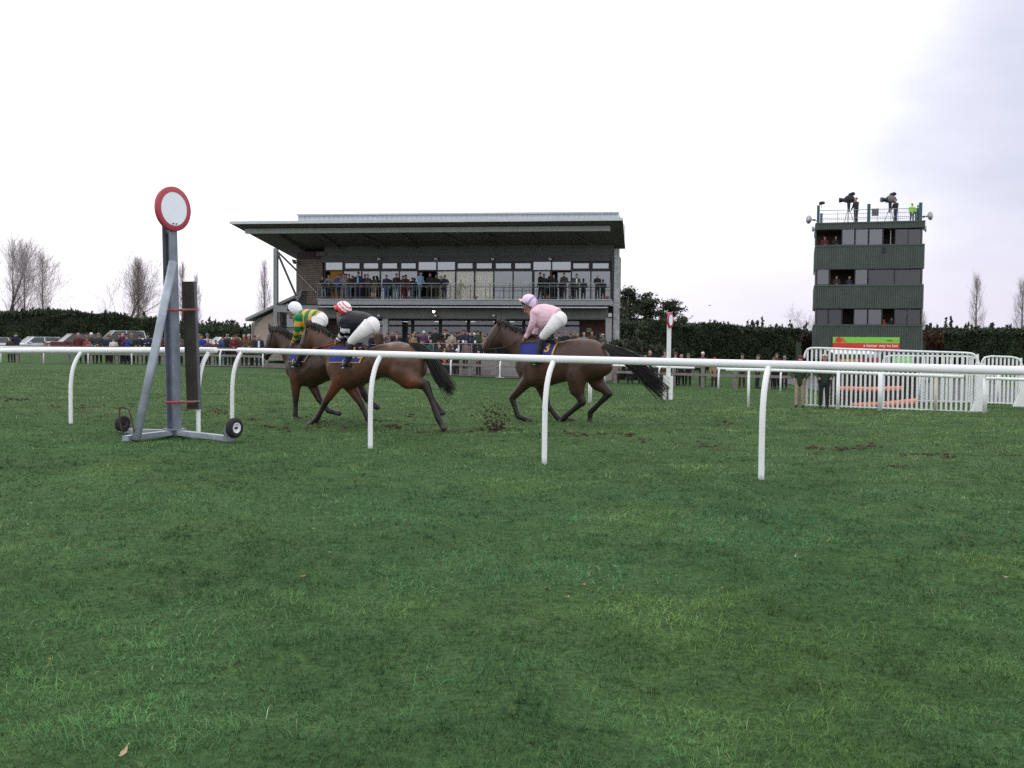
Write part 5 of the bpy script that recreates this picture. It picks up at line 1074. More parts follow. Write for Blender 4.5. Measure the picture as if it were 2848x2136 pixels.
    for i, p in enumerate(line):
        for _ in range(9):
            s_ = rnd.choice((1, 1, -1)); l_ = rnd.uniform(.05, .12); b0 = p + Vector((rnd.gauss(0, .03), rnd.gauss(0, .01), -.035))
            mbm.tube([b0, b0 + Vector((rnd.uniform(.0, .03), s_ * .02, .032)), b0 + Vector((rnd.uniform(.02, .06), s_ * .055, -l_ * .4)), b0 + Vector((rnd.uniform(.03, .08), s_ * .075, -l_))], [.008, .008, .006, .002], 3)
    mbm.obj('mane', M_hair, h, True)
    # saddle cloth draped on both flanks
    (ax, ay), (bx, by), (cx, cy), (dx, dy) = sheet; q4 = [tr.p(ax, ay), tr.p(bx, by), tr.p(cx, cy), tr.p(dx, dy)]
    def patch(u0, u1, v0, v1, side, off, m_, name, nu=10, nv=8):
        b = MB(); vs = []
        for j in range(nv + 1):
            for i in range(nu + 1):
                u = u0 + (u1 - u0) * i / nu; v = v0 + (v1 - v0) * j / nv; lp = q4[0].lerp(q4[1], u).lerp(q4[3].lerp(q4[2], u), v); vs.append(onskin(lp, side, off))
        w_ = nu + 1; k = len(vs); inn = [p - Vector((0, side * .008, 0)) for p in vs]
        fs = [(j * w_ + i, j * w_ + i + 1, (j + 1) * w_ + i + 1, (j + 1) * w_ + i) for j in range(nv) for i in range(nu)]; bo = [i for i in range(w_)] + [j * w_ + nu for j in range(1, nv + 1)] + [nv * w_ + i for i in range(nu - 1, -1, -1)] + [j * w_ for j in range(nv - 1, 0, -1)]
        b.add(vs + inn, fs + [tuple(k + a for a in f[::-1]) for f in fs] + [(bo[i], bo[(i + 1) % len(bo)], bo[(i + 1) % len(bo)] + k, bo[i] + k) for i in range(len(bo))]); return b.obj(name, m_, h, True)
    sc_ = patch(0, 1, 0, 1, -1, .02, M_blue, 'saddlecloth'); patch(0, 1, 0, 1, 1, .02, M_blue, 'saddlecloth')
    for s_ in (-1, 1): e_ = patch(.955, 1.0, 0, 1, s_, .026, M_gold, 'gold_edging', 2, 8); e2 = patch(0, 1, .955, 1.0, s_, .026, M_gold, 'gold_edging', 10, 2)
    if number:
        tm = text_mesh(number[0], number[3], M_gold, .003, 'CENTER', .006); ctr = tr.p(number[1], number[2])
        for v in tm.vertices: lp = ctr + Vector((v.co.x, 0, v.co.y)); s_ = onskin(lp, -1, .03); v.co = (lp.x, s_.y - v.co.z, lp.z)
        link('cloth_number', tm, sc_)
    return h, onskin, bvh
def bridle(h, onskin, tr, ring_pts, rein, col=None):
    for pts in ring_pts:
        for s_ in (-1, 1):
            P = [onskin(tr.p(*a), s_, .006) for a in pts]; MB().tube(smooth_path(P, 4), .011, 5).obj('bridle_strap', M_leather, h)
    for s_, off in ((-1, -.06), (1, .06)):
        P = [onskin(tr.p(*rein[0]), s_, .02)] + [tr.p(*a, s_ * .14 if i == 0 else s_ * .09) for i, a in enumerate(rein[1:])]; MB().tube(smooth_path(P, 4), .009, 5).obj('rein', M_leather, h)
def hand(c, fw, side, par, m):
    # fist round the rein: palm, four curled unequal fingers, thumb on top
    fw = Vector(fw).normalized(); up = Vector((0, 0, 1)); lt = fw.cross(up).normalized() * side; mb = MB()
    mb.hexa([c - fw * .035 - lt * .016 - up * .04, c + fw * .03 - lt * .016 - up * .04, c - fw * .035 + lt * .016 - up * .04, c + fw * .03 + lt * .016 - up * .04, c - fw * .035 - lt * .014 + up * .035, c + fw * .03 - lt * .014 + up * .035, c - fw * .035 + lt * .014 + up * .035, c + fw * .03 + lt * .014 + up * .035])
    for i, l_ in enumerate((.9, 1, .95, .78)):
        b = c + fw * .03 + up * (.028 - .02 * i); mb.tube([b, b + fw * .028 * l_ - lt * .004, b + fw * .026 * l_ - lt * .034 * l_, b - lt * .042 * l_, b - fw * .016 - lt * .03], [.0105, .0105, .010, .009, .007], 6)
    mb.tube([c - fw * .02 + up * .03 - lt * .01, c + fw * .012 + up * .052 - lt * .02, c + fw * .036 + up * .045 - lt * .026], [.012, .011, .008], 6); mb.obj('hand', m, par, True)
def jockey(label, tr, hs, torso, arm, arm2, thigh, boot, helmet, face, colours, group='riders bent low over their horses'):
    # torso: ring list; arm: shoulder..wrist; thigh: hip..knee; boot: knee..ankle..toe
    base = tr.F.world(tr.p(*thigh[0])); org = tr.p(*thigh[0]); body = MB(); silks = MB(); br = MB(); bts = []; sg_t = []; sg_a = []
    rg = [tr.ring(*r) for r in torso]; silks.loft(rg); body.loft([[c.lerp(sum((Vector(v) for v in r), Vector()) / len(r), .12) for c in r] for r in rg])
    cs = [sum((Vector(v) for v in r), Vector()) / len(r) for r in rg]
    for i in range(len(cs) - 1): sg_t.append((cs[i], cs[i + 1], .16, .16, 't%d' % i))
    dummy = []
    hands = []
    for a_, d in ((arm, -.19), (arm2, .19)):
        P = [tr.p(x, y, d * (1 if i < 2 else .55)) for i, (x, y) in enumerate(a_)]
        SP = smooth_path(P, 4); n_ = len(SP); R0 = [.074 - .032 * i / (n_ - 1) for i in range(n_)]
        silks.tube(SP, R0, 12); body.tube(SP, [r - .012 for r in R0], 10); silks.ball(P[0], .085); body.ball(P[-1], .032)
        for i in range(n_ - 1): sg_a.append((SP[i], SP[i + 1], R0[i], R0[i + 1], 'a%.2f' % (i / (n_ - 1))))
        hands.append((P[-1], (P[-1] - P[-2])))
    for d in (-.2, .2):
        P = [tr.p(*thigh[0], d * .5)] + [tr.p(x, y, d * (1.15 if d < 0 else 1.0)) for x, y in thigh[1:]]; SP = smooth_path(P, 4); n_ = len(SP); R0 = [thigh_r0 + (.068 - thigh_r0) * (i / (n_ - 1)) ** .8 for i in range(n_)] if False else [.155 - .083 * (i / (n_ - 1)) ** .8 for i in range(n_)]
        br.tube(SP, R0, 14); body.tube(SP, [r * .85 for r in R0], 10)
        Q = [tr.p(x, y, d * 1.42) for x, y in boot]; SQ = [P[-1].lerp(Q[0], .6)] + Q[1:]; bt = MB(); bts.append(bt); bt.tube(smooth_path(SQ[:2], 4) , [.066, .064, .06, .052, .046], 12); bt.tube([SQ[1] + Vector((.02, 0, .0)), SQ[1].lerp(SQ[2], .5), SQ[2]], [.05, .043, .032], 10, lat=LAT, latf=.85)
        bt.tube([SQ[1] + Vector((.045, 0, -.02)), SQ[1] + Vector((.045, 0, -.065))], [.034, .032], 8); body.tube([P[-1], SQ[1], SQ[2]], [.055, .035, .025], 8)
    hipc = tr.p(*thigh[0]); br.ball(hipc + Vector((.01, 0, 0)), (.16, .175, .165), 16, 10); body.ball(hipc, (.14, .15, .14))
    fc = tr.p(*face); hc = tr.p(*helmet); body.tube([cs[0], (cs[0] + fc) / 2, hc + Vector((0, 0, -.03))], [.075, .06, .06], 10); body.ball((fc + hc) / 2 + Vector((0, 0, -.01)), (.095, .078, .12), 14, 10)
    body.tube([fc + Vector((-.045, 0, .03)), fc + Vector((-.085, 0, .0)), fc + Vector((-.055, 0, -.012))], [.012, .015, .012], 8); body.tube([fc + Vector((-.03, 0, -.06)), fc + Vector((.03, 0, -.05))], [.032, .045], 8)
    me = fuse(body, .012, 3); me.materials.append(mat('shaded_rider_skin', (.24, .12, .09), .6, .08, 10)); sh = Matrix.Translation(-org); me.transform(sh)  # shade under cap peak and goggles is put into this darker skin
    j = link('person', me, None, base, tr.F.a); tag(j, label, 'person', group)
    def sub(mb, name, vox, m, colfn=None):
        m_ = fuse(mb, vox, 14 if name == 'breeches' else 6)
        if colfn:
            V = verts_np(m_); set_tint(m_, colfn(V))
        m_.transform(sh); m_.materials.append(m); return link(name, m_, j)
    M_silk = mat('racing_silk', (0, 0, 0), .5, .06, 8, .3, attr='tint', spec=.25, bscale=18)
    tot = [0]; 
    def colfn(V):
        segs = sg_t + sg_a; lab, t = nearest_seg(V, segs); c = np.zeros((len(V), 3)); nt_ = len(sg_t)
        at_ = lab < nt_; s_t = (lab + t) / nt_; na = len(sg_a) // 2; s_a = ((lab - nt_) % na + t) / na
        c[at_] = colours[0](s_t[at_]); c[~at_] = colours[1](s_a[~at_]); return c
    sub(silks, 'racing_silks', .010, M_silk, colfn); sub(br, 'breeches', .011, M_breech); [sub(b__, 'boot', .010, M_boot) for b__ in bts]
    # helmet with its coloured cap, peak and goggles
    hb = MB(); Rr = colours[3]; rings = []
    ax = (hc - fc).normalized(); sd2 = LAT; fw_ = ax.cross(sd2).normalized(); fw_ = fw_ if fw_.x < 0 else -fw_
    prof = [(-.42, .97), (-.2, 1.03), (.05, 1.04), (.3, 1.0), (.55, .87), (.75, .68), (.9, .45), (.98, .2)]
    hv = [[hc + ax * (a_ * Rr * .95) + fw_ * (math.cos(2 * math.pi * k / 24) * b_ * Rr * 1.03) + sd2 * (math.sin(2 * math.pi * k / 24) * b_ * Rr * .88) for k in range(24)] for a_, b_ in prof]
    hb.loft(hv); hm = hb.mesh('cap', [mat('cap_cloth', (0, 0, 0), .5, .04, 8, attr='tint', spec=.4)], True); V = verts_np(hm); a_ = (V - np.array(hc)) @ np.array(ax) / Rr; f_ = (V - np.array(hc)) @ np.array(fw_) / Rr; l_ = (V - np.array(hc)) @ np.array(sd2) / Rr
    sd_m = bpy.context; 
    me_h = None
    # subdivide for crisp stripes
    bm = bmesh.new(); bm.from_mesh(hm); bmesh.ops.subdivide_edges(bm, edges=bm.edges[:], cuts=2, use_grid_fill=True); bm.to_mesh(hm); bm.free(); V = verts_np(hm); a_ = (V - np.array(hc)) @ np.array(ax) / Rr; f_ = (V - np.array(hc)) @ np.array(fw_) / Rr; l_ = (V - np.array(hc)) @ np.array(sd2) / Rr
    set_tint(hm, colours[2](a_, f_, l_)); hm.polygons.foreach_set('use_smooth', [True] * len(hm.polygons)); hm.transform(sh); cap = link('helmet', hm, j)
    pk = MB(); rows = []
    for r_, z_ in ((.98, -.30), (1.25, -.36), (1.46, -.44)):
        rows.append([hc + ax * (z_ * Rr) + fw_ * (math.cos(a) * r_ * Rr) + sd2 * (math.sin(a) * .86 * Rr * (1 if r_ < 1.1 else .93)) for a in np.linspace(-.95, .95, 9)])
    vs = [p for r in rows for p in r]; vs2 = [p - ax * .012 for p in vs]; k9 = len(vs); fs = [(r * 9 + i, r * 9 + i + 1, (r + 1) * 9 + i + 1, (r + 1) * 9 + i) for r in range(2) for i in range(8)]; bo = list(range(9)) + [17, 26] + list(range(25, 17, -1)) + [9]
    pk.add(vs + vs2, fs + [tuple(k9 + i for i in f[::-1]) for f in fs] + [(bo[i], bo[(i + 1) % len(bo)], bo[(i + 1) % len(bo)] + k9, bo[i] + k9) for i in range(len(bo))]); pm = pk.mesh('cap_peak', [colours[4]], False); pm.transform(sh); link('cap_peak', pm, cap)
    gb = MB(); gb.tube([hc + ax * (-.55 * Rr) + fw_ * (.84 * Rr * math.cos(a)) + sd2 * (.8 * Rr * math.sin(a)) for a in np.linspace(-1.2, 1.2, 9)], .024, 8); gm = gb.mesh('goggles', [M_boot], True); gm.transform(sh); link('goggles', gm, j)
    for (c, dv), s_ in zip(hands, (1, -1)): hand(c - org, dv, s_, j, M_skin if not colours[5] else colours[5])
    for d in (-.2, .2):
        q = tr.p(*boot[2], d * 1.42).lerp(tr.p(*boot[1], d * 1.42), .55) - org; st = MB()
        st.tube([q + Vector((0, math.cos(a) * .065, .065 + math.sin(a) * .075)) + Vector((0, 0, -.05)) for a in np.linspace(-2.4, 5.5, 16)], .007, 5); st.box(q.x - .03, q.x + .03, q.y - .06, q.y + .06, q.z - .06, q.z - .045); st.obj('stirrup', M_stirrup, j)
    return j
def sadd(h, tr, a, b, r_):                       # small racing saddle
    P = [tr.p(*a), tr.p((a[0] + b[0]) / 2, (a[1] + b[1]) / 2 + 10), tr.p(*b)]; MB().tube(smooth_path(P, 4), [r_ * .8, r_, r_, r_, r_, r_, r_ * 1.1, r_ * 1.1, r_ * .6], 10, lat=LAT, latf=1.6).obj('saddle', M_leather, h, True)
def solid(c): c = np.array(c); return lambda s_: np.repeat(c[None], len(s_), 0)
def hoops(a, b, n, ph=0.0): a = np.array(a); b = np.array(b); return lambda s_: np.where((np.floor(s_ * n + ph) % 2 == 0)[:, None], a, b)
GREEN, GOLD_, BLACK, WHITE_, PINK, RED_, LILAC = (.006, .17, .065), (.62, .34, .04), (.010, .010, .018), (.78, .78, .80), (.74, .50, .58), (.62, .03, .04), (.66, .60, .74)
FORE = [.125, .088, .054, .036, .043, .034, .050]; HIND = [.20, .135, .08, .056, .042, .045, .036, .052]
def foreleg(e, k, f, h_, p=None):                 # elbow, knee, fetlock, hoof toe (a shoulder point is put in above the elbow)
    m = lambda a, b, t: (a[0] + (b[0] - a[0]) * t, a[1] + (b[1] - a[1]) * t)
    return [(e[0] - 10, e[1] - 190), e, m(e, k, .45), k, m(k, f, .5), f, m(f, h_, .5), h_], [.16, .150, .104, .068, .050, .057, .049, .058]
def hindleg(s_, g, hk, f, h_):                    # thigh, gaskin, hock, fetlock, hoof toe
    m = lambda a, b, t: (a[0] + (b[0] - a[0]) * t, a[1] + (b[1] - a[1]) * t)
    return [(s_[0] + 20, s_[1] - 140), s_, g, m(g, hk, .6), hk, m(hk, f, .5), f, m(f, h_, .5), h_], [.20, .215, .155, .092, .076, .053, .060, .05, .06]
# ---- third horse, nearest the middle of the photo
T3 = Tracer((1600, 1177), -27, 1280, 780, 3.687)
l1 = foreleg((720, 1000), (532, 1205), (592, 1395), (722, 1440)); l2 = foreleg((830, 1060), (895, 1280), (1000, 1415), (1170, 1440)); l3 = hindleg((1190, 960), (1195, 1110), (1255, 1245), (1070, 1400), (1000, 1490)); l4 = hindleg((1360, 930), (1410, 1050), (1525, 1160), (1335, 1350), (1325, 1460))
h3, sk3, _ = horse('dark brown horse with number 3 cloth carrying the rider in pink, last of the three', T3,
    [(1530, 790, 1575, 900, .09), (1455, 665, 1530, 970, .19), (1400, 615, 1440, 1010, .25), (1310, 590, 1330, 1035, .28), (1180, 598, 1200, 1020, .275), (1050, 622, 1060, 1045, .285), (930, 618, 930, 1085, .29), (830, 580, 830, 1105, .25), (710, 620, 725, 1095, .23), (620, 720, 640, 1030, .18), (570, 800, 590, 960, .10)],
    [(830, 575, 600, 900, .17), (730, 560, 550, 800, .13), (640, 515, 500, 730, .105), (560, 480, 450, 690, .09), (460, 430, 410, 640, .08)],
    [(455, 430, 470, 600, .075), (400, 420, 440, 650, .085), (345, 470, 405, 680, .098), (300, 540, 355, 690, .08), (262, 605, 305, 715, .062), (235, 655, 275, 745, .055), (225, 690, 250, 745, .04)],
    [(400, 455, 398, 362, -.06), (445, 455, 452, 380, .06)],
    [(*l1, -.13, 'fore'), (*l2, .13, 'fore'), (*l3, -.14, 'hind'), (*l4, .14, 'hind')],
    [(1480, 670), (1565, 722), (1670, 775), (1770, 832), (1860, 900), (1945, 985), (2030, 1070), (2100, 1140)], [(440, 415), (540, 465), (640, 510), (760, 560), (840, 575)],
    (.058, .030, .021), (.042, .020, .013), ((655, 640), (1035, 622), (1010, 800), (640, 800)), ('3', 945, 690, .25), 170, tail_sp=.125)
bridle(h3, sk3, T3, [[(440, 450), (400, 540), (330, 650), (285, 700)], [(285, 600), (320, 690)], [(420, 470), (455, 600)]], [(290, 705), (470, 680), (640, 580)])
sadd(h3, T3, (800, 590), (980, 610), .06)
jockey('rider in pale pink silks and pink and lilac cap on the last horse', T3, h3,
    [(745, 275, 735, 420, .12), (800, 245, 780, 480, .19), (870, 238, 850, 510, .205), (950, 255, 920, 490, .195), (1020, 285, 980, 470, .18)],
    [(775, 330), (735, 455), (700, 540), (665, 588)], [(790, 340), (770, 470), (755, 560), (735, 590)], [(1005, 400), (925, 490), (835, 590)], [(835, 610), (800, 815), (735, 855)], (712, 215), (672, 290),
    (solid(PINK), solid(PINK), lambda a, f, l: np.where(((np.abs(l) < .17) | (np.abs(f + .35) < .12) | ((a < -.05) & (np.abs(f + .1) < .16)))[:, None], np.array([.30, .24, .52]), np.array([.74, .60, .74])), .148, mat('peak_pink', (.75, .38, .38), .4, .05), None))
# ---- second horse, in the middle
T2 = Tracer((1060, 1191), -27, 700, 780, 3.687)
l1 = foreleg((905, 1010), (765, 1235), (668, 1420), (592, 1482)); l2 = foreleg((985, 1040), (1110, 1245), (1190, 1410), (1222, 1490)); l3 = hindleg((1540, 930), (1640, 1030), (1785, 1060), (1915, 1420), (1975, 1525)); l4 = hindleg((1480, 900), (1600, 1030), (1770, 1080), (1895, 1290), (1965, 1365))
h2, sk2, _ = horse('bright bay horse with black legs under the rider in black, middle of the three', T2,
    [(1765, 790, 1790, 930, .09), (1720, 730, 1765, 990, .18), (1640, 655, 1680, 1020, .24), (1500, 620, 1500, 1015, .285), (1350, 648, 1355, 990, .275), (1200, 690, 1205, 1050, .285), (1080, 690, 1085, 1095, .29), (970, 645, 980, 1115, .25), (880, 680, 890, 1085, .23), (820, 760, 840, 1030, .17), (780, 840, 800, 960, .09)],
    [(985, 640, 800, 920, .17), (890, 590, 745, 850, .135), (790, 530, 690, 780, .11), (700, 470, 640, 710, .095), (610, 438, 585, 650, .082)],
    [(605, 440, 650, 600, .075), (565, 470, 640, 660, .09), (535, 540, 610, 710, .095), (512, 620, 560, 730, .08), (495, 690, 535, 770, .062), (485, 740, 515, 800, .055), (480, 775, 500, 805, .04)],
    [(580, 470, 560, 395, -.06), (598, 462, 600, 400, .05)],
    [(*l1, -.13, 'fore'), (*l2, .13, 'fore'), (*l3, -.14, 'hind'), (*l4, .14, 'hind')],
    [(1640, 665), (1720, 690), (1810, 760), (1880, 860), (1935, 960), (1990, 1050), (2045, 1125)], [(600, 428), (690, 462), (790, 525), (880, 585), (970, 640)],
    (.082, .038, .023), (.115, .036, .014), ((860, 680), (1255, 665), (1215, 845), (880, 840)), ('12', 1175, 745, .26), 260, tail_sp=.085)
bridle(h2, sk2, T2, [[(600, 460), (585, 570), (555, 690), (530, 750)], [(520, 650), (560, 735)]], [(530, 750), (680, 690), (860, 620)]); sadd(h2, T2, (980, 650), (1150, 675), .06)
rb = MB().tube(smooth_path([sk2(T2.p(*a), -1, .015) for a in ((640, 700), (720, 690), (800, 672), (880, 650))], 3), .012, 6).obj('red_breastgirth', M_strap, h2)
jockey('rider in black silks with black and white hooped sleeves and red and white striped cap', T2, h2,
    [(925, 345, 900, 480, .12), (990, 318, 950, 570, .19), (1070, 308, 1030, 580, .205), (1160, 325, 1110, 550, .195), (1235, 360, 1180, 520, .18)],
    [(945, 420), (948, 500), (912, 575), (880, 618)], [(960, 430), (985, 540), (960, 600), (925, 625)], [(1215, 465), (1115, 545), (1010, 640)], [(1010, 655), (985, 850), (915, 880)], (945, 290), (905, 362),
    (solid(BLACK), lambda s_: np.where(((s_ > .28) & (np.floor((s_ - .28) * 8) % 2 == 0))[:, None], np.array(WHITE_), np.array(BLACK)), lambda a, f, l: np.where(((a - f * .12 < .08) | (((a - f * .12 - .08) % .34) > .22))[:, None], np.array(RED_), np.array(WHITE_)), .138, mat('peak_red', (.5, .02, .03), .4, .05), None))
# ---- first horse, partly hidden behind the second
T1 = Tracer((900, 1170), -27, 700, 780, 3.687)
l1 = foreleg((455, 985), (452, 1205), (447, 1380), (446, 1428)); l2 = foreleg((600, 1010), (690, 1215), (785, 1335), (905, 1365)); l3 = hindleg((1150, 920), (1075, 1040), (1150, 1160), (1215, 1245), (1295, 1305)); l4 = hindleg((1120, 900), (1060, 1010), (1120, 1130), (1185, 1225), (1255, 1290))
h1, sk1, _ = horse('dark bay horse leading, half hidden behind the bright bay', T1,
    [(1290, 790, 1300, 900, .09), (1230, 700, 1260, 990, .19), (1080, 650, 1090, 1000, .28), (950, 680, 950, 980, .275), (810, 690, 810, 1015, .285), (680, 690, 690, 1075, .29), (565, 655, 570, 1095, .25), (480, 680, 480, 1075, .23), (410, 770, 415, 1020, .17), (370, 830, 375, 960, .10)],
    [(580, 640, 375, 920, .17), (490, 610, 340, 850, .135), (410, 570, 315, 770, .11), (340, 520, 285, 700, .095), (265, 480, 250, 640, .08)],
    [(250, 480, 300, 600, .075), (205, 500, 300, 660, .088), (170, 555, 270, 700, .095), (148, 640, 220, 740, .08), (133, 715, 180, 785, .062), (128, 765, 165, 815, .055), (128, 790, 150, 818, .04)],
    [(205, 520, 172, 438, -.06), (262, 500, 284, 455, .06)],
    [(*l1, -.13, 'fore'), (*l2, .13, 'fore'), (*l3, -.10, 'hind'), (*l4, .14, 'hind')],
    [(1220, 690), (1290, 720), (1350, 790), (1390, 880), (1400, 960)], [(225, 470), (300, 490), (380, 540), (460, 590), (560, 640)],
    (.042, .021, .013), (.070, .026, .012), ((440, 690), (700, 680), (640, 835), (470, 830)), None, 120)
bridle(h1, sk1, T1, [[(240, 500), (225, 610), (190, 700), (165, 765)], [(160, 690), (205, 750)], [(225, 520), (280, 610)]], [(165, 765), (290, 720), (410, 650)]); sadd(h1, T1, (560, 650), (720, 670), .06)
jockey('rider in green and gold hooped silks with a white cap, leading', T1, h1,
    [(470, 325, 455, 450, .12), (520, 300, 510, 500, .19), (590, 292, 580, 510, .2), (660, 300, 640, 500, .195), (720, 320, 690, 480, .18)],
    [(480, 385), (466, 500), (448, 585), (420, 640)], [(500, 390), (510, 520), (480, 600), (450, 645)], [(690, 410), (640, 520), (560, 630)], [(545, 660), (470, 845), (400, 870)], (447, 290), (405, 345),
    (hoops(GREEN, GOLD_, 7, 0.0), hoops(GREEN, GOLD_, 8, 0.0), lambda a, f, l: np.repeat(np.array([[.74, .79, .86]]), len(a), 0), .138, mat('peak_dark', (.05, .05, .06), .4, .05), None))
# ------------------------------------------------------------------ spectators: a few bodies in different poses, re-dressed for each person
def person_mesh(name, arms, coat_hem=.92, lean=0.0, legs=((0, 0), (0, 0)), wide=1.0, seated=False):
    mb = MB(); sg = []
    def ch(pts, rad, lab, fx=1.0):
        P = [Vector(p) for p in pts]; mb.tube(P, rad, 10, lat=(1, 0, 0), latf=fx)
        for q, r_ in zip(P, rad): mb.ball(q, (r_ * fx * .98, r_ * .98, r_ * .98), 8, 6)
        for i in range(len(P) - 1): sg.append((P[i], P[i + 1], rad[i], rad[i + 1], lab))
    for s_, (dx, dy) in zip((-1, 1), legs):
        ch([(s_ * .09, 0, .90), (s_ * .10 + dx * .5, dy * .5 - .01, .50), (s_ * .11 + dx, dy + .02, .10)], [.098, .076, .058], 'trousers')
        ch([(s_ * .11 + dx, dy + .02, .06), (s_ * .12 + dx, dy - .15, .045)], [.052, .042], 'shoes')
    ly = -lean
    ch([(0, 0, coat_hem), (0, 0, 1.05), (0, ly * .4, 1.2), (0, ly * .75, 1.36), (0, ly * .9, 1.44)], [.125, .125, .13, .132, .085], 'coat', 1.42 * wide)
    ch([(0, ly * .95, 1.46), (0, ly - .01, 1.56)], [.058, .055], 'skin')
    hy = ly - .02; mb.ball((0, hy, 1.635), (.076, .096, .115), 14, 10); sg.append(((0, hy, 1.6), (0, hy, 1.67), .09, .09, 'skin'))
    mb.tube([(0, hy - .085, 1.655), (0, hy - .118, 1.618), (0, hy - .085, 1.612)], [.012, .018, .012], 6); mb.tube([(0, hy - .05, 1.545), (0, hy - .07, 1.56)], [.035, .03], 6)
    for s_ in (-1, 1): mb.ball((s_ * .078, hy + .01, 1.63), (.014, .022, .034), 6, 5)
    for s_, A in zip((-1, 1), arms):
        P = [(s_ * .185 * wide, ly * .85, 1.405)] + [(s_ * a[0], a[1] + ly * .8, a[2]) for a in A]
        ch(P[:3], [.072, .060, .046], 'coat'); w_ = Vector(P[2]); e = (w_ - Vector(P[1])).normalized(); ch([w_ + e * .02, w_ + e * .075], [.036, .036], 'skin')
        th = w_ + e * .04 + Vector((-s_ * .03, -.02, .01)); mb.tube([w_ + e * .02, th], [.016, .012], 6)
    me = fuse(mb, .02, 3); V = verts_np(me); n = len(me.polygons); lp = np.empty(len(me.loops), np.int32); me.loops.foreach_get('vertex_index', lp); ls = np.empty(n, np.int32); me.polygons.foreach_get('loop_start', ls)
    lt_ = np.empty(n, np.int32); me.polygons.foreach_get('loop_total', lt_); C_ = np.add.reduceat(V[lp], ls, axis=0) / lt_[:, None]
    lab, _ = nearest_seg(C_, sg); idx = {'skin': 0, 'coat': 1, 'trousers': 2, 'shoes': 3}; mi = np.array([idx[s[4]] for s in sg], np.int32)[lab]
    for m in (M_skin, M_skin, M_skin, M_boot): me.materials.append(m)
    me.polygons.foreach_set('material_index', mi); me.name = name; return me
HANG = [(.25, .02, 1.12), (.23, -.06, .88)]
POSE = dict(
    hang=person_mesh('person_hanging_arms', (HANG, HANG)),
    clasp=person_mesh('person_hands_in_front', ([(.25, -.02, 1.14), (.05, -.24, 1.08)], [(.25, -.02, 1.14), (.04, -.25, 1.06)]), .86),
    rail=person_mesh('person_leaning', ([(.27, -.14, 1.14), (.12, -.40, 1.06)], [(.27, -.14, 1.14), (.12, -.40, 1.06)]), .9, .22, ((0, .02), (.02, .1))),
    fold=person_mesh('person_folded_arms', ([(.26, -.04, 1.15), (-.06, -.19, 1.2)], [(.26, -.04, 1.15), (-.05, -.21, 1.16)]), .9),
    glass=person_mesh('person_hands_to_face', ([(.27, -.16, 1.26), (.06, -.19, 1.55)], [(.27, -.16, 1.26), (.06, -.19, 1.55)]), .88),
    coat=person_mesh('person_long_coat', (HANG, HANG), .62, 0, wide=1.05),
    bulk=person_mesh('person_bulky', ([(.31, -.05, 1.14), (.20, -.20, 1.0)], [(.31, -.05, 1.14), (.20, -.20, 1.0)]), .84, .03, wide=1.2),
    point=person_mesh('person_arm_out', (HANG, [(.36, -.06, 1.30), (.5, -.22, 1.34)]), .9),
    stride=person_mesh('person_stepping', (HANG, [(.25, -.02, 1.14), (.1, -.22, 1.02)]), .88, .06, ((-.02, -.12), (.03, .2))))
FAB = dict(black=(.016, .016, .018), navy=(.018, .024, .055), dark=(.03, .028, .03), brown=(.075, .045, .03), darkbrown=(.04, .028, .022), maroon=(.10, .018, .025), red=(.30, .03, .035), green=(.025, .05, .032), teal=(.02, .085, .085), olive=(.07, .068, .04), camo=(.09, .088, .06),
           grey=(.16, .165, .17), cream=(.55, .54, .48), white=(.68, .68, .68), blue=(.05, .14, .42), royal=(.035, .06, .24), lightblue=(.24, .42, .62), tan=(.30, .20, .12), beige=(.36, .29, .22), purple=(.08, .035, .09), mauve=(.20, .13, .13), orange=(.95, .17, .06), hivis=(.38, .80, .10), denim=(.07, .10, .17), lightdenim=(.14, .20, .27), pink=(.55, .28, .33), greygreen=(.07, .085, .07), stone=(.40, .34, .27))
def fab(n): return mat('cloth_' + n, FAB[n], .85, .14, 14)
M_hairc = {k: mat('hair_' + k, v, .7, .2, 30) for k, v in dict(dark=(.02, .015, .012), brown=(.06, .035, .022), fair=(.30, .21, .11), grey=(.28, .27, .26), white=(.6, .59, .57), red=(.15, .05, .02)).items()}
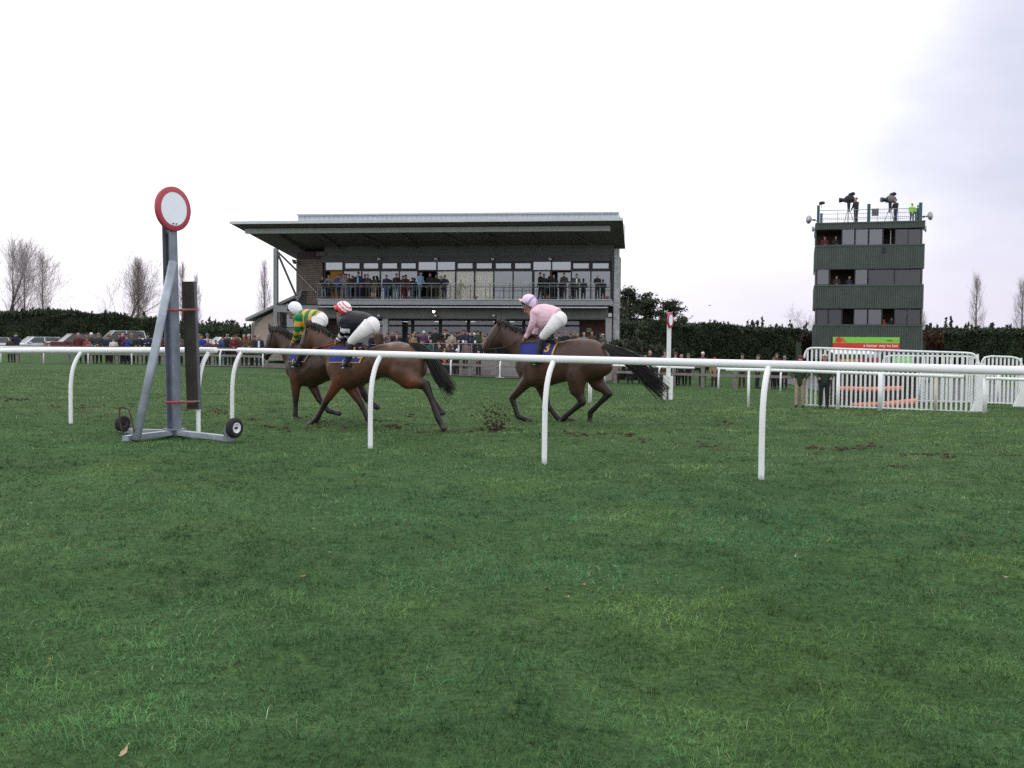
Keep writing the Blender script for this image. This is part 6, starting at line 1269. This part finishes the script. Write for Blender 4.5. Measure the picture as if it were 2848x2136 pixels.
def headwear():
    H = {}
    def dome(name, r, z0, top, back=0.0, n=14):
        mb = MB(); rg = [[(math.cos(2 * math.pi * k / n) * r[0] * f, -.02 + back + math.sin(2 * math.pi * k / n) * r[1] * f, z) for k in range(n)] for f, z in ((1.0, z0), (1.03, z0 + (top - z0) * .35), (.86, z0 + (top - z0) * .72), (.5, z0 + (top - z0) * .95), (.12, top))]; mb.loft([[Vector(v) for v in q] for q in rg]); return mb
    H['hair'] = dome('hair', (.083, .102), 1.655, 1.765, .014).mesh('hair', [M_skin], True)
    m = dome('hair', (.088, .105), 1.655, 1.767, .016); m.tube([(0, .05, 1.68), (0, .075, 1.58), (0, .07, 1.46)], [.085, .085, .05], 10, lat=(1, 0, 0), latf=1.1); H['long'] = m.mesh('hair', [M_skin], True)
    H['bald'] = MB().tube([(-.08, .0, 1.62), (-.06, .06, 1.64), (0, .085, 1.645), (.06, .06, 1.64), (.08, .0, 1.62)], .024, 8).mesh('hair', [M_skin], True)
    m = dome('flat_cap', (.098, .12), 1.685, 1.768, -.008); m.hexa([Vector(v) for v in ((-.07, -.19, 1.69), (.07, -.19, 1.69), (-.085, -.09, 1.695), (.085, -.09, 1.695), (-.07, -.185, 1.703), (.07, -.185, 1.703), (-.085, -.09, 1.72), (.085, -.09, 1.72))]); H['cap'] = m.mesh('flat_cap', [M_skin], True)
    m = dome('woolly_hat', (.092, .112), 1.655, 1.80, 0); m.tube([(0, -.02, 1.65), (0, -.02, 1.685)], [.104, .104], 14, latf=.9); H['beanie'] = m.mesh('woolly_hat', [M_skin], True)
    m = dome('brimmed_hat', (.09, .11), 1.69, 1.80, 0); m.tube([(0, -.02, 1.685), (0, -.02, 1.697)], [.165, .16], 18); H['hat'] = m.mesh('brimmed_hat', [M_skin], True)
    m = dome('hood', (.105, .125), 1.60, 1.785, .02); m.tube([(0, .06, 1.7), (0, .09, 1.55), (0, .07, 1.45)], [.09, .10, .08], 10, lat=(1, 0, 0), latf=1.2); H['hood'] = m.mesh('hood', [M_skin], True)
    H['scarf'] = MB().tube([(math.cos(a) * .095, -.01 + math.sin(a) * .09, 1.49) for a in np.linspace(0, 6.28, 13)], .034, 7).tube([(-.02, -.1, 1.48), (.0, -.15, 1.32), (.01, -.155, 1.2)], [.03, .035, .03], 6).mesh('scarf', [M_skin], True)
    H['tie'] = MB().hexa([Vector(v) for v in ((-.05, -.15, 1.05), (.05, -.15, 1.05), (-.05, -.12, 1.05), (.05, -.12, 1.05), (-.045, -.15, 1.44), (.045, -.15, 1.44), (-.045, -.1, 1.44), (.045, -.1, 1.44))]).mesh('shirt_front', [M_skin])
    H['skirt'] = MB().tube([(0, 0, .95), (0, 0, .75), (0, .01, .52)], [.15, .18, .21], 12).mesh('skirt', [M_skin], True)
    H['bag'] = MB().box(.2, .32, -.12, .1, .8, 1.02).tube([(.26, -.1, 1.02), (.24, 0, 1.3), (.19, .0, 1.44)], .012, 5).mesh('shoulder_bag', [M_skin])
    H['glasses'] = MB().tube([(-.045, -.122, 1.575), (-.045, -.21, 1.575)], [.03, .036], 8).tube([(.045, -.122, 1.575), (.045, -.21, 1.575)], [.03, .036], 8).mesh('binoculars', [M_dark])
    H['card'] = MB().box(-.06, .06, -.335, -.33, 1.0, 1.15).mesh('race_card', [M_white])
    return H
HW = headwear(); PN = {'hair': 'hair', 'long': 'hair', 'bald': 'hair', 'cap': 'flat_cap', 'beanie': 'woolly_hat', 'hat': 'brimmed_hat', 'hood': 'hood', 'scarf': 'scarf', 'tie': 'shirt_front', 'skirt': 'skirt', 'bag': 'shoulder_bag', 'glasses': 'binoculars', 'card': 'race_card'}
rp = random.Random(99); LABELS = set()
def person(loc, h, pose, coat, trou, head, label, group, turn=0.0, extra=(), face_to=None):
    o = link('person', POSE[pose], None, loc)
    to_cam = math.atan2(loc[0], loc[1]); o.rotation_euler = (0, 0, -to_cam * .6 + R(turn) + rp.uniform(-.25, .25)); s = h / 1.77; wd = 1.0 if s > .97 else (1 + s) / 2 * 1.0
    o.scale = (s * rp.uniform(.97, 1.06), s * rp.uniform(.97, 1.06), s); tag(o, label, 'person', group)
    assert label not in LABELS, label
    LABELS.add(label)
    for i, m in ((1, fab(coat)), (2, fab(trou))): o.material_slots[i].link = 'OBJECT'; o.material_slots[i].material = m
    for it in ([head] if head else []) + list(extra):
        nm, c = it; q = link(PN[nm], HW[nm], o)
        if nm not in ('glasses', 'card'):
            q.material_slots[0].link = 'OBJECT'; q.material_slots[0].material = M_hairc[c] if nm in ('hair', 'long', 'bald') else fab(c)
        # leaning figures carry their heads forward
        if pose == 'rail' and nm in ('hair', 'long', 'bald', 'cap', 'beanie', 'hat', 'hood', 'scarf', 'glasses'): q.location = (0, -.22, 0)
        if pose == 'stride' and nm in ('hair', 'long', 'bald', 'cap', 'beanie', 'hat', 'hood'): q.location = (0, -.06, 0)
    return o
def stand(px, py, base, *a, lo=1.45, hi=1.95, **k):   # person under a photo head position, standing on `base`
    d = ray(px, py); t = ((base[0] - CAM.x) * d.x + (base[1] - CAM.y) * d.y) / (d.x * d.x + d.y * d.y); z = CAM.z + d.z * t
    return person(base, max(lo, min(hi, z - base[2])), *a, **k)
GL = 'spectators along the timber fence on the left'; off = 1.75
left = [ (28, 938, 'clasp', 'darkbrown', 'dark', ('cap', 'olive'), 'person in a dark brown jacket and flat cap, leftmost at the fence', .1),
 (46, 926, 'glass', 'navy', 'navy', ('hair', 'dark'), 'person in a navy coat with hands raised to the face, beside the silver estate', .6),
 (218, 924, 'hang', 'maroon', 'dark', ('hair', 'grey'), 'grey haired person in a dark red jacket in front of the maroon four by four', .2),
 (243, 921, 'hang', 'greygreen', 'dark', ('cap', 'navy'), 'person in a dark green coat and navy cap behind the white woolly hat', 1.1),
 (254, 922, 'clasp', 'dark', 'dark', ('beanie', 'white'), 'person in a dark coat with a bright white woolly hat', .6),
 (243, 938, 'clasp', 'red', 'dark', ('hair', 'brown'), 'shorter person in a red jacket next to the crouching grey one', .1),
 (253, 947, 'rail', 'grey', 'dark', ('hair', 'dark'), 'person in a grey jacket bending low at the fence', .0),
 (275, 924, 'clasp', 'dark', 'black', ('cap', 'grey'), 'person in dark clothes and grey cap with hands clasped', .1),
 (300, 932, 'hang', 'navy', 'dark', ('hair', 'dark'), 'person in navy with a pale collar left of the cream jacket', .3),
 (304, 917, 'clasp', 'olive', 'dark', ('cap', 'tan'), 'tall person in an olive coat and tan cap behind the cream jacket', 1.2),
 (316, 939, 'clasp', 'cream', 'black', ('hair', 'dark'), 'person in a cream white jacket with dark hair', .0),
 (333, 922, 'hang', 'green', 'dark', ('cap', 'brown'), 'person in a dark green jacket and brown cap right of the cream jacket', .9),
 (342, 926, 'glass', 'maroon', 'dark', ('hair', 'grey'), 'person in maroon lifting both hands to the face', .5),
 (355, 934, 'glass', 'royal', 'navy', ('hair', 'brown'), 'person in a royal blue jacket looking through binoculars', .1),
 (351, 925, 'hang', 'navy', 'navy', ('cap', 'navy'), 'person in navy just behind the royal blue jacket', 1.2),
 (367, 922, 'point', 'olive', 'dark', ('cap', 'tan'), 'person in a light olive jacket and tan cap stretching an arm out', .5),
 (389, 930, 'clasp', 'black', 'black', ('beanie', 'maroon'), 'person in a black jacket with white hands and a maroon hat', .1),
 (412, 924, 'fold', 'navy', 'black', ('beanie', 'black'), 'person in navy with a black woolly hat left of the slanting brace', .2),
 (449, 925, 'clasp', 'maroon', 'dark', ('hair', 'brown'), 'person in a maroon jacket seen between brace and winning post', .2),
 (462, 926, 'hang', 'brown', 'dark', ('hair', 'dark'), 'person in a red brown jacket tight against the winning post', .8),
 (498, 919, 'clasp', 'camo', 'olive', ('cap', 'stone'), 'person in a mottled olive coat and pale cap between post and board', .6),
 (502, 949, 'hang', 'purple', 'dark', ('hair', 'brown'), 'small child in purple between post and board', .0),
 (554, 920, 'clasp', 'grey', 'dark', ('cap', 'grey'), 'person in a grey jacket and grey cap right of the mirror board', 1.2),
 (561, 930, 'clasp', 'blue', 'navy', ('hair', 'brown'), 'person in a bright blue jacket right of the mirror board', .3),
 (577, 924, 'clasp', 'cream', 'stone', ('beanie', 'grey'), 'person in a cream coat and grey woolly hat behind the crouching one in purple', .9),
 (579, 943, 'bulk', 'purple', 'black', ('hair', 'dark'), 'person in a dark purple jacket crouched in front of the cream coat', .0),
 (600, 945, 'hang', 'brown', 'dark', ('hair', 'dark'), 'young person in brown in front of the white car', .0),
 (620, 936, 'hang', 'royal', 'denim', ('hair', 'brown'), 'person in a royal blue coat just right of the white car', .4),
 (633, 926, 'bulk', 'black', 'black', ('cap', 'grey'), 'broad person in black with a grey cap above the end of the near rail', .5),
 (651, 932, 'clasp', 'maroon', 'dark', ('hair', 'dark'), 'person in maroon with a red scarf above the near rail end', .3, (('scarf', 'red'),)),
 (658, 929, 'hang', 'brown', 'dark', ('cap', 'brown'), 'person in brown with a brown cap behind the red scarf', 1.2),
 (679, 924, 'clasp', 'brown', 'dark', ('hair', 'grey'), 'grey haired person in a brown coat and long red scarf', .6, (('scarf', 'red'),)),
 (692, 927, 'clasp', 'olive', 'dark', ('beanie', 'stone'), 'person in an olive brown coat, stone woolly hat and red scarf', .3, (('scarf', 'red'),)),
 (708, 932, 'hang', 'navy', 'navy', ('hair', 'dark'), 'person in plain navy left of the bald man in a suit', .6),
 (720, 926, 'hang', 'navy', 'navy', ('bald', 'grey'), 'balding person in a navy suit and white shirt left of the leading horse', .4, (('tie', 'white'),)),
 (806, 918, 'hang', 'brown', 'dark', ('hair', 'fair'), 'person in brown glimpsed behind the mane of the leading horse', 2.2)]
for px, py, po, ct, tr_, hd, lab, dz, *ex in left: stand(px, py, far_line(px, off + dz), po, ct, tr_, hd, lab, GL, lo=1.25, extra=ex[0] if ex else ())
GR = 'spectators along the timber fence on the right'
right = [(1754, 975, 'hang', 'black', 'dark', ('cap', 'stone'), 'person in black with a pale peaked cap behind the last horse tail', .3), (1784, 987, 'clasp', 'brown', 'dark', ('long', 'brown'), 'person with long brown hair half hidden by the tail', .2), (1795, 988, 'clasp', 'dark', 'dark', ('hair', 'fair'), 'short fair haired person beside the long brown hair', .5), (1807, 974, 'hang', 'black', 'black', ('bald', 'dark'), 'balding person in black turned left near the far winning post', .8, 70),
 (1716, 985, 'coat', 'beige', 'dark', ('hair', 'grey'), 'person in a pale beige coat under the last horse belly line', .1), (1850, 974, 'hang', 'grey', 'brown', ('cap', 'brown'), 'person in a grey jacket and brown cap left of the far winning post', .5, 60), (1879, 980, 'clasp', 'cream', 'dark', ('hat', 'brown'), 'person in a cream coat and brown brimmed hat right of the far winning post', .3, 30), (1896, 985, 'coat', 'dark', 'black', ('long', 'fair'), 'fair haired person in a dark coat next to the cream coat', .2),
 (1915, 983, 'hang', 'navy', 'black', ('cap', 'greygreen'), 'person in navy with a green cap right of the fair haired one', .2), (1955, 978, 'fold', 'purple', 'black', ('hair', 'white'), 'white haired person in a dark purple coat standing behind a fence post', .4), (1988, 995, 'coat', 'tan', 'dark', ('hat', 'red'), 'person in a long tan coat and red hat', .1), (2065, 983, 'fold', 'dark', 'brown', ('cap', 'black'), 'person in a dark coat with a black cap midway along the right fence', .3),
 (2108, 986, 'hang', 'navy', 'dark', ('cap', 'green'), 'person in navy and green cap just left of the nearest white post', .2, 60), (2153, 992, 'clasp', 'black', 'black', ('long', 'brown'), 'brown haired person in front of the red faced one, right fence', .1), (2161, 981, 'hang', 'maroon', 'black', ('hair', 'brown'), 'person in dark maroon behind the brown haired one, right fence', .7), (2183, 991, 'clasp', 'dark', 'black', ('beanie', 'grey'), 'person with a pale grey woolly hat left of the white panels', .2)]
for px, py, po, ct, tr_, hd, lab, dz, *tn in right: stand(px, py, far_line(px, 1.75 + dz), po, ct, tr_, hd, lab, GR, turn=tn[0] if tn else 0)
gA = at_y(2224, 1131, 34.2); gA.z = float(gz(gA.x, gA.y)); stand(2224, 990, gA, 'bulk', 'green', 'beige', ('beanie', 'maroon'), 'person in a green jacket and beige trousers standing at the white rail', 'pair standing at the rail by the white panels', turn=-20)
gB = at_y(2291, 1131, 33.55); gB.z = float(gz(gB.x, gB.y)); stand(2291, 984, gB, 'bulk', 'green', 'black', ('cap', 'stone'), 'person in dark green with a pale cap standing behind the rail beside the bars', 'pair standing at the rail by the white panels')
GC = 'crowd on the steps in front of the grandstand'
crowd = """1036 928 hang black dark hair dark|person in black low between the two front riders
1054 916 hang brown dark hair grey|person in a brown coat pressed against the left steel column
1078 925 fold brown dark hair brown|person in light brown just right of the left column
1091 923 hang maroon dark hair grey|grey haired person in dark red near the left column
1103 922 hang dark dark cap olive|person in dark clothes and an olive cap third from the left column
1113 927 hang black black hair dark|person seen from behind in black with dark hair, left part of the steps
1083 937 hang greygreen dark cap grey|person in grey green with a grey cap in front near the left column
1104 932 clasp dark dark hair grey|grey haired person in dark clothes above the middle horse rump
1137 928 hang black dark hair dark|person in black with dark hair right of the horse rump peak
1140 940 clasp dark dark hair brown|person with dark spectacles low above the middle horse tail root
1149 927 clasp tan dark long fair|fair person in a tan coat left of the black cap
1154 922 hang dark dark hair grey|pink faced grey haired person behind the tan coat
1163 924 clasp black dark cap black|person in black with a black cap and white badge
1172 949 hang brown dark hair fair|fair haired person low beside the hand rail end
1179 921 clasp purple dark beanie white|person in a purple jacket and white woolly hat
1196 924 hang navy dark hat black|person in a dark hat and striped scarf left of the tallest figure
1212 912 point black black hair dark|tallest person in black with an arm lifted towards the window
1237 915 bulk brown dark cap brown|broad person in a brown sheepskin coat and brown cap
1243 917 hang black dark hair dark|person in black just behind the sheepskin coat
1257 923 coat beige dark hair dark|dark haired person in a beige patterned shawl
1268 923 hang black dark hair dark|person in black between shawl and maroon cap
1277 923 clasp dark dark cap maroon|person in a maroon cap and dark jacket on the top step
1290 918 clasp navy dark hair dark|person in a dark suit holding a white card
1299 919 point navy dark hair dark|person behind with a dark sleeve raised beside the suit
1307 926 bulk lightblue navy hair white|white haired person in a light blue jacket
1320 926 hang dark dark beanie white|person with a white hat behind the light blue jacket
1329 919 clasp green dark cap green|person in a dark green coat and matching flat cap, holding a card
1342 925 hang tan dark hair fair|person in a tan jacket left of the last horse nose
1198 945 clasp teal dark hair grey|grey haired person in a teal green jumper
1219 947 hang dark dark hair brown|brown haired person in dark clothes right of the teal jumper
1222 957 clasp dark dark bald white|bald person in a dark coat below the hand rail
1242 945 hang dark dark hair grey|grey haired person under the sheepskin coat
1244 956 clasp darkbrown dark hair grey|grey haired person in dark brown above the orange jacket
1259 950 clasp brown dark cap brown|person in a brown coat and brown flat cap at the hand rail
1259 961 hang navy dark cap brown|person in navy and brown cap right of the orange jacket
1275 944 hang navy dark bald brown|balding person in a navy blazer and white collar
1296 947 hang mauve dark hair grey|grey haired person in a mauve brown jacket facing right
1248 964 hang purple dark hair brown|pink faced person in purple touching the orange jacket
1237 967 bulk orange dark hair dark|person in a bright orange jacket
1271 970 clasp navy dark hood white|person with a white hood low behind the near rail
1331 976 clasp mauve dark hair grey|person in pale mauve low under the last horse nose
1548 937 hang dark dark hair grey|grey haired person low behind the pink rider leg
1555 924 hang dark dark hair brown|brown haired person just right of the pink rider back
1573 921 clasp black dark cap tan|person in black and a tan cap right of the pink rider
1588 928 hang dark dark hair dark|dark haired person right of the tan cap
1597 921 hang dark dark cap grey|person with a grey cap above the last horse rump
1606 927 hang dark dark hair fair|fair haired person above the last horse rump
1609 934 clasp black dark hair brown|pale faced person in black above the last horse back
1624 924 hang grey dark hair grey|person in grey against the red brown wall
1646 919 hang brown dark hair brown|person in brown right of the pale poster
1677 928 hang greygreen dark cap stone|person with a pale cap beside the right column
1677 946 clasp black dark cap black|person in black with a black cap low beside the right column"""
CEX = {1179: (), 1196: (('scarf', 'cream'),), 1257: (('scarf', 'cream'),), 1275: (('tie', 'white'),), 1290: (('card', ''),), 1163: (), 1237: (('scarf', 'cream'),), 1329: (('card', ''),), 1212: ()}
for ln in crowd.split('\n'):
    a, lab = ln.split('|'); px, py, po, ct, tr_, hn, hc = a.split(); px, py = int(px), int(py)
    row = (-7.75, -.5) if py > 955 else (-6.85, -.04) if py > 940 else (-5.9, .22) if py > 929 else (-5.0 + (px % 3) * .35, .5)
    b = G.world(gpt(px, py, row[0])); zg = row[1] if row[0] > -7.3 else float(gz(b.x, b.y)); b.z = zg
    stand(px, py, b, po, ct, tr_, (hn, hc), lab, GC, turn=rp.uniform(-25, 25), extra=CEX.get(px, ()) if py not in (945, 956) else (), lo=1.35)
GBa = 'people on the balcony of the grandstand'
balc = [(900, 768, 'rail', 'black', 'lightdenim', ('hair', 'dark'), 'person in black and pale jeans leaning at the left end of the balcony rail', 0), (916, 763, 'rail', 'grey', 'dark', ('hair', 'dark'), 'person in a grey jumper second from the left end of the balcony', 0), (926, 789, 'rail', 'black', 'black', ('hair', 'red'), 'low crouching person in black behind the balcony bars', 0), (940, 762, 'clasp', 'royal', 'dark', ('hair', 'brown'), 'person in a blue hooded top on the balcony', 0), (947, 762, 'hang', 'dark', 'dark', ('hair', 'dark'), 'person behind the blue hooded top on the balcony', .9),
 (957, 760, 'fold', 'grey', 'grey', ('hair', 'dark'), 'person in a pale grey tracksuit on the balcony', 0), (963, 761, 'hang', 'dark', 'dark', ('hair', 'dark'), 'dark figure behind the grey tracksuit', .9), (971, 762, 'hang', 'darkbrown', 'denim', ('hair', 'dark'), 'person in dark brown and jeans right of the grey tracksuit', .1), (981, 766, 'hang', 'brown', 'dark', ('long', 'brown'), 'brown haired person left of the tall man in a suit', .8), (997, 755, 'hang', 'navy', 'navy', ('hair', 'dark'), 'tall person in a navy suit with a light blue shirt on the balcony', .2),
 (1015, 762, 'hang', 'dark', 'dark', ('hair', 'dark'), 'dark haired person behind the folded arms', .8), (1023, 762, 'fold', 'dark', 'dark', ('hair', 'brown'), 'person in a dark suit with folded arms on the balcony', 0), (1040, 767, 'coat', 'olive', 'stone', ('long', 'dark'), 'dark haired person in an olive dress with back turned', .3, 170), (1075, 764, 'hang', 'navy', 'denim', ('hair', 'dark'), 'person in a navy jacket with white stripes and jeans', 0), (1103, 760, 'clasp', 'black', 'lightdenim', ('hair', 'dark'), 'person in a black jacket and pale jeans in the middle left of the balcony', 0),
 (1121, 766, 'clasp', 'dark', 'maroon', ('long', 'dark'), 'long haired person in dark clothes left of the red jacket', .1), (1129, 764, 'hang', 'maroon', 'maroon', ('long', 'dark'), 'dark haired person in a red jacket on the balcony', .3), (1147, 771, 'hang', 'black', 'denim', ('hair', 'dark'), 'shorter black figure standing in for a glass reflection left of the open door', .9), (1168, 754, 'stride', 'lightblue', 'lightdenim', ('hair', 'dark'), 'person in a pale blue shirt and jeans at the open door, head turned right', .2, 60), (1196, 758, 'hang', 'black', 'black', ('hair', 'brown'), 'person in a black jumper in the dark doorway', .5),  # the shorter black figure is added for a reflection in the glass
 (1213, 762, 'hang', 'dark', 'dark', ('hair', 'dark'), 'dim figure inside the right edge of the dark doorway', 1.6), (1236, 765, 'rail', 'navy', 'navy', ('hair', 'dark'), 'person in navy leaning forward on the rail in front of the blind', 0), (1505, 757, 'stride', 'black', 'black', ('hair', 'brown'), 'person in a black coat stepping left on the right part of the balcony', .1, -60), (1513, 761, 'hang', 'dark', 'dark', ('hair', 'dark'), 'dark figure behind the stepping one in black', 1.0), (1540, 763, 'bulk', 'black', 'black', ('hair', 'brown'), 'bulky person in black with a wide stance right of the pink rider', 0),
 (1569, 758, 'fold', 'dark', 'black', ('hair', 'brown'), 'person in dark clothes with joined hands behind the folding steps', 0), (1604, 761, 'clasp', 'greygreen', 'black', ('hair', 'brown'), 'person in a dark suit, white shirt and tie near the right end of the balcony', 0), (1662, 762, 'clasp', 'black', 'dark', ('bald', 'brown'), 'balding person in a black coat alone at the right end of the balcony', 0)]
for px, py, po, ct, tr_, hd, lab, dd, *tn in balc:
    b = G.world(gpt(px, py, -2.2 + dd)); b.z = G.world(gpt(px, 832.5, -2.6)).z + .01
    ex = (('tie', 'lightblue'),) if 'light blue shirt' in lab else (('tie', 'white'),) if 'white shirt' in lab else ()
    stand(px, py, b, po, ct, tr_, hd, lab, GBa, turn=tn[0] if tn else 0, extra=ex, lo=1.2)
GT = 'people in the judges tower'
def in_tower(px, py, sill, d, *a, **k):
    b = W_.world(wp(px, py, d)); b.z = W_.world(wp(px, sill, 0)).z - .9; hd = W_.world(wp(px, py, d)).z; return person(b, max(1.3, min(1.95, hd - b.z)), *a, **k)
for px, py, sill, d, ct, hd, lab in [(2294, 657, 682, .4, 'maroon', ('hair', 'brown'), 'person in dark red at the top left opening of the tower'), (2325, 656, 682, .35, 'black', ('hair', 'brown'), 'person in black with pale hands at the top left opening of the tower'), (2508, 661, 682, .6, 'dark', ('hair', 'grey'), 'person behind the top right glass of the tower'), (2361, 668, 682, .6, 'white', ('hair', 'white'), 'pale figure behind the top row glass, left of centre'),
    (2327, 766, 793, .35, 'dark', ('hair', 'brown'), 'person in dark clothes at the left side of the middle tower opening'), (2363, 768, 793, .35, 'navy', ('hair', 'fair'), 'person in navy with a pale collar at the right side of the middle tower opening'), (2470, 772, 793, .6, 'dark', ('hair', 'grey'), 'person behind the middle row glass of the tower'), (2429, 883, 904, .6, 'dark', ('hair', 'grey'), 'person behind the lowest row glass of the tower, left of the opening'),
    (2458, 888, 904, .35, 'red', ('hair', 'red'), 'red clothed person at the lowest right tower opening'), (2480, 883, 904, .4, 'black', ('hair', 'dark'), 'dark haired person with a white paper at the lowest right tower opening'), (2508, 882, 904, .6, 'grey', ('hair', 'brown'), 'person behind the lowest row glass, right of the opening')]:
    in_tower(px, py, sill, d, 'clasp', ct, 'dark', hd, lab, GT)
def on_deck(px, py, d, *a, **k): b = W_.world(wp(px, py, d)); hd = b.z; b.z = W_.world(wp(px, 617, d)).z - .0; b.z = W_.P.z + zd; return person(b, max(1.4, min(2.05, hd - b.z)), *a, **k)
on_deck(2382, 549, .9, 'bulk', 'dark', 'dark', ('hair', 'brown'), 'camera operator in dark clothes behind the left camera on the tower deck', 'people on the tower deck', turn=-75)
on_deck(2492, 553, .9, 'bulk', 'dark', 'navy', ('hair', 'brown'), 'camera operator crouching into the right camera on the tower deck', 'people on the tower deck', turn=-75)
on_deck(2537, 565, .8, 'bulk', 'hivis', 'navy', ('hair', 'dark'), 'person in a bright yellow green high visibility jacket on the tower deck', 'people on the tower deck')
on_deck(2553, 571, 1.6, 'hang', 'teal', 'navy', ('hair', 'brown'), 'person in teal half hidden behind the high visibility jacket', 'people on the tower deck')
def tv_camera(px, py, yaw, label, cover):
    c = W_.world(wp(px, py, 1.0)); t = thing('broadcast_camera', label, 'camera', c, R(yaw), 'broadcast cameras on the tower deck'); zf = W_.P.z + zd - c.z
    body = MB().hexa([Vector(v) for v in ((-.3, -.14, -.18), (.4, -.14, -.2), (-.3, .14, -.18), (.4, .14, -.2), (-.3, -.13, .16), (.38, -.13, .2), (-.3, .13, .16), (.38, .13, .2))]).obj('camera_body', fab('dark'), t)
    MB().tube([(-.3, 0, 0), (-.4, 0, 0), (-.62, 0, .0), (-.7, 0, .0)], [.14, .14, .18, .18], 14).obj('lens', M_boot, t); MB().tube([(.05, 0, .2), (.05, 0, .36), (.3, 0, .44), (.42, 0, .42)], [.1, .14, .15, .08], 10).obj('viewfinder_hood', fab('dark'), t); MB().ball((.04, 0, .06), (.37, .24, .30), 12, 8).obj('rain_cover', fab(cover), t, True)
    MB().tube([(.3, .1, -.12), (.75, .14, -.3)], .018, 6).obj('pan_handle', M_dark, t); MB().tube([(0, 0, -.2), (0, 0, -.5), (0, 0, -.9)], [.13, .11, .07], 8).obj('tripod_head', M_dark, t)
    for a in (.3, 2.4, 4.5): MB().tube([(0, 0, -.48), (math.cos(a) * .45, math.sin(a) * .45, zf)], .024, 6).obj('tripod_leg', M_rail, t)
tv_camera(2361, 556, -16, 'left broadcast camera with a dark cover and long lens pointing left', 'dark')
tv_camera(2476, 556, 5, 'right broadcast camera under a pale grey cover', 'grey')
